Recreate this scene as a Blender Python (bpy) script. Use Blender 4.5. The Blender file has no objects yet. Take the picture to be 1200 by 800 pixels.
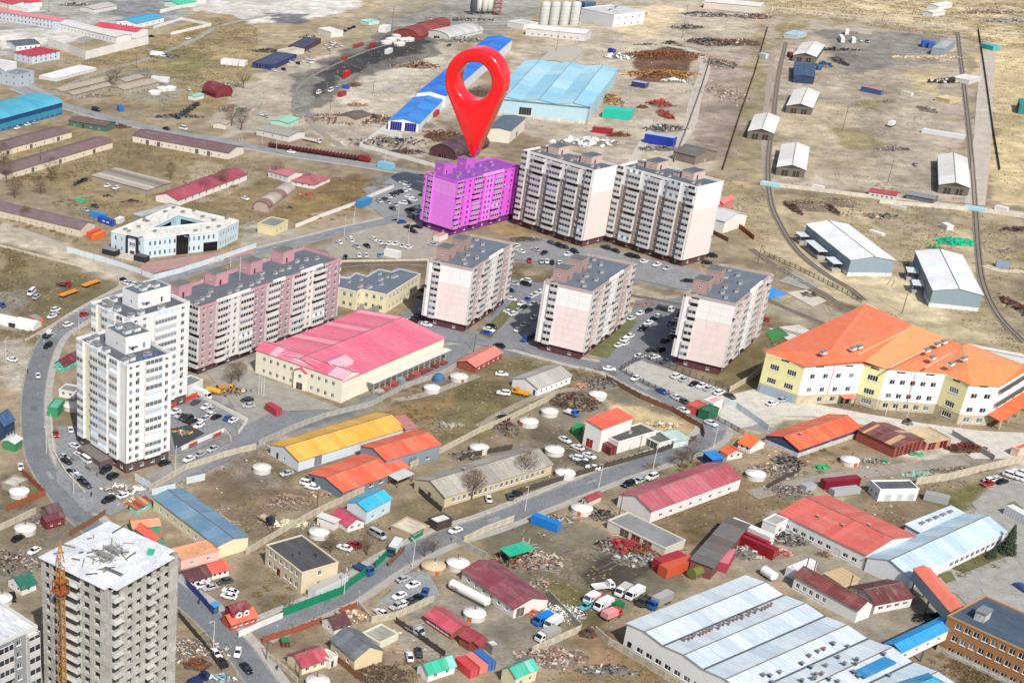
import bpy,math,random
import numpy as np
from mathutils import Vector,Matrix,noise
random.seed(7)
SC=bpy.context.scene
COL=SC.collection
R_=math.radians
# ---------------------------------------------------------------- camera
FPX,PITCH,CX,CY,CAMH=1704.0,R_(30.65),124.8,671.3,205.0
cam=bpy.data.cameras.new('camera')
cam.sensor_width=36.0
cam.lens=36.0*FPX/1200.0
cam.shift_x=(600-CX)/1200.0
cam.shift_y=(CY-400)/1200.0
cam.clip_start=1.0
cam.clip_end=30000.0
camo=bpy.data.objects.new('camera',cam)
COL.objects.link(camo)
camo.location=(0,0,CAMH)
camo.rotation_euler=(math.pi/2-PITCH,0,0)
SC.camera=camo
# ---------------------------------------------------------------- light
SUN_AZ,SUN_EL=277.0,46.0
world=bpy.data.worlds.new('World')
SC.world=world
world.use_nodes=True
wn=world.node_tree
for n in list(wn.nodes):
 wn.nodes.remove(n)
wo=wn.nodes.new('ShaderNodeOutputWorld')
wb=wn.nodes.new('ShaderNodeBackground')
ws=wn.nodes.new('ShaderNodeTexSky')
ws.sky_type='NISHITA'
ws.sun_disc=False
ws.sun_elevation=R_(SUN_EL)
ws.sun_rotation=R_(90-SUN_AZ)
ws.dust_density=2.5
ws.air_density=1.0
wb.inputs['Strength'].default_value=0.105
wn.links.new(ws.outputs[0],wb.inputs['Color'])
wn.links.new(wb.outputs[0],wo.inputs['Surface'])
sun=bpy.data.lights.new('sun','SUN')
sun.energy=4.1
sun.angle=R_(0.55)
sun.color=(1.0,0.965,0.915)
suno=bpy.data.objects.new('sun',sun)
COL.objects.link(suno)
sd=Vector((math.cos(R_(SUN_AZ))*math.cos(R_(SUN_EL)),math.sin(R_(SUN_AZ))*math.cos(R_(SUN_EL)),math.sin(R_(SUN_EL))))
suno.rotation_euler=sd.to_track_quat('Z','Y').to_euler()
suno.location=(200,200,400)
SC.view_settings.view_transform='Standard'
SC.view_settings.look='None'
SC.view_settings.gamma=1.0
SC.view_settings.exposure=0.42
KALB=0.70
# ---------------------------------------------------------------- pixel -> place
_cp,_sp=math.cos(PITCH),math.sin(PITCH)
def at(px,py,z=0.0):
 a=(px-CX)/FPX;b=-(py-CY)/FPX
 d=(a,_cp+b*_sp,-_sp+b*_cp)
 t=(z-CAMH)/d[2]
 return Vector((d[0]*t,d[1]*t,z))
def prj(p):
 z=p[2]-CAMH;d=p[1]*_cp-z*_sp
 return(CX+FPX*p[0]/d,CY-FPX*(p[1]*_sp+z*_cp)/d)
def tile(t,x,y):
 """photograph coordinates from a 4x enlargement of tile 'column row'"""
 return(int(t[0])*300+x/4.0,int(t[1])*200+y/4.0)
def T(t,x,y,z=0.0):
 return at(*tile(t,x,y),z)
def z_of(fpx,basey):
 lo,hi=0.0,90.0
 for _ in range(45):
  m=(lo+hi)/2
  p=at(fpx[0],fpx[1],m)
  if prj((p.x,p.y,0.0))[1]<basey:lo=m
  else:hi=m
 return lo
 # ---------------------------------------------------------------- materials
def lin(h):
 h=h.lstrip('#')
 v=[int(h[i:i+2],16)/255.0 for i in(0,2,4)]
 return tuple(c/12.92 if c<=0.04045 else((c+0.055)/1.055)**2.4 for c in v)
_mats={}
def mat(hexc,kind='wall',rough=None,k=None):
 key=(hexc,kind,rough,k)
 if key in _mats:return _mats[key]
 m=bpy.data.materials.new(kind+'_'+hexc)
 m.use_nodes=True
 nt=m.node_tree;N=nt.nodes;L=nt.links
 bs=N['Principled BSDF']
 kk=KALB if k is None else k
 c=[min(0.82,v*kk)for v in lin(hexc)]
 bs.inputs['Base Color'].default_value=(*c,1)
 par={'wall':(0.9,0.10,0.35),'roof':(0.6,0.16,0.3),'flat':(0.9,0.35,0.12),'paint':(0.35,0.06,0.6),'concrete':(0.92,0.38,0.3),'glass':(0.12,0.0,1),'plain':(0.7,0.0,1),'canvas':(0.85,0.10,0.6),'soil':(0.97,0.45,0.2),'wood':(0.9,0.3,0.5),'asphalt':(0.9,0.34,0.12),'rust':(0.9,0.6,0.8),'pin':(0.16,0.0,1),'leaf':(0.8,0.5,0.8),'tin':(0.5,0.3,0.2)}[kind]
 bs.inputs['Roughness'].default_value=par[0]if rough is None else rough
 if kind=='pin':
  bs.inputs['Coat Weight'].default_value=0.6
 if kind=='glass':
  bs.inputs['Specular IOR Level'].default_value=0.6
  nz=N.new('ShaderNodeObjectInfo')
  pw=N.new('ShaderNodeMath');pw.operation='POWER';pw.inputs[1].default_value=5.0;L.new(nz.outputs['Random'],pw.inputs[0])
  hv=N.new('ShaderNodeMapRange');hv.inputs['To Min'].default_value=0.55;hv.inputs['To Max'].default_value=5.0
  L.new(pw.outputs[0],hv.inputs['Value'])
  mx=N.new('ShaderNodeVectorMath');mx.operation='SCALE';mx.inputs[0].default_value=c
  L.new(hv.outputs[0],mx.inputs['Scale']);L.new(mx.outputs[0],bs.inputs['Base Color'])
 if par[1]>0:
  tc=N.new('ShaderNodeTexCoord');mp=N.new('ShaderNodeMapping')
  L.new(tc.outputs['Object'],mp.inputs['Vector'])
  n1=N.new('ShaderNodeTexNoise');n1.inputs['Scale'].default_value=par[2];n1.inputs['Detail'].default_value=7.0;n1.inputs['Roughness'].default_value=0.7
  n2=N.new('ShaderNodeTexNoise');n2.inputs['Scale'].default_value=2.6;n2.inputs['Detail'].default_value=3.0
  L.new(mp.outputs[0],n1.inputs['Vector'])
  mp2=N.new('ShaderNodeMapping');L.new(tc.outputs['Object'],mp2.inputs['Vector'])
  mp2.inputs['Scale'].default_value=(1,1,0.18)if kind in('wall','concrete')else(1,0.22,1)
  L.new(mp2.outputs[0],n2.inputs['Vector'])
  ad=N.new('ShaderNodeMath');ad.operation='ADD'
  L.new(n1.outputs['Fac'],ad.inputs[0]);L.new(n2.outputs['Fac'],ad.inputs[1])
  mr=N.new('ShaderNodeMapRange');mr.inputs['From Min'].default_value=0.7;mr.inputs['From Max'].default_value=1.3
  mr.inputs['To Min'].default_value=1-par[1];mr.inputs['To Max'].default_value=1+par[1]*0.55
  L.new(ad.outputs[0],mr.inputs['Value'])
  oi=N.new('ShaderNodeObjectInfo')
  vm=N.new('ShaderNodeVectorMath');vm.operation='SCALE';vm.inputs[0].default_value=c
  mu=N.new('ShaderNodeMath');mu.operation='MULTIPLY'
  m3=N.new('ShaderNodeMapRange');m3.inputs['To Min'].default_value=0.95;m3.inputs['To Max'].default_value=1.05
  L.new(oi.outputs['Random'],m3.inputs['Value'])
  L.new(mr.outputs[0],mu.inputs[0]);L.new(m3.outputs[0],mu.inputs[1])
  L.new(mu.outputs[0],vm.inputs['Scale'])
  if kind=='rust' or kind=='tin':
   mc=N.new('ShaderNodeMix');mc.data_type='RGBA'
   rr=N.new('ShaderNodeMapRange');rr.inputs['From Min'].default_value=0.5;rr.inputs['From Max'].default_value=0.68
   rr.inputs['To Max'].default_value=0.5
   L.new(n1.outputs['Fac'],rr.inputs['Value']);L.new(rr.outputs[0],mc.inputs['Factor'])
   L.new(vm.outputs[0],mc.inputs[6]);mc.inputs[7].default_value=(0.16,0.075,0.04,1)
   L.new(mc.outputs[2],bs.inputs['Base Color'])
  elif kind in('roof','canvas','wall','flat'):
   mc=N.new('ShaderNodeMix');mc.data_type='RGBA'
   n3=N.new('ShaderNodeTexNoise');n3.inputs['Scale'].default_value=0.55;n3.inputs['Detail'].default_value=8.0;n3.inputs['Roughness'].default_value=0.75
   L.new(mp2.outputs[0],n3.inputs['Vector'])
   rr=N.new('ShaderNodeMapRange');rr.inputs['From Min'].default_value=0.48;rr.inputs['From Max'].default_value=0.72
   rr.inputs['To Max'].default_value={'roof':0.34,'wall':0.07,'canvas':0.3,'flat':0.5}[kind]
   L.new(n3.outputs['Fac'],rr.inputs['Value']);L.new(rr.outputs[0],mc.inputs['Factor'])
   L.new(vm.outputs[0],mc.inputs[6]);mc.inputs[7].default_value=(0.34,0.30,0.26,1)if kind!='flat' else(0.12,0.12,0.12,1)
   L.new(mc.outputs[2],bs.inputs['Base Color'])
  else:
   L.new(vm.outputs[0],bs.inputs['Base Color'])
  if kind in('concrete','soil','flat','asphalt','rust'):
   bp=N.new('ShaderNodeBump');bp.inputs['Strength'].default_value=0.25;bp.inputs['Distance'].default_value=0.2
   L.new(n2.outputs['Fac'],bp.inputs['Height']);L.new(bp.outputs[0],bs.inputs['Normal'])
 _mats[key]=m
 return m
 # ---------------------------------------------------------------- meshes
class MB:
 def __init__(s):s.v=[];s.f=[];s.m=[];s.ms=[]
 def mi(s,m):
  if m not in s.ms:s.ms.append(m)
  return s.ms.index(m)
 def face(s,pts,m):
  b=len(s.v);s.v+=[tuple(p)for p in pts];s.f.append(tuple(range(b,b+len(pts))));s.m.append(s.mi(m))
 def box(s,x0,x1,y0,y1,z0,z1,m,top=None,bottom=False):
  b=len(s.v)
  s.v+=[(x0,y0,z0),(x1,y0,z0),(x1,y1,z0),(x0,y1,z0),(x0,y0,z1),(x1,y0,z1),(x1,y1,z1),(x0,y1,z1)]
  k=s.mi(m);kt=s.mi(top)if top else k
  fs=[(0,1,5,4),(1,2,6,5),(2,3,7,6),(3,0,4,7)]
  for f in fs:s.f.append(tuple(b+i for i in f));s.m.append(k)
  s.f.append((b+4,b+5,b+6,b+7));s.m.append(kt)
  if bottom:s.f.append((b+3,b+2,b+1,b));s.m.append(k)
 def prism(s,poly,z0,z1,m,top=None):
  """poly: list of (x, y), counter-clockwise"""
  b=len(s.v);n=len(poly)
  s.v+=[(p[0],p[1],z0)for p in poly]+[(p[0],p[1],z1)for p in poly]
  k=s.mi(m)
  for i in range(n):
   j=(i+1)%n;s.f.append((b+i,b+j,b+n+j,b+n+i));s.m.append(k)
  s.f.append(tuple(b+n+i for i in range(n)));s.m.append(s.mi(top)if top else k)
 def slab(s,q,t,m):
  """q: four 3-D points (top face); thickness t straight down"""
  b=len(s.v)
  s.v+=[tuple(p)for p in q]+[(p[0],p[1],p[2]-t)for p in q]
  n=len(q);k=s.mi(m)
  s.f.append(tuple(b+i for i in range(n)));s.m.append(k)
  s.f.append(tuple(b+n+i for i in reversed(range(n))));s.m.append(k)
  for i in range(n):
   j=(i+1)%n;s.f.append((b+i,b+n+i,b+n+j,b+j));s.m.append(k)
 def bar(s,a,b_,r,m,n=4,r2=None):
  a=Vector(a);b_=Vector(b_);d=b_-a
  if d.length<1e-6:return
  d.normalize();u=d.orthogonal().normalized();w=d.cross(u)
  r2=r if r2 is None else r2
  b=len(s.v);k=s.mi(m)
  for p,q in((a,r),(b_,r2)):
   for i in range(n):
    t=2*math.pi*i/n
    s.v.append(tuple(p+(u*math.cos(t)+w*math.sin(t))*q))
  for i in range(n):
   j=(i+1)%n;s.f.append((b+i,b+j,b+n+j,b+n+i));s.m.append(k)
  s.f.append(tuple(b+n+i for i in range(n)));s.m.append(k)
  s.f.append(tuple(b+i for i in reversed(range(n))));s.m.append(k)
 def lathe(s,prof,m,n=20,c=(0,0)):
  b=len(s.v);k=s.mi(m)
  for r,z in prof:
   for i in range(n):
    t=2*math.pi*i/n;s.v.append((c[0]+r*math.cos(t),c[1]+r*math.sin(t),z))
  for a in range(len(prof)-1):
   for i in range(n):
    j=(i+1)%n
    s.f.append((b+a*n+i,b+a*n+j,b+(a+1)*n+j,b+(a+1)*n+i));s.m.append(k)
 def mesh(s,name,smooth=False):
  me=bpy.data.meshes.new(name)
  me.from_pydata(s.v,[],s.f)
  for m in s.ms:me.materials.append(m)
  if len(s.ms)>1:me.polygons.foreach_set('material_index',s.m)
  if smooth:me.polygons.foreach_set('use_smooth',[True]*len(s.f))
  me.update()
  return me
 def build(s,name,parent=None,loc=(0,0,0),rz=0.0,smooth=False):
  return put(name,s.mesh(name,smooth),parent,loc,rz)
def put(name,me,parent=None,loc=(0,0,0),rz=0.0,scale=None):
 o=bpy.data.objects.new(name,me)
 COL.objects.link(o)
 if parent is not None:o.parent=parent
 o.location=loc
 if rz:o.rotation_euler=(0,0,rz)
 if scale:o.scale=scale
 return o
def tag(o,label=None,cat=None,group=None,kind=None):
 if label:o['label']=label
 if cat:o['category']=cat
 if group:o['group']=group
 if kind:o['kind']=kind
 return o
def thing(name,label,cat,loc=(0,0,0),rz=0.0,group=None):
 o=put(name,None,None,loc,rz)
 o.empty_display_size=0.5
 return tag(o,label,cat,group)
_mc={}
def cached(key,fn):
 if key not in _mc:_mc[key]=fn()
 return _mc[key]
def rnd(a,b):return random.uniform(a,b)
# ================================================================ builders
WHITE,GLASSD='f4f2ee','2a3038'
def m_glass():return mat('39424c','glass')
def m_frame():return mat('f2f2f2','plain')
def win_mesh(w,h,style='two',frame='f2f2f2',glass='39424c'):
 def mk():
  b=MB();fm=mat(frame,'plain');g=mat(glass,'glass');t=0.09 if w>1.1 else 0.07
  b.face([(-w/2,0.0,0),(w/2,0.0,0),(w/2,0.0,h),(-w/2,0.0,h)],g)
  for x0,x1,z0,z1 in((-w/2,w/2,0,t),(-w/2,w/2,h-t,h),(-w/2,-w/2+t,t,h-t),(w/2-t,w/2,t,h-t)):
   b.box(x0,x1,-0.05,0.0,z0,z1,fm)
  xs={'one':[],'two':[0.08*w],'three':[-w/6,w/6],'door':[],'wide':[-w/4,0,w/4]}[style]
  for x in xs:b.box(x-t/2,x+t/2,-0.05,0,t,h-t,fm)
  b.box(-w/2-0.08,w/2+0.08,-0.24,-0.02,-0.08,-0.002,fm)
  return b.mesh('window')
 return cached(('win',round(w,2),round(h,2),style,frame,glass),mk)
def door_mesh(w,h,c='6b2a22',leaves=1):
 def mk():
  b=MB();m=mat(c,'paint');f=mat('d8d4cc','plain')
  b.box(-w/2,w/2,-0.04,0,0,h,m)
  b.box(-w/2-0.1,-w/2,-0.1,0,0,h+0.1,f);b.box(w/2,w/2+0.1,-0.1,0,0,h+0.1,f);b.box(-w/2,w/2,-0.1,0,h,h+0.1,f)
  n=max(leaves,int(w/1.2))
  for i in range(1,n):x=-w/2+w*i/n;b.box(x-0.03,x+0.03,-0.07,-0.03,0,h,f)
  b.box(w*0.3,w*0.3+0.08,-0.1,-0.04,h*0.45,h*0.45+0.15,f)
  return b.mesh('door')
 return cached(('door',round(w,2),round(h,2),c,leaves),mk)
FROT={'f':0.0,'l':-math.pi/2,'r':math.pi/2,'b':math.pi}
def fpos(face,s,o,W,D):
 return{'f':(s,-o),'l':(-o,s),'r':(W+o,s),'b':(s,D+o)}[face]
def wall_face(mb,face,s0,s1,z0,z1,W,D,holes,m,o=0.0,rev=0.14):
 """a stretch of wall with real openings and their reveals"""
 hs=[h for h in holes if h[1]>s0 and h[0]<s1 and h[3]>z0 and h[2]<z1]
 S=sorted({s0,s1}|{min(max(v,s0),s1)for h in hs for v in h[:2]})
 Z=sorted({z0,z1}|{min(max(v,z0),z1)for h in hs for v in h[2:]})
 def P(s,oo,z):q=fpos(face,s,oo,W,D);return(q[0],q[1],z)
 for i in range(len(S)-1):
  run=None
  for j in range(len(Z)-1):
   cs,cz=(S[i]+S[i+1])/2,(Z[j]+Z[j+1])/2
   solid=not any(h[0]<cs<h[1]and h[2]<cz<h[3]for h in hs)
   if solid and run is None:run=Z[j]
   if(not solid or j==len(Z)-2)and run is not None:
    e=Z[j+1]if solid else Z[j]
    if e>run:mb.face([P(S[i],o,run),P(S[i+1],o,run),P(S[i+1],o,e),P(S[i],o,e)],m)
    run=None
 for a,b,c,d in hs:
  mb.face([P(a,o,c),P(b,o,c),P(b,o-rev,c),P(a,o-rev,c)],m)
  mb.face([P(a,o,d),P(b,o,d),P(b,o-rev,d),P(a,o-rev,d)],m)
  mb.face([P(a,o,c),P(a,o,d),P(a,o-rev,d),P(a,o-rev,c)],m)
  mb.face([P(b,o,c),P(b,o,d),P(b,o-rev,d),P(b,o-rev,c)],m)
def corners(t,L,F,R,z):
 """three eave corners in the photograph at height z -> origin, angle, width (F-R), depth (F-L)"""
 if t is None:q=lambda p:at(p[0],p[1],z)
 else:q=lambda p:T(t,p[0],p[1],z)
 f,l,r=q(F),q(L),q(R)
 a1=math.atan2(r.y-f.y,r.x-f.x);a2=math.atan2(l.y-f.y,l.x-f.x)-math.pi/2
 w,d=(r-f).length,(l-f).length
 while a2-a1>math.pi:a2-=2*math.pi
 while a2-a1<-math.pi:a2+=2*math.pi
 th=(a1*w+a2*d)/(w+d)
 er=abs(a2-a1)
 return f,th,w*math.cos(min(er,1.2)*d/(w+d)),d*math.cos(min(er,1.2)*w/(w+d))
def roof_slopes(kind,W,D,z,rise,n=1):
 """list of planes [(eave a, eave b, ridge b, ridge a)] in local coordinates"""
 out=[]
 if kind=='gx':
  out=[((0,0,z),(W,0,z),(W,D/2,z+rise),(0,D/2,z+rise)),((W,D,z),(0,D,z),(0,D/2,z+rise),(W,D/2,z+rise))]
 elif kind=='gy':
  out=[((0,D,z),(0,0,z),(W/2,0,z+rise),(W/2,D,z+rise)),((W,0,z),(W,D,z),(W/2,D,z+rise),(W/2,0,z+rise))]
 elif kind=='mx':
  for i in range(n):
   a,c=D*i/n,D*(i+1)/n;h=(a+c)/2
   out+=[((0,a,z),(W,a,z),(W,h,z+rise),(0,h,z+rise)),((W,c,z),(0,c,z),(0,h,z+rise),(W,h,z+rise))]
 elif kind=='my':
  for i in range(n):
   a,c=W*i/n,W*(i+1)/n;h=(a+c)/2
   out+=[((a,D,z),(a,0,z),(h,0,z+rise),(h,D,z+rise)),((c,0,z),(c,D,z),(h,D,z+rise),(h,0,z+rise))]
 elif kind=='hip':
  k=min(W,D)/2
  if W>=D:r1,r2=(k,D/2,z+rise),(W-k,D/2,z+rise)
  else:r1,r2=(W/2,k,z+rise),(W/2,D-k,z+rise)
  if W>=D:
   out=[((0,0,z),(W,0,z),r2,r1),((W,D,z),(0,D,z),r1,r2),((0,D,z),(0,0,z),r1),((W,0,z),(W,D,z),r2)]
  else:
   out=[((0,D,z),(0,0,z),r1,r2),((W,0,z),(W,D,z),r2,r1),((0,0,z),(W,0,z),r1),((W,D,z),(0,D,z),r2)]
 elif kind=='mono':
  out=[((0,0,z),(W,0,z),(W,D,z+rise),(0,D,z+rise))]
 elif kind=='monol':
  out=[((0,D,z),(0,0,z),(W,0,z+rise),(W,D,z+rise))]
 return out
def lerp(a,b,t):return tuple(a[i]+(b[i]-a[i])*t for i in range(3))
def panel_mesh(q,m,rib=1.1,t=0.12,ribm=None):
 b=MB();b.slab(q,t,m)
 if len(q)==4 and rib:
  L=(Vector(q[1])-Vector(q[0])).length;n=max(1,int(L/rib))
  for i in range(n+1):
   s=min(max(i/n,0.03/L),1-0.03/L)
   a,c=Vector(lerp(q[0],q[1],s)),Vector(lerp(q[3],q[2],s))
   u=(Vector(q[1])-Vector(q[0])).normalized()*0.045;up=Vector((0,0,0.07))
   k=b.mi(ribm or m);o=len(b.v)
   b.v+=[tuple(a-u),tuple(a+u),tuple(c+u),tuple(c-u),tuple(a-u+up),tuple(a+u+up),tuple(c+u+up),tuple(c-u+up)]
   for f in((4,5,6,7),(0,4,7,3),(1,2,6,5),(0,1,5,4)):b.f.append(tuple(o+i2 for i2 in f));b.m.append(k)
 return b
def vent_mesh(w,d,h,c='c9c8c4'):
 def mk():
  b=MB();m=mat(c,'concrete')
  b.box(-w/2,w/2,-d/2,d/2,0,h*0.72,m)
  b.box(-w/2-0.12,w/2+0.12,-d/2-0.12,d/2+0.12,h*0.8,h,mat('8f9092','tin'))
  for x in(-w/2+0.05,w/2-0.05):
   for y in(-d/2+0.05,d/2-0.05):b.box(x-0.04,x+0.04,y-0.04,y+0.04,h*0.7,h*0.82,m)
  return b.mesh('roof_vent')
 return cached(('vent',w,d,h,c),mk)
def pipe_mesh(h,r=0.12,c='4a3a34'):
 def mk():
  b=MB();m=mat(c,'tin');b.bar((0,0,0),(0,0,h),r,m,8);b.lathe([(r*1.9,h+0.05),(r*1.2,h+0.22),(0.01,h+0.3)],m,8)
  return b.mesh('stovepipe')
 return cached(('pipe',h,r,c),mk)
def house(t,L,F,R,kind,wall,roof,label,z=None,b=None,rise=1.5,name='house',cat='house',group=None,win=None,doors=(),chim=(),panels=0,pcols=None,base=None,over=0.35,n=1,rib=1.1,fh=3.0,parap=None,vents=(),wkind='wall',rkind='roof',band=None,glass='39424c',pipes=(),scal=1.0,deck=None,gablec=None,posts=False):
 fpx=F if t is None else tile(t,*F)
 if z is None:
  z=z_of(fpx,(b if t is None else tile(t,0,b)[1]))
 z=max(z,2.0)
 f,th,W,D=corners(t,L,F,R,z)
 root=thing(name,label,cat,(f.x,f.y,0),th,group)
 wm=mat(wall,wkind);rm=mat(roof,rkind)
 o=over if kind not in('flat',)else 0.0
 # ---- walls
 wb=MB()
 w2,d2=W-2*o,D-2*o
 holes={'f':[],'l':[],'r':[],'b':[]};els=[]
 for face,sp in(win or{}).items():
  cnt,rows,ww,wh=sp[:4];lo,hi=(sp[4],sp[5])if len(sp)>5 else(0.06,0.94);st=sp[6]if len(sp)>6 else('one' if ww<1.0 else 'two')
  ln=w2 if face in 'fb' else d2
  for i in range(cnt):
   s=ln*(lo+(hi-lo)*((i+0.5)/cnt))
   for r in range(rows):
    zz=(0.95 if z/rows>2.4 else 0.8)+r*(z/rows if rows>1 else 3.0)
    h_=min(wh,z-zz-0.25)
    if h_<0.3:continue
    if any(df==face and abs(ln*ds-s)<(dw+ww)/2+0.15 and zz<dh for df,ds,dw,dh,*_ in doors):continue
    holes[face].append((s-ww/2,s+ww/2,zz,zz+h_));els.append((face,s,zz,ww,h_,st))
 dels=[]
 for dd in doors:
  face,s,dw,dh=dd[:4];dc=dd[4]if len(dd)>4 else '5b3a30'
  ln=w2 if face in 'fb' else d2
  dh=min(dh,z-0.3);holes[face].append((ln*s-dw/2,ln*s+dw/2,0.02,dh));dels.append((face,ln*s,dw,dh-0.02,dc))
 if not posts:
  for face in 'flrb':
   ln=w2 if face in 'fb' else d2
   wall_face(wb,face,0,ln,0,z-0.02,w2,d2,holes[face],wm)
  gm=mat(gablec,'wall')if gablec else wm
  e=0.14
  if kind in('gx','mx'):
   for i in range(n):
    a,c=d2*i/n,d2*(i+1)/n;h=(a+c)/2
    for x in(0,w2):wb.face([(x,a,z-0.02),(x,c,z-0.02),(x,h,z+rise-e)],gm)
  elif kind in('gy','my'):
   for i in range(n):
    a,c=w2*i/n,w2*(i+1)/n;h=(a+c)/2
    for y in(0,d2):wb.face([(a,y,z-0.02),(c,y,z-0.02),(h,y,z+rise-e)],gm)
  elif kind=='mono':
   for x in(0,w2):wb.face([(x,0,z-0.02),(x,d2,z-0.02),(x,d2,z+rise-e)],gm)
   wb.face([(0,d2,z-0.02),(w2,d2,z-0.02),(w2,d2,z+rise-e),(0,d2,z+rise-e)],gm)
  elif kind=='monol':
   for y in(0,d2):wb.face([(0,y,z-0.02),(w2,y,z-0.02),(w2,y,z+rise-e)],gm)
   wb.face([(w2,0,z-0.02),(w2,d2,z-0.02),(w2,d2,z+rise-e),(w2,0,z+rise-e)],gm)
  elif kind=='bx' or kind=='by':
   for k in range(8):
    a0,a1=math.pi*k/8,math.pi*(k+1)/8
    for e_ in(0,1):
     if kind=='bx':
      x=w2*e_;y0,y1=d2/2*(1-math.cos(a0)),d2/2*(1-math.cos(a1))
      wb.face([(x,y0,z-0.02),(x,y1,z-0.02),(x,y1,z-0.05+(rise-0.1)*math.sin(a1)),(x,y0,z-0.05+(rise-0.1)*math.sin(a0))],gm)
     else:
      y=d2*e_;x0,x1=w2/2*(1-math.cos(a0)),w2/2*(1-math.cos(a1))
      wb.face([(x0,y,z-0.02),(x1,y,z-0.02),(x1,y,z-0.05+(rise-0.1)*math.sin(a1)),(x0,y,z-0.05+(rise-0.1)*math.sin(a0))],gm)
  wb.build('wall',root,(o,o,0))
  if base:
   bb=MB();bm=mat(base[0],'concrete');h=base[1]
   for a in((-0.06,w2+0.06,-0.06,0.0),(-0.06,w2+0.06,d2,d2+0.06),(-0.06,0,0,d2),(w2,w2+0.06,0,d2)):
    if any(hh[2]<h for k_ in holes for hh in holes[k_]):pass
    bb.box(*a,0,h,bm)
   bb.build('plinth',root,(o,o,0))
  if band:
   for(z0,z1,c_)in band:
    bb=MB();bm=mat(c_,'paint')
    for a in((-0.05,w2+0.05,-0.05,-0.005),(-0.05,-0.005,0,d2)):
     bb.box(*a,z*z0,z*z1,bm)
    bb.build('cladding_band',root,(o,o,0))
 else:
  pm=mat(wall,'tin')
  npx,npy=max(2,int(w2/5)+1),max(2,int(d2/6)+1)
  for i in range(npx):
   for j in range(npy):
    if 0<j<npy-1 and 0<i<npx-1:continue
    x=w2*i/(npx-1);y=d2*j/(npy-1)
    pb=cached(('post',round(z,1),wall),lambda:(lambda q:(q.box(-0.1,0.1,-0.1,0.1,0,z-0.1,pm),q.mesh('post'))[1])(MB()))
    put('post',pb,root,(x+o,y+o,0))
 for face,s,zz,ww,h_,st in els:
  p=fpos(face,s,-0.12,w2,d2)
  put('window',win_mesh(ww,h_,st,glass=glass),root,(p[0]+o,p[1]+o,zz),FROT[face])
 for face,s,dw,dh,dc in dels:
  p=fpos(face,s,-0.12,w2,d2)
  put('door',door_mesh(dw,dh,dc),root,(p[0]+o,p[1]+o,0.02),FROT[face])
  # ---- roof
 if kind=='flat':
  rb=MB();ph=0.5;pm=mat(parap or wall,wkind)
  dk=mat(deck or roof,'flat')
  rb.face([(0.25,0.25,z-0.35),(W-0.25,0.25,z-0.35),(W-0.25,D-0.25,z-0.35),(0.25,D-0.25,z-0.35)],dk)
  rb.build('roof',root)
  pb=MB()
  for a in((-0.1,W+0.1,-0.1,0.25),(-0.1,W+0.1,D-0.25,D+0.1),(-0.1,0.25,0.25,D-0.25),(W-0.25,W+0.1,0.25,D-0.25)):
   pb.box(*a,z-0.45,z+0.03,pm)
  pb.build('parapet',root)
 elif kind in('bx','by'):
  K=10
  np_=max(1,panels)
  for p_ in range(np_):
   rb=MB()
   for k in range(K):
    a0,a1=math.pi*k/K,math.pi*(k+1)/K
    if kind=='bx':
     x0,x1=W*p_/np_,W*(p_+1)/np_-(0.06 if np_>1 else 0)
     f_=lambda a,x:(x,D/2*(1-math.cos(a)),z+rise*math.sin(a))
    else:
     x0,x1=D*p_/np_,D*(p_+1)/np_-(0.06 if np_>1 else 0)
     f_=lambda a,x:(W/2*(1-math.cos(a)),x,z+rise*math.sin(a))
    rb.slab([f_(a0,x0),f_(a0,x1),f_(a1,x1),f_(a1,x0)],0.1,mat(pcols[p_%len(pcols)],rkind)if pcols else rm)
   rb.build('roof_panel' if np_>1 else 'roof',root)
 else:
  sl=roof_slopes(kind,W,D,z,rise,n)
  for si,q in enumerate(sl):
   if panels and len(q)==4:
    for i in range(panels):
     a,c=i/panels,(i+1)/panels-0.0012
     qq=[lerp(q[0],q[1],a),lerp(q[0],q[1],c),lerp(q[3],q[2],c),lerp(q[3],q[2],a)]
     dz=0.02*((i+si)%3)
     qq=[(x,y,zz+dz)for x,y,zz in qq]
     pm=mat(pcols[(i*7+si*3+(i*i)%5)%len(pcols)],rkind)if pcols else rm
     panel_mesh(qq,pm,rib).build('roof_panel',root)
   else:
    panel_mesh(q,rm,rib if len(q)==4 else 0).build('roof_slope' if len(sl)>1 else 'roof',root)
  cap=MB();done=set()
  for q in sl:
   if len(q)==4 and kind not in('mono','monol'):
    kx=tuple(sorted([tuple(round(v,2)for v in q[2]),tuple(round(v,2)for v in q[3])]))
    if kx in done:continue
    done.add(kx);cap.bar(Vector(q[3])+Vector((0,0,0.06)),Vector(q[2])+Vector((0,0,0.06)),0.16,mat('7d746c','tin')if panels else rm,6)
  if cap.v:cap.build('ridge_cap',root)
 rz_=lambda fx,fy:z+(0 if kind=='flat' else rise*(1-abs(2*fy-1))if kind=='gx' else rise*(1-abs(2*fx-1))if kind=='gy' else rise*fy if kind=='mono' else rise*0.5)
 for fx,fy,h in chim:
  cb=MB();cm=mat('8d5a4a','concrete');cb.box(-0.35,0.35,-0.35,0.35,-0.6,h,cm);cb.box(-0.42,0.42,-0.42,0.42,h,h+0.12,mat('b9b4ac','concrete'))
  cb.build('chimney',root,(W*fx,D*fy,rz_(fx,fy)))
 for fx,fy,h in pipes:
  put('stovepipe',pipe_mesh(h),root,(W*fx,D*fy,rz_(fx,fy)-0.2))
 for v in vents:
  fx,fy=v[:2];sz=v[2]if len(v)>2 else 1.0
  put('roof_vent',vent_mesh(1.2*sz,0.8*sz,0.9*sz),root,(W*fx,D*fy,(z-0.36 if kind=='flat' else rz_(fx,fy)-0.05)),rnd(-0.1,0.1))
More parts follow.
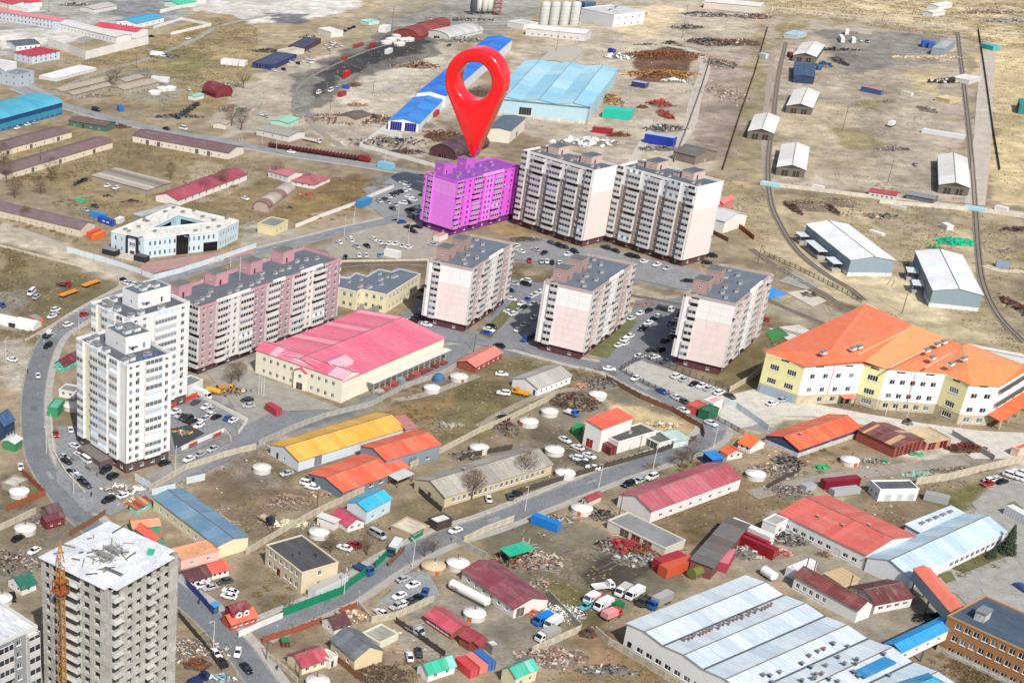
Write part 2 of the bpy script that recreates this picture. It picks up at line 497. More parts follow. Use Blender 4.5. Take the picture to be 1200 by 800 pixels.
 root['_w']=W;root['_d']=D;root['_z']=z
 return root
 # ---------------------------------------------------------------- balconies and blocks of flats
def balcony_mesh(w,h,pal,var,dep=0.95):
 """closed or open balcony, hung on the facade: front towards -y"""
 def mk():
  b=MB();pm=mat(pal,'wall');fr=mat('f0f0ee' if pal[0]in 'abcdef' and pal[:2]!='ff' or pal=='f4f2ee' else pal,'plain');g=mat('39424c','glass');dk=mat('2c2a2a','plain')  # dk: dark tone painted as the shade inside open panes and open balconies
  hp=h*0.42
  b.box(-w/2,w/2,-dep,0,-0.12,0.02,mat('b8b4ae' if pal[:2]!='ff' else pal,'concrete'),bottom=True)
  b.box(-w/2,w/2,-dep,-dep+0.08,0.02,hp,pm)
  b.box(-w/2,-w/2+0.08,-dep+0.08,0,0.02,h-0.14 if var!=3 else hp,pm);b.box(w/2-0.08,w/2,-dep+0.08,0,0.02,h-0.14 if var!=3 else hp,pm)
  if var!=3:
   n=max(2,int(w/1.25));gy=-dep+0.05
   for i in range(n):
    x0,x1=-w/2+w*i/n+0.06,-w/2+w*(i+1)/n-0.06
    if var==1 and i%3==1:gm=dk
    elif var==2 and i%2==0:gm=mat('8fa3ad','glass')
    else:gm=g
    if pal=='f4f2ee' and gm is g:gm=mat('8b98a4','glass')
    b.face([(x0,gy,hp+0.05),(x1,gy,hp+0.05),(x1,gy,h-0.2),(x0,gy,h-0.2)],gm)
    b.box(x1,x1+0.12 if i<n-1 else x1+0.06,gy-0.04,gy+0.02,hp,h-0.2,fr)
   b.box(-w/2,w/2,gy-0.05,gy+0.03,h-0.24,h-0.13,fr);b.box(-w/2,w/2,gy-0.04,gy+0.03,hp,hp+0.09,fr)
  else:
   b.face([(-w/2,-0.02,hp),(w/2,-0.02,hp),(w/2,-0.02,h-0.2),(-w/2,-0.02,h-0.2)],dk)
   b.box(-w/2,w/2,-dep+0.02,-dep+0.07,hp+0.15,hp+0.2,fr)
  return b.mesh('balcony')
 return cached(('balc',round(w,2),round(h,2),pal,var,dep),mk)
def flats_face(root,face,W,D,z0,z1,floors,bays,split,pal,dep=0.95,win=(1.25,1.35),out=0.0):
 """bays: list of (width share, kind, low colour, top colour); kinds: n blank, w one window, W two windows, b balcony, B wide balcony, g glazed bay"""
 ln=W if face in 'fb' else D
 tot=sum(x[0]for x in bays);fh=(z1-z0)/floors
 s=0.0;mb=MB()
 zs=z0+fh*(floors-split)
 for sh,kd,lo,hi in bays:
  w=ln*sh/tot;s0,s1=s,s+w;s=s1
  holes=[]
  if kd in 'wW':
   xs=[0.5]if kd=='w' else[0.27,0.73]
   for x in xs:
    for k in range(floors):
     zb=z0+fh*k+fh*0.32;c=s0+w*x;ww=min(win[0],w*0.55)
     holes.append((c-ww/2,c+ww/2,zb,zb+win[1]))
     p=fpos(face,c,out-0.12,W,D)
     put('window',win_mesh(ww,win[1],'two',frame=pal.get('frame','f2f2f2')),root,(p[0],p[1],zb),FROT[face])
     if face in 'fl' and random.random()<0.16:
      q=fpos(face,c,out+0.02,W,D);put('air_conditioner',ac_mesh(),root,(q[0],q[1],zb-0.85),FROT[face])
  wall_face(mb,face,s0,s1,z0,zs,W,D,holes,mat(lo,'wall'),out)
  wall_face(mb,face,s0,s1,zs,z1,W,D,holes,mat(hi,'wall'),out)
  if kd=='n' and w>5:
   jb=MB();jm=mat('dccdc7' if lo[:2]!='ff' else 'e07ade','plain')
   def jr(a0,a1,b0,b1):
    q0,q1=fpos(face,a0,out+0.004,W,D),fpos(face,a1,out+0.02,W,D);jb.box(*sorted((q0[0],q1[0])),*sorted((q0[1],q1[1])),b0,b1,jm)
   for k in range(1,floors):jr(s0,s1,z0+fh*k-0.035,z0+fh*k+0.035)
   for k in range(1,3):jr(s0+w*k/3-0.03,s0+w*k/3+0.03,z0,z1)
   jb.build('panel_joints',root)
  if kd in 'bBg':
   for k in range(floors):
    v=random.choice((0,0,0,1,2,3,1))if kd!='g' else random.choice((0,0,2))
    p=fpos(face,(s0+s1)/2,out,W,D)
    put('balcony',balcony_mesh(w*0.94,fh,pal['balc']if kd!='g' else 'f4f2ee',v,dep),root,(p[0],p[1],z0+fh*k+0.12),FROT[face])
 mb.build('wall',root)
def ac_mesh():
 def mk():
  b=MB();b.box(-0.42,0.42,-0.4,-0.05,0,0.62,mat('dcdcd8','plain'),bottom=True);b.box(-0.3,0.3,-0.42,-0.4,0.08,0.54,mat('6a6a6a','plain'));return b.mesh('air_conditioner')
 return cached('ac',mk)
def stair_house(root,x,y,w,d,h,z,wall,roofc,rim='d6d2cc'):
 b=MB();m=mat(wall,'wall')
 hole=[(w*0.3,w*0.3+0.9,0.05,2.0)]
 for f_ in 'flrb':wall_face(b,f_,0,w if f_ in 'fb' else d,0,h,w,d,hole if f_=='f' else[],m)
 o=b.build('stair_housing',root,(x,y,z))
 r=MB();r.box(-0.15,w+0.15,-0.15,d+0.15,h,h+0.18,mat(rim,'concrete'),mat(roofc,'flat'))
 r.box(0.25,w-0.25,0.25,d-0.25,h+0.18,h+0.2,mat(roofc,'flat'));r.build('housing_roof',o)
 put('housing_door',door_mesh(0.9,1.9,'4a2f2a'),o,(w*0.3+0.45,0.1,0.05))
 put('housing_window',win_mesh(0.8,0.8,'one'),o,(-0.03,d*0.5,h*0.45),FROT['l'])
def flat_roof(root,W,D,z,deck,rim,ph=0.6,in_=0.3):
 r=MB();r.face([(in_,in_,z-ph),(W-in_,in_,z-ph),(W-in_,D-in_,z-ph),(in_,D-in_,z-ph)],mat(deck,'flat'));r.build('roof',root)
 p=MB();m=mat(rim,'wall')
 for a in((-0.08,W+0.08,-0.08,in_),(-0.08,W+0.08,D-in_,D+0.08),(-0.08,in_,in_,D-in_),(W-in_,W+0.08,in_,D-in_)):p.box(*a,z-ph-0.1,z+0.02,m)
 p.build('parapet',root)
def block(L,F,R,basey,label,basewall='5a3a3a',bh=3.0,name='apartment_block',group=None):
 z=z_of(F,basey);f,th,W,D=corners(None,L,F,R,z)
 root=thing(name,label,'apartment block',(f.x,f.y,0),th,group)
 if bh:
  b=MB();i=0.7
  doorh=[(W*k/5+W*0.1-0.7,W*k/5+W*0.1+0.7,0.3,2.4)for k in range(5)]
  for f_ in 'flrb':
   ln=(W-2*i)if f_ in 'fb' else(D-2*i)
   nh=max(2,int(ln/6));hl=[((k+0.5)*ln/nh-0.6,(k+0.5)*ln/nh+0.6,0.9,2.0)for k in range(nh)]
   wall_face(b,f_,0,ln,0,bh,W-2*i,D-2*i,hl,mat(basewall,'wall'))
   for h in hl:
    p=fpos(f_,(h[0]+h[1])/2,-0.12,W-2*i,D-2*i)
    put('basement_window',win_mesh(1.2,1.1,'two'),root,(p[0]+i,p[1]+i,0.9),FROT[f_])
  b.build('plinth',root,(i,i,0))
  s=MB();s.box(0,W,0,D,bh-0.05,bh+0.12,mat('d9d0c8','concrete'),bottom=True);s.build('floor_slab',root)
 return root,W,D,z
 # ================================================================ ground and roads
PATCH=[('cdbb96',18,[(870,-8),(1200,-8),(1200,60),(1150,42),(905,14),(880,0)]),('d9c597',8,[(1146,36),(1215,40),(1215,250),(1168,232)]),('b7aa99',6,[(905,20),(1130,42),(1142,238),(1060,232),(905,215),(897,120)]),('8f8b86',12,[(960,35),(1110,40),(1100,75),(1000,85),(970,60)]),('c4b49a',10,[(905,120),(1000,125),(1010,200),(905,205)]),('a3966f',5,[(978,152),(1000,152),(1030,168),(1035,178),(1015,180),(985,168)]),('9c8f68',5,[(1003,115),(1038,115),(1044,124),(1020,130),(1003,127)]),('a2946c',5,[(915,25),(945,25),(950,40),(920,48)]),('c9b78c',6,[(1070,82),(1105,82),(1105,110),(1070,108)]),('9f9573',6,[(868,100),(892,40),(906,60),(895,120),(885,205),(858,208)]),('b2a07c',8,[(835,205),(905,215),(900,300),(860,270),(845,240)]),('bcb09f',8,[(620,40),(700,-8),(892,-8),(880,60),(830,200),(790,200),(700,185),(605,155),(600,60)]),('a8978c',6,[(822,75),(880,50),(885,60),(855,190),(815,190)]),('dcc8a2',5,[(722,22),(762,6),(800,10),(790,30),(770,45),(725,46)]),('6b4a34',4,[(745,62),(800,52),(812,80),(800,98),(745,96)]),('c0b5a6',10,[(250,130),(300,90),(400,55),(545,55),(560,100),(500,180),(470,190),(330,150),(260,165)]),('cdc4b5',6,[(400,90),(520,60),(500,110),(430,130),(390,110)]),('9d9c98',6,[(440,30),(520,0),(640,-8),(620,30),(540,52),(470,50)]),('77746f',8,[(338,118),(352,88),(395,60),(455,34),(515,28),(512,64),(440,86),(405,108),(366,132),(345,138)]),('47474d',8,[(352,112),(360,92),(395,70),(455,42),(505,38),(500,55),(440,75),(405,96),(366,117)]),('8b8a86',5,[(340,112),(360,85),(380,90),(362,120),(370,140),(345,138)]),('d7d4d0',10,[(150,-8),(435,-8),(400,16),(350,26),(290,28),(240,14),(190,4)]),('74757c',5,[(312,16),(366,16),(356,27),(322,28)]),('a09887',6,[(405,22),(470,0),(520,0),(500,14),(440,26)]),('a9a8a6',8,[(-10,25),(70,-8),(200,-8),(225,22),(180,32),(100,48),(-10,70)]),('8e8f92',6,[(90,2),(200,-2),(205,18),(150,24),(95,14)]),('d9d6d0',3,[(-5,36),(40,32),(110,38),(80,50),(0,58)]),('a4926c',8,[(110,62),(260,18),(300,28),(305,75),(265,130),(190,128),(60,108)]),('8a8458',6,[(175,55),(250,62),(240,95),(200,98),(190,80)]),('9d9788',5,[(118,86),(175,80),(215,95),(190,125),(120,108)]),('9b8a66',6,[(45,148),(165,150),(240,180),(320,215),(440,210),(440,232),(340,262),(290,290),(160,290),(100,230),(0,200),(0,165)]),('b9ab93',5,[(225,190),(300,200),(300,215),(240,240),(215,232)]),('8c7650',6,[(330,230),(420,205),(455,222),(420,240),(345,262),(322,250)]),('c2b7a5',4,[(-5,262),(70,285),(150,318),(165,340),(130,345),(-5,282)]),('857a5a',6,[(-5,285),(60,300),(138,330),(140,345),(110,372),(50,405),(-5,395)]),('6f6346',6,[(-5,290),(25,300),(20,320),(-5,320)]),('a9a399',5,[(-5,340),(30,345),(35,365),(15,385),(-5,385)]),('b3aca0',6,[(-5,395),(30,405),(35,470),(-5,450)]),('a9a499',5,[(300,262),(372,275),(335,305),(270,300),(285,270)]),('9a8f78',4,[(345,270),(430,248),(455,250),(400,262),(350,280)]),('b4ab9a',4,[(372,290),(440,264),(505,258),(505,282),(600,296),(600,303),(385,304)]),('989792',4,[(430,215),(470,200),(505,215),(500,255),(450,252),(420,240)]),('84745a',5,[(383,306),(512,302),(600,314),(840,348),(900,368),(960,388),(1010,410),(1000,424),(880,386),(800,366),(600,334),(500,322),(383,322)]),('6f624b',4,[(600,318),(700,332),(800,352),(800,358),(700,340),(600,326)]),('9b9b99',3,[(590,284),(684,292),(700,300),(800,322),(880,350),(830,348),(735,330),(600,308)]),('b3ac9c',4,[(600,283),(560,262),(600,262),(640,282)]),('a68e62',5,[(558,262),(590,258),(660,284),(600,284)]),('8e8f91',3,[(598,326),(646,332),(632,404),(550,398),(560,380)]),('8e8f91',3,[(736,350),(800,348),(792,428),(720,446),(690,414)]),('8e8f91',3,[(440,388),(495,372),(496,395),(560,400),(600,402),(640,418),(636,428),(560,404),(470,396)]),('7c7550',3,[(556,392),(600,348),(616,350),(572,396)]),('857c58',3,[(690,414),(734,370),(744,378),(712,420)]),('857852',5,[(842,440),(888,398),(900,380),(925,395),(890,460),(870,455)]),('8f7d56',5,[(885,372),(935,378),(905,400),(885,402)]),('bdb09a',4,[(735,332),(800,350),(790,372),(736,368)]),('b9a98a',8,[(845,235),(960,225),(1160,245),(1200,260),(1215,420),(1080,400),(1000,360),(940,320),(900,300)]),('cfc19c',8,[(950,318),(1060,332),(1130,385),(1190,400),(1100,398),(1040,380),(985,350)]),('a0937c',5,[(1030,260),(1110,240),(1120,262),(1060,285)]),('8a7a5c',6,[(905,300),(940,320),(1000,362),(1100,400),(1200,440),(1210,452),(1100,408),(1000,372),(920,320)]),('b2a892',6,[(895,340),(960,350),(1000,372),(940,385),(890,360)]),('cfc8ba',3,[(712,432),(735,420),(852,458),(890,466),(905,480),(1215,520),(1215,560),(1060,540),(1000,500),(930,490),(880,505),(834,486)]),('a9a69f',5,[(860,470),(900,466),(920,482),(880,500),(846,490)]),('8f8160',6,[(440,490),(560,436),(612,414),(700,440),(640,465),(560,505),(520,520),(470,500)]),('9c7f55',5,[(470,478),(540,460),(550,480),(520,492),(480,492)]),('7a7350',5,[(520,462),(580,450),(600,470),(570,510),(530,512)]),('a9a59d',4,[(230,425),(262,410),(300,385),(306,440),(400,480),(525,402),(570,402),(545,412),(400,498),(240,556),(208,545),(214,500),(205,480)]),('868b8d',4,[(310,480),(400,482),(525,410),(540,412),(410,490),(330,510)]),('b5a58c',5,[(240,430),(275,425),(300,450),(305,470),(250,460)]),('9a9a9b',3,[(62,500),(92,500),(150,570),(260,512),(325,478),(330,492),(195,568),(130,600),(98,600),(64,562)]),('8d8e90',3,[(200,470),(240,462),(325,480),(300,496),(200,540)]),('8e7b66',6,[(205,566),(320,520),(340,560),(380,580),(350,600),(260,640),(220,600)]),('a0958a',6,[(240,540),(300,520),(330,560),(270,570)]),('77705a',6,[(-5,560),(30,560),(55,600),(20,620),(-5,610)]),('8f8577',6,[(0,600),(110,600),(60,640),(0,680)]),('8a7d66',6,[(280,620),(420,600),(450,660),(330,720),(300,700)]),('8f8672',5,[(600,440),(720,440),(820,520),(680,570),(560,545),(610,500)]),('746a5a',5,[(640,500),(690,510),(690,545),(640,545),(605,500)]),('cdb78a',4,[(712,470),(745,475),(822,500),(820,510),(770,505),(720,482)]),('8a7c60',5,[(420,620),(520,570),(720,540),(720,560),(560,610),(450,650)]),('a08f72',5,[(480,655),(560,620),(640,620),(560,700),(500,680)]),('a0988a',5,[(470,700),(560,680),(640,740),(620,790),(480,790)]),('7d7666',6,[(560,625),(640,605),(720,625),(800,690),(740,720),(660,745),(600,690)]),('4f4a45',8,[(670,640),(720,640),(770,670),(720,680),(680,665)]),('6f6c3f',5,[(640,665),(700,690),(730,730),(700,745),(640,700)]),('8c7452',6,[(680,735),(760,745),(800,800),(640,810),(660,760)]),('a6876a',5,[(660,760),(690,740),(720,760),(690,785)]),('8f7a5c',6,[(760,560),(860,545),(940,580),(880,640),(820,640),(740,600)]),('a08a6c',5,[(880,520),(1040,520),(1060,560),(950,570),(880,560)]),('9c927f',5,[(930,545),(1200,520),(1200,548),(1100,556),(1040,580),(920,570)]),('8a7a62',5,[(1000,570),(1080,570),(1110,600),(1060,640),(1000,600)]),('7c7a45',4,[(1100,575),(1165,556),(1155,590),(1130,600),(1090,590)]),('b7b3aa',3,[(1125,600),(1160,566),(1215,560),(1215,720),(1140,680),(1095,690),(1100,660),(1160,620)]),('b1a796',4,[(900,590),(960,620),(1040,660),(1130,700),(1110,730),(1040,760),(960,720),(880,650)]),('6d6a3c',3,[(1110,664),(1170,638),(1188,648),(1130,672)]),('6d6a3c',3,[(1098,672),(1114,668),(1120,680),(1108,684)]),('5f4f30',4,[(1105,775),(1120,766),(1200,800),(1120,810)]),('9a9080',5,[(820,640),(900,630),(890,670),(820,680)]),]
def _sdist(P,X,Y):
 """signed distance (m) to polygon, negative inside"""
 n=len(P);d2=np.full(X.shape,1e18);ins=np.zeros(X.shape,bool)
 for i in range(n):
  x0,y0=P[i];x1,y1=P[(i+1)%n]
  ex,ey=x1-x0,y1-y0;l=ex*ex+ey*ey+1e-9
  t=np.clip(((X-x0)*ex+(Y-y0)*ey)/l,0,1)
  d2=np.minimum(d2,(X-x0-t*ex)**2+(Y-y0-t*ey)**2)
  c=((y0>Y)!=(y1>Y))&(X<(x1-x0)*(Y-y0)/(y1-y0+1e-12)+x0)
  ins^=c
 return np.where(ins,-np.sqrt(d2),np.sqrt(d2))
def _vnoise(X,Y,cell,seed):
 rs=np.random.RandomState(seed);G=rs.rand(512,512)
 u,v=X/cell+1000.3,Y/cell+1000.7
 i,j=np.floor(u).astype(int),np.floor(v).astype(int);fu,fv=u-i,v-j
 fu,fv=fu*fu*(3-2*fu),fv*fv*(3-2*fv)
 g=lambda a,b:G[a%512,b%512]
 return(g(i,j)*(1-fu)+g(i+1,j)*fu)*(1-fv)+(g(i,j+1)*(1-fu)+g(i+1,j+1)*fu)*fv
def make_ground():
 st=2.2
 xs=np.concatenate([[-6000,-3000,-1200,-500,-250],np.arange(-170,900,st),[1000,1400,2600,5000,9000]])
 ys=np.concatenate([[-800,-100,120,220],np.arange(270,1340,st),[1400,1600,2200,3500,6000,12000]])
 X,Y=np.meshgrid(xs,ys);nx,ny=len(xs),len(ys)
 wx=X+(_vnoise(X,Y,14,1)-0.5)*14+(_vnoise(X,Y,4.5,2)-0.5)*5
 wy=Y+(_vnoise(X,Y,14,3)-0.5)*14+(_vnoise(X,Y,4.5,4)-0.5)*5
 C=np.empty(X.shape+(3,));C[:]=lin('a09078')
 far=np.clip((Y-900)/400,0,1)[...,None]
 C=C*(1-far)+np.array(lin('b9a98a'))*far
 for col,soft,poly in PATCH:
  P=[tuple(at(x,y))[:2]for x,y in poly]
  bx0,bx1=min(p[0]for p in P)-soft*3-12,max(p[0]for p in P)+soft*3+12
  by0,by1=min(p[1]for p in P)-soft*3-12,max(p[1]for p in P)+soft*3+12
  i0,i1=np.searchsorted(ys,by0),np.searchsorted(ys,by1);j0,j1=np.searchsorted(xs,bx0),np.searchsorted(xs,bx1)
  if i1<=i0 or j1<=j0:continue
  k=0.35 if soft<=4 else 1.0
  SX=X[i0:i1,j0:j1]*(1-k)+wx[i0:i1,j0:j1]*k;SY=Y[i0:i1,j0:j1]*(1-k)+wy[i0:i1,j0:j1]*k
  d=_sdist(P,SX,SY)
  a=np.clip(0.5-d/(soft*0.45),0,1);a=(a*a*(3-2*a))[...,None]*0.93
  C[i0:i1,j0:j1]=C[i0:i1,j0:j1]*(1-a)+np.array(lin(col))*a
 C=C*np.array([1.06,1.03,0.98]);g1=C.mean(-1,keepdims=True);C=g1+(C-g1)*0.88
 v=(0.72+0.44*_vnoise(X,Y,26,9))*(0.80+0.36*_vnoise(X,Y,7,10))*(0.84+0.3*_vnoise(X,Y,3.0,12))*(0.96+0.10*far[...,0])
 C=C*v[...,None]
 g=(_vnoise(X,Y,30,20)>0.52)[...,None]*0.0
 me=bpy.data.meshes.new('ground')
 co=np.stack([X,Y,np.zeros_like(X)],-1).reshape(-1,3)
 idx=np.arange(nx*ny).reshape(ny,nx)
 F=np.stack([idx[:-1,:-1],idx[:-1,1:],idx[1:,1:],idx[1:,:-1]],-1).reshape(-1,4)
 me.vertices.add(len(co));me.vertices.foreach_set('co',co.astype('f').ravel())
 me.loops.add(F.size);me.loops.foreach_set('vertex_index',F.ravel().astype('i'))
 me.polygons.add(len(F));me.polygons.foreach_set('loop_start',np.arange(0,F.size,4).astype('i'));me.polygons.foreach_set('loop_total',np.full(len(F),4,'i'))
 me.update()
 ca=me.color_attributes.new('soil','FLOAT_COLOR','POINT')
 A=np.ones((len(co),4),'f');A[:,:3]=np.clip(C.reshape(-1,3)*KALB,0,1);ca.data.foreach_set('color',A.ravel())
 m=bpy.data.materials.new('soil_ground');m.use_nodes=True;nt=m.node_tree;N=nt.nodes;L=nt.links;bs=N['Principled BSDF']
 bs.inputs['Roughness'].default_value=0.97;bs.inputs['Specular IOR Level'].default_value=0.15
 at_=N.new('ShaderNodeAttribute');at_.attribute_name='soil'
 tc=N.new('ShaderNodeTexCoord')
 def nz(sc,det,ro):n=N.new('ShaderNodeTexNoise');n.inputs['Scale'].default_value=sc;n.inputs['Detail'].default_value=det;n.inputs['Roughness'].default_value=ro;L.new(tc.outputs['Object'],n.inputs['Vector']);return n
 n1,n2,n3=nz(0.16,10,0.78),nz(1.1,6,0.8),nz(0.05,9,0.75)
 def mr(src,a,b,c,d):r=N.new('ShaderNodeMapRange');r.inputs['From Min'].default_value=a;r.inputs['From Max'].default_value=b;r.inputs['To Min'].default_value=c;r.inputs['To Max'].default_value=d;L.new(src,r.inputs['Value']);return r.outputs[0]
 def mul(a,b):q=N.new('ShaderNodeMath');q.operation='MULTIPLY';L.new(a,q.inputs[0]);L.new(b,q.inputs[1]);return q.outputs[0]
 f=mul(mr(n1.outputs['Fac'],0.34,0.66,0.70,1.26),mr(n2.outputs['Fac'],0.34,0.66,0.80,1.24))
 vm=N.new('ShaderNodeVectorMath');vm.operation='SCALE';L.new(at_.outputs['Color'],vm.inputs[0]);L.new(f,vm.inputs['Scale'])
 mx=N.new('ShaderNodeMix');mx.data_type='RGBA';mx.blend_type='MULTIPLY';L.new(mr(n3.outputs['Fac'],0.50,0.60,0.0,0.5),mx.inputs['Factor'])
 L.new(vm.outputs[0],mx.inputs[6]);mx.inputs[7].default_value=(0.74,0.78,0.60,1)
 L.new(mx.outputs[2],bs.inputs['Base Color'])
 bp=N.new('ShaderNodeBump');bp.inputs['Strength'].default_value=0.35;bp.inputs['Distance'].default_value=0.4;L.new(n2.outputs['Fac'],bp.inputs['Height']);L.new(bp.outputs[0],bs.inputs['Normal'])
 me.materials.append(m)
 tag(put('ground',me),None,None,None,'structure')
make_ground()
def ringpoly(b,outer,inner,z,m):
 from mathutils.geometry import tessellate_polygon
 V=[[Vector((x,y,0))for x,y in outer]]+([[Vector((x,y,0))for x,y in inner]]if inner else[])
 flat=[v for l in V for v in l]
 for t in tessellate_polygon(V):b.face([(flat[i].x,flat[i].y,z)for i in t],m)
def smooth_line(pts,step=4.0):
 P=[Vector(p)for p in pts];P=[P[0]*2-P[1]]+P+[P[-1]*2-P[-2]];out=[]
 for i in range(1,len(P)-2):
  p0,p1,p2,p3=P[i-1:i+3];n=max(1,int((p2-p1).length/step))
  for k in range(n):
   t=k/n
   out.append(0.5*((2*p1)+(p2-p0)*t+(2*p0-5*p1+4*p2-p3)*t*t+(3*p1-p0-3*p2+p3)*t**3))
 out.append(P[-2]);return out
def offs(line,d):
 out=[]
 for i,p in enumerate(line):
  a=line[max(0,i-1)];b=line[min(len(line)-1,i+1)];t=(b-a);t.z=0;t.normalize()
  out.append(p+Vector((-t.y,t.x,0))*d)
 return out
def ribbon(b,line,d0,d1,z,m,thick=0.0):
 A,B_=offs(line,d0),offs(line,d1)
 for i in range(len(line)-1):
  q=[A[i],A[i+1],B_[i+1],B_[i]]
  b.face([(p.x,p.y,z)for p in q],m)
  if thick:
   b.face([(A[i].x,A[i].y,z-thick),(A[i+1].x,A[i+1].y,z-thick),(A[i+1].x,A[i+1].y,z),(A[i].x,A[i].y,z)],m)
   b.face([(B_[i].x,B_[i].y,z-thick),(B_[i+1].x,B_[i+1].y,z-thick),(B_[i+1].x,B_[i+1].y,z),(B_[i].x,B_[i].y,z)],m)
_zr=[0.02]
def road(pts,w,col='8a8d90',walk=None,name='road',mark=True,kerb=True,step=4.0):
 line=smooth_line([tuple(at(x,y))for x,y in pts],step)
 _zr[0]+=0.006;z=_zr[0]
 b=MB();ribbon(b,line,-w/2,w/2,z,mat(col,'asphalt'))
 tag(b.build(name),None,None,None,'structure')
 if walk:
  for sgn in walk[1]:
   b=MB();ribbon(b,line,sgn*(w/2+0.15),sgn*(w/2+walk[0]),0.13,mat('b4b0a8','concrete'),0.13);tag(b.build('pavement'),None,None,None,'structure')
   if kerb:b=MB();ribbon(b,line,sgn*(w/2),sgn*(w/2+0.15),0.15,mat('cfccc5','concrete'),0.15);tag(b.build('kerb'),None,None,None,'structure')
 if col[0]in '789' and name=='road':
  b=MB();dm=mat('a39c90','soil')
  for s_ in(-1,1):ribbon(b,line,s_*(w/2),s_*(w/2-rnd(0.5,0.9)),z+0.003,dm)
  tag(b.build('road_dust'),None,None,None,'structure')
  for k in range(len(line)//7):
   i=random.randrange(1,len(line)-3);c0=offs(line,rnd(-w*.3,w*.1));b=MB();ribbon(b,c0[i:i+2],0,rnd(1.0,2.4),z+0.0025,mat(random.choice(('6f7274','777a7c','9a9b9a')),'asphalt'));tag(b.build('asphalt_patch'),None,None,None,'structure')
 if mark:
  b=MB();acc=0
  for i in range(0,len(line)-1,3):
   ribbon(b,line[i:i+2],-0.08,0.08,z+0.004,mat('e8e6e0','plain'))
  tag(b.build('road_marking'),None,None,None,'structure')
 return line
def sheet(pts,col,name='yard_surface',kind='asphalt',z=None,t=None):
 _zr[0]+=0.003
 P=[at(x,y)if t is None else T(t,x,y)for x,y in pts]
 b=MB();ringpoly(b,[(p.x,p.y)for p in P],None,z or _zr[0],mat(col,kind));return tag(b.build(name),None,None,None,'structure')
ROAD_L=road([(118,357),(88,375),(60,395),(45,430),(38,475),(42,525),(53,553),(70,577),(92,603),(125,632),(170,668),(225,708),(252,732),(280,762),(300,790),(322,820)],8.6,'7f8386',(2.4,(1,)),mark=False)
ROAD_M=road([(60,395),(88,375),(118,357),(150,342),(200,327),(260,306),(345,285),(400,271),(450,260),(495,249),(520,240)],8.5,'8b8e92',(1.6,(1,)))
ROAD_S=road([(300,741),(350,720),(402,697),(445,668),(476,650),(525,628),(575,612),(625,592),(675,572),(725,553),(775,536),(808,525),(832,512),(836,500),(822,488),(798,476),(775,463),(745,449),(712,432),(675,424),(637,414),(600,404)],8.2,'808386',(2.0,(1,-1)),mark=False)
ROAD_N=road([(20,103),(67,121),(110,134),(150,144),(200,155),(250,163),(300,173),(350,182),(400,189),(450,197),(500,205),(520,208)],9.5,'97999a',(1.5,(-1,)))
road([(470,385),(520,388),(560,392),(600,404)],6.5,'8b8d8f',None,mark=False)
road([(0,262),(60,283),(120,308),(160,332)],5.0,'bdb4a4',None,'dirt_road',False)
road([(60,108),(120,84),(170,70),(225,48),(260,30),(330,15)],5.0,'aaa79f',None,mark=False)
road([(0,86),(60,112)],6.0,'a3a39f',None,mark=False)
road([(905,505),(870,498),(836,500)],6.0,'98999a',None,mark=False)
road([(903,12),(1000,22),(1080,30),(1200,42)],6.0,'c2b6a4',None,'dirt_road',False)
road([(905,60),(900,110),(895,170),(905,240)],3.2,'aa9e90',None,'dirt_road',False)
road([(772,52),(812,60),(826,78),(815,115),(806,150),(770,200)],7.0,'c6bcae',None,'dirt_road',False)
road([(760,140),(755,165),(735,200)],5.0,'c9c0b2',None,'dirt_road',False)
road([(345,137),(344,118),(352,100),(380,82),(430,60),(470,48)],2.0,'8f8a84',None,'dirt_road',False)
road([(352,132),(380,158),(400,172)],4.0,'a1998c',None,'dirt_road',False)
road([(560,500),(600,478),(640,462),(700,452)],3.0,'a69b86',None,'dirt_road',False)
road([(455,470),(500,462),(560,440)],3.2,'a89f90',None,'dirt_road',False)
road([(880,580),(960,563),(1060,548),(1130,540)],6.0,'a89e90',None,'dirt_road',False)
road([(1200,585),(1165,600),(1150,640),(1130,680),(1160,715)],9.0,'adaaa3',None,mark=False)
road([(1142,240),(1150,180),(1154,120),(1158,60)],9.0,'cbbfae',None,'dirt_road',False)
road([(905,215),(980,225),(1060,234),(1140,243),(1200,250)],4.0,'cdc3b2',None,'dirt_road',False)
road([(1152,311),(1175,318),(1200,318)],5,'d0c4a6',None,'dirt_road',False)
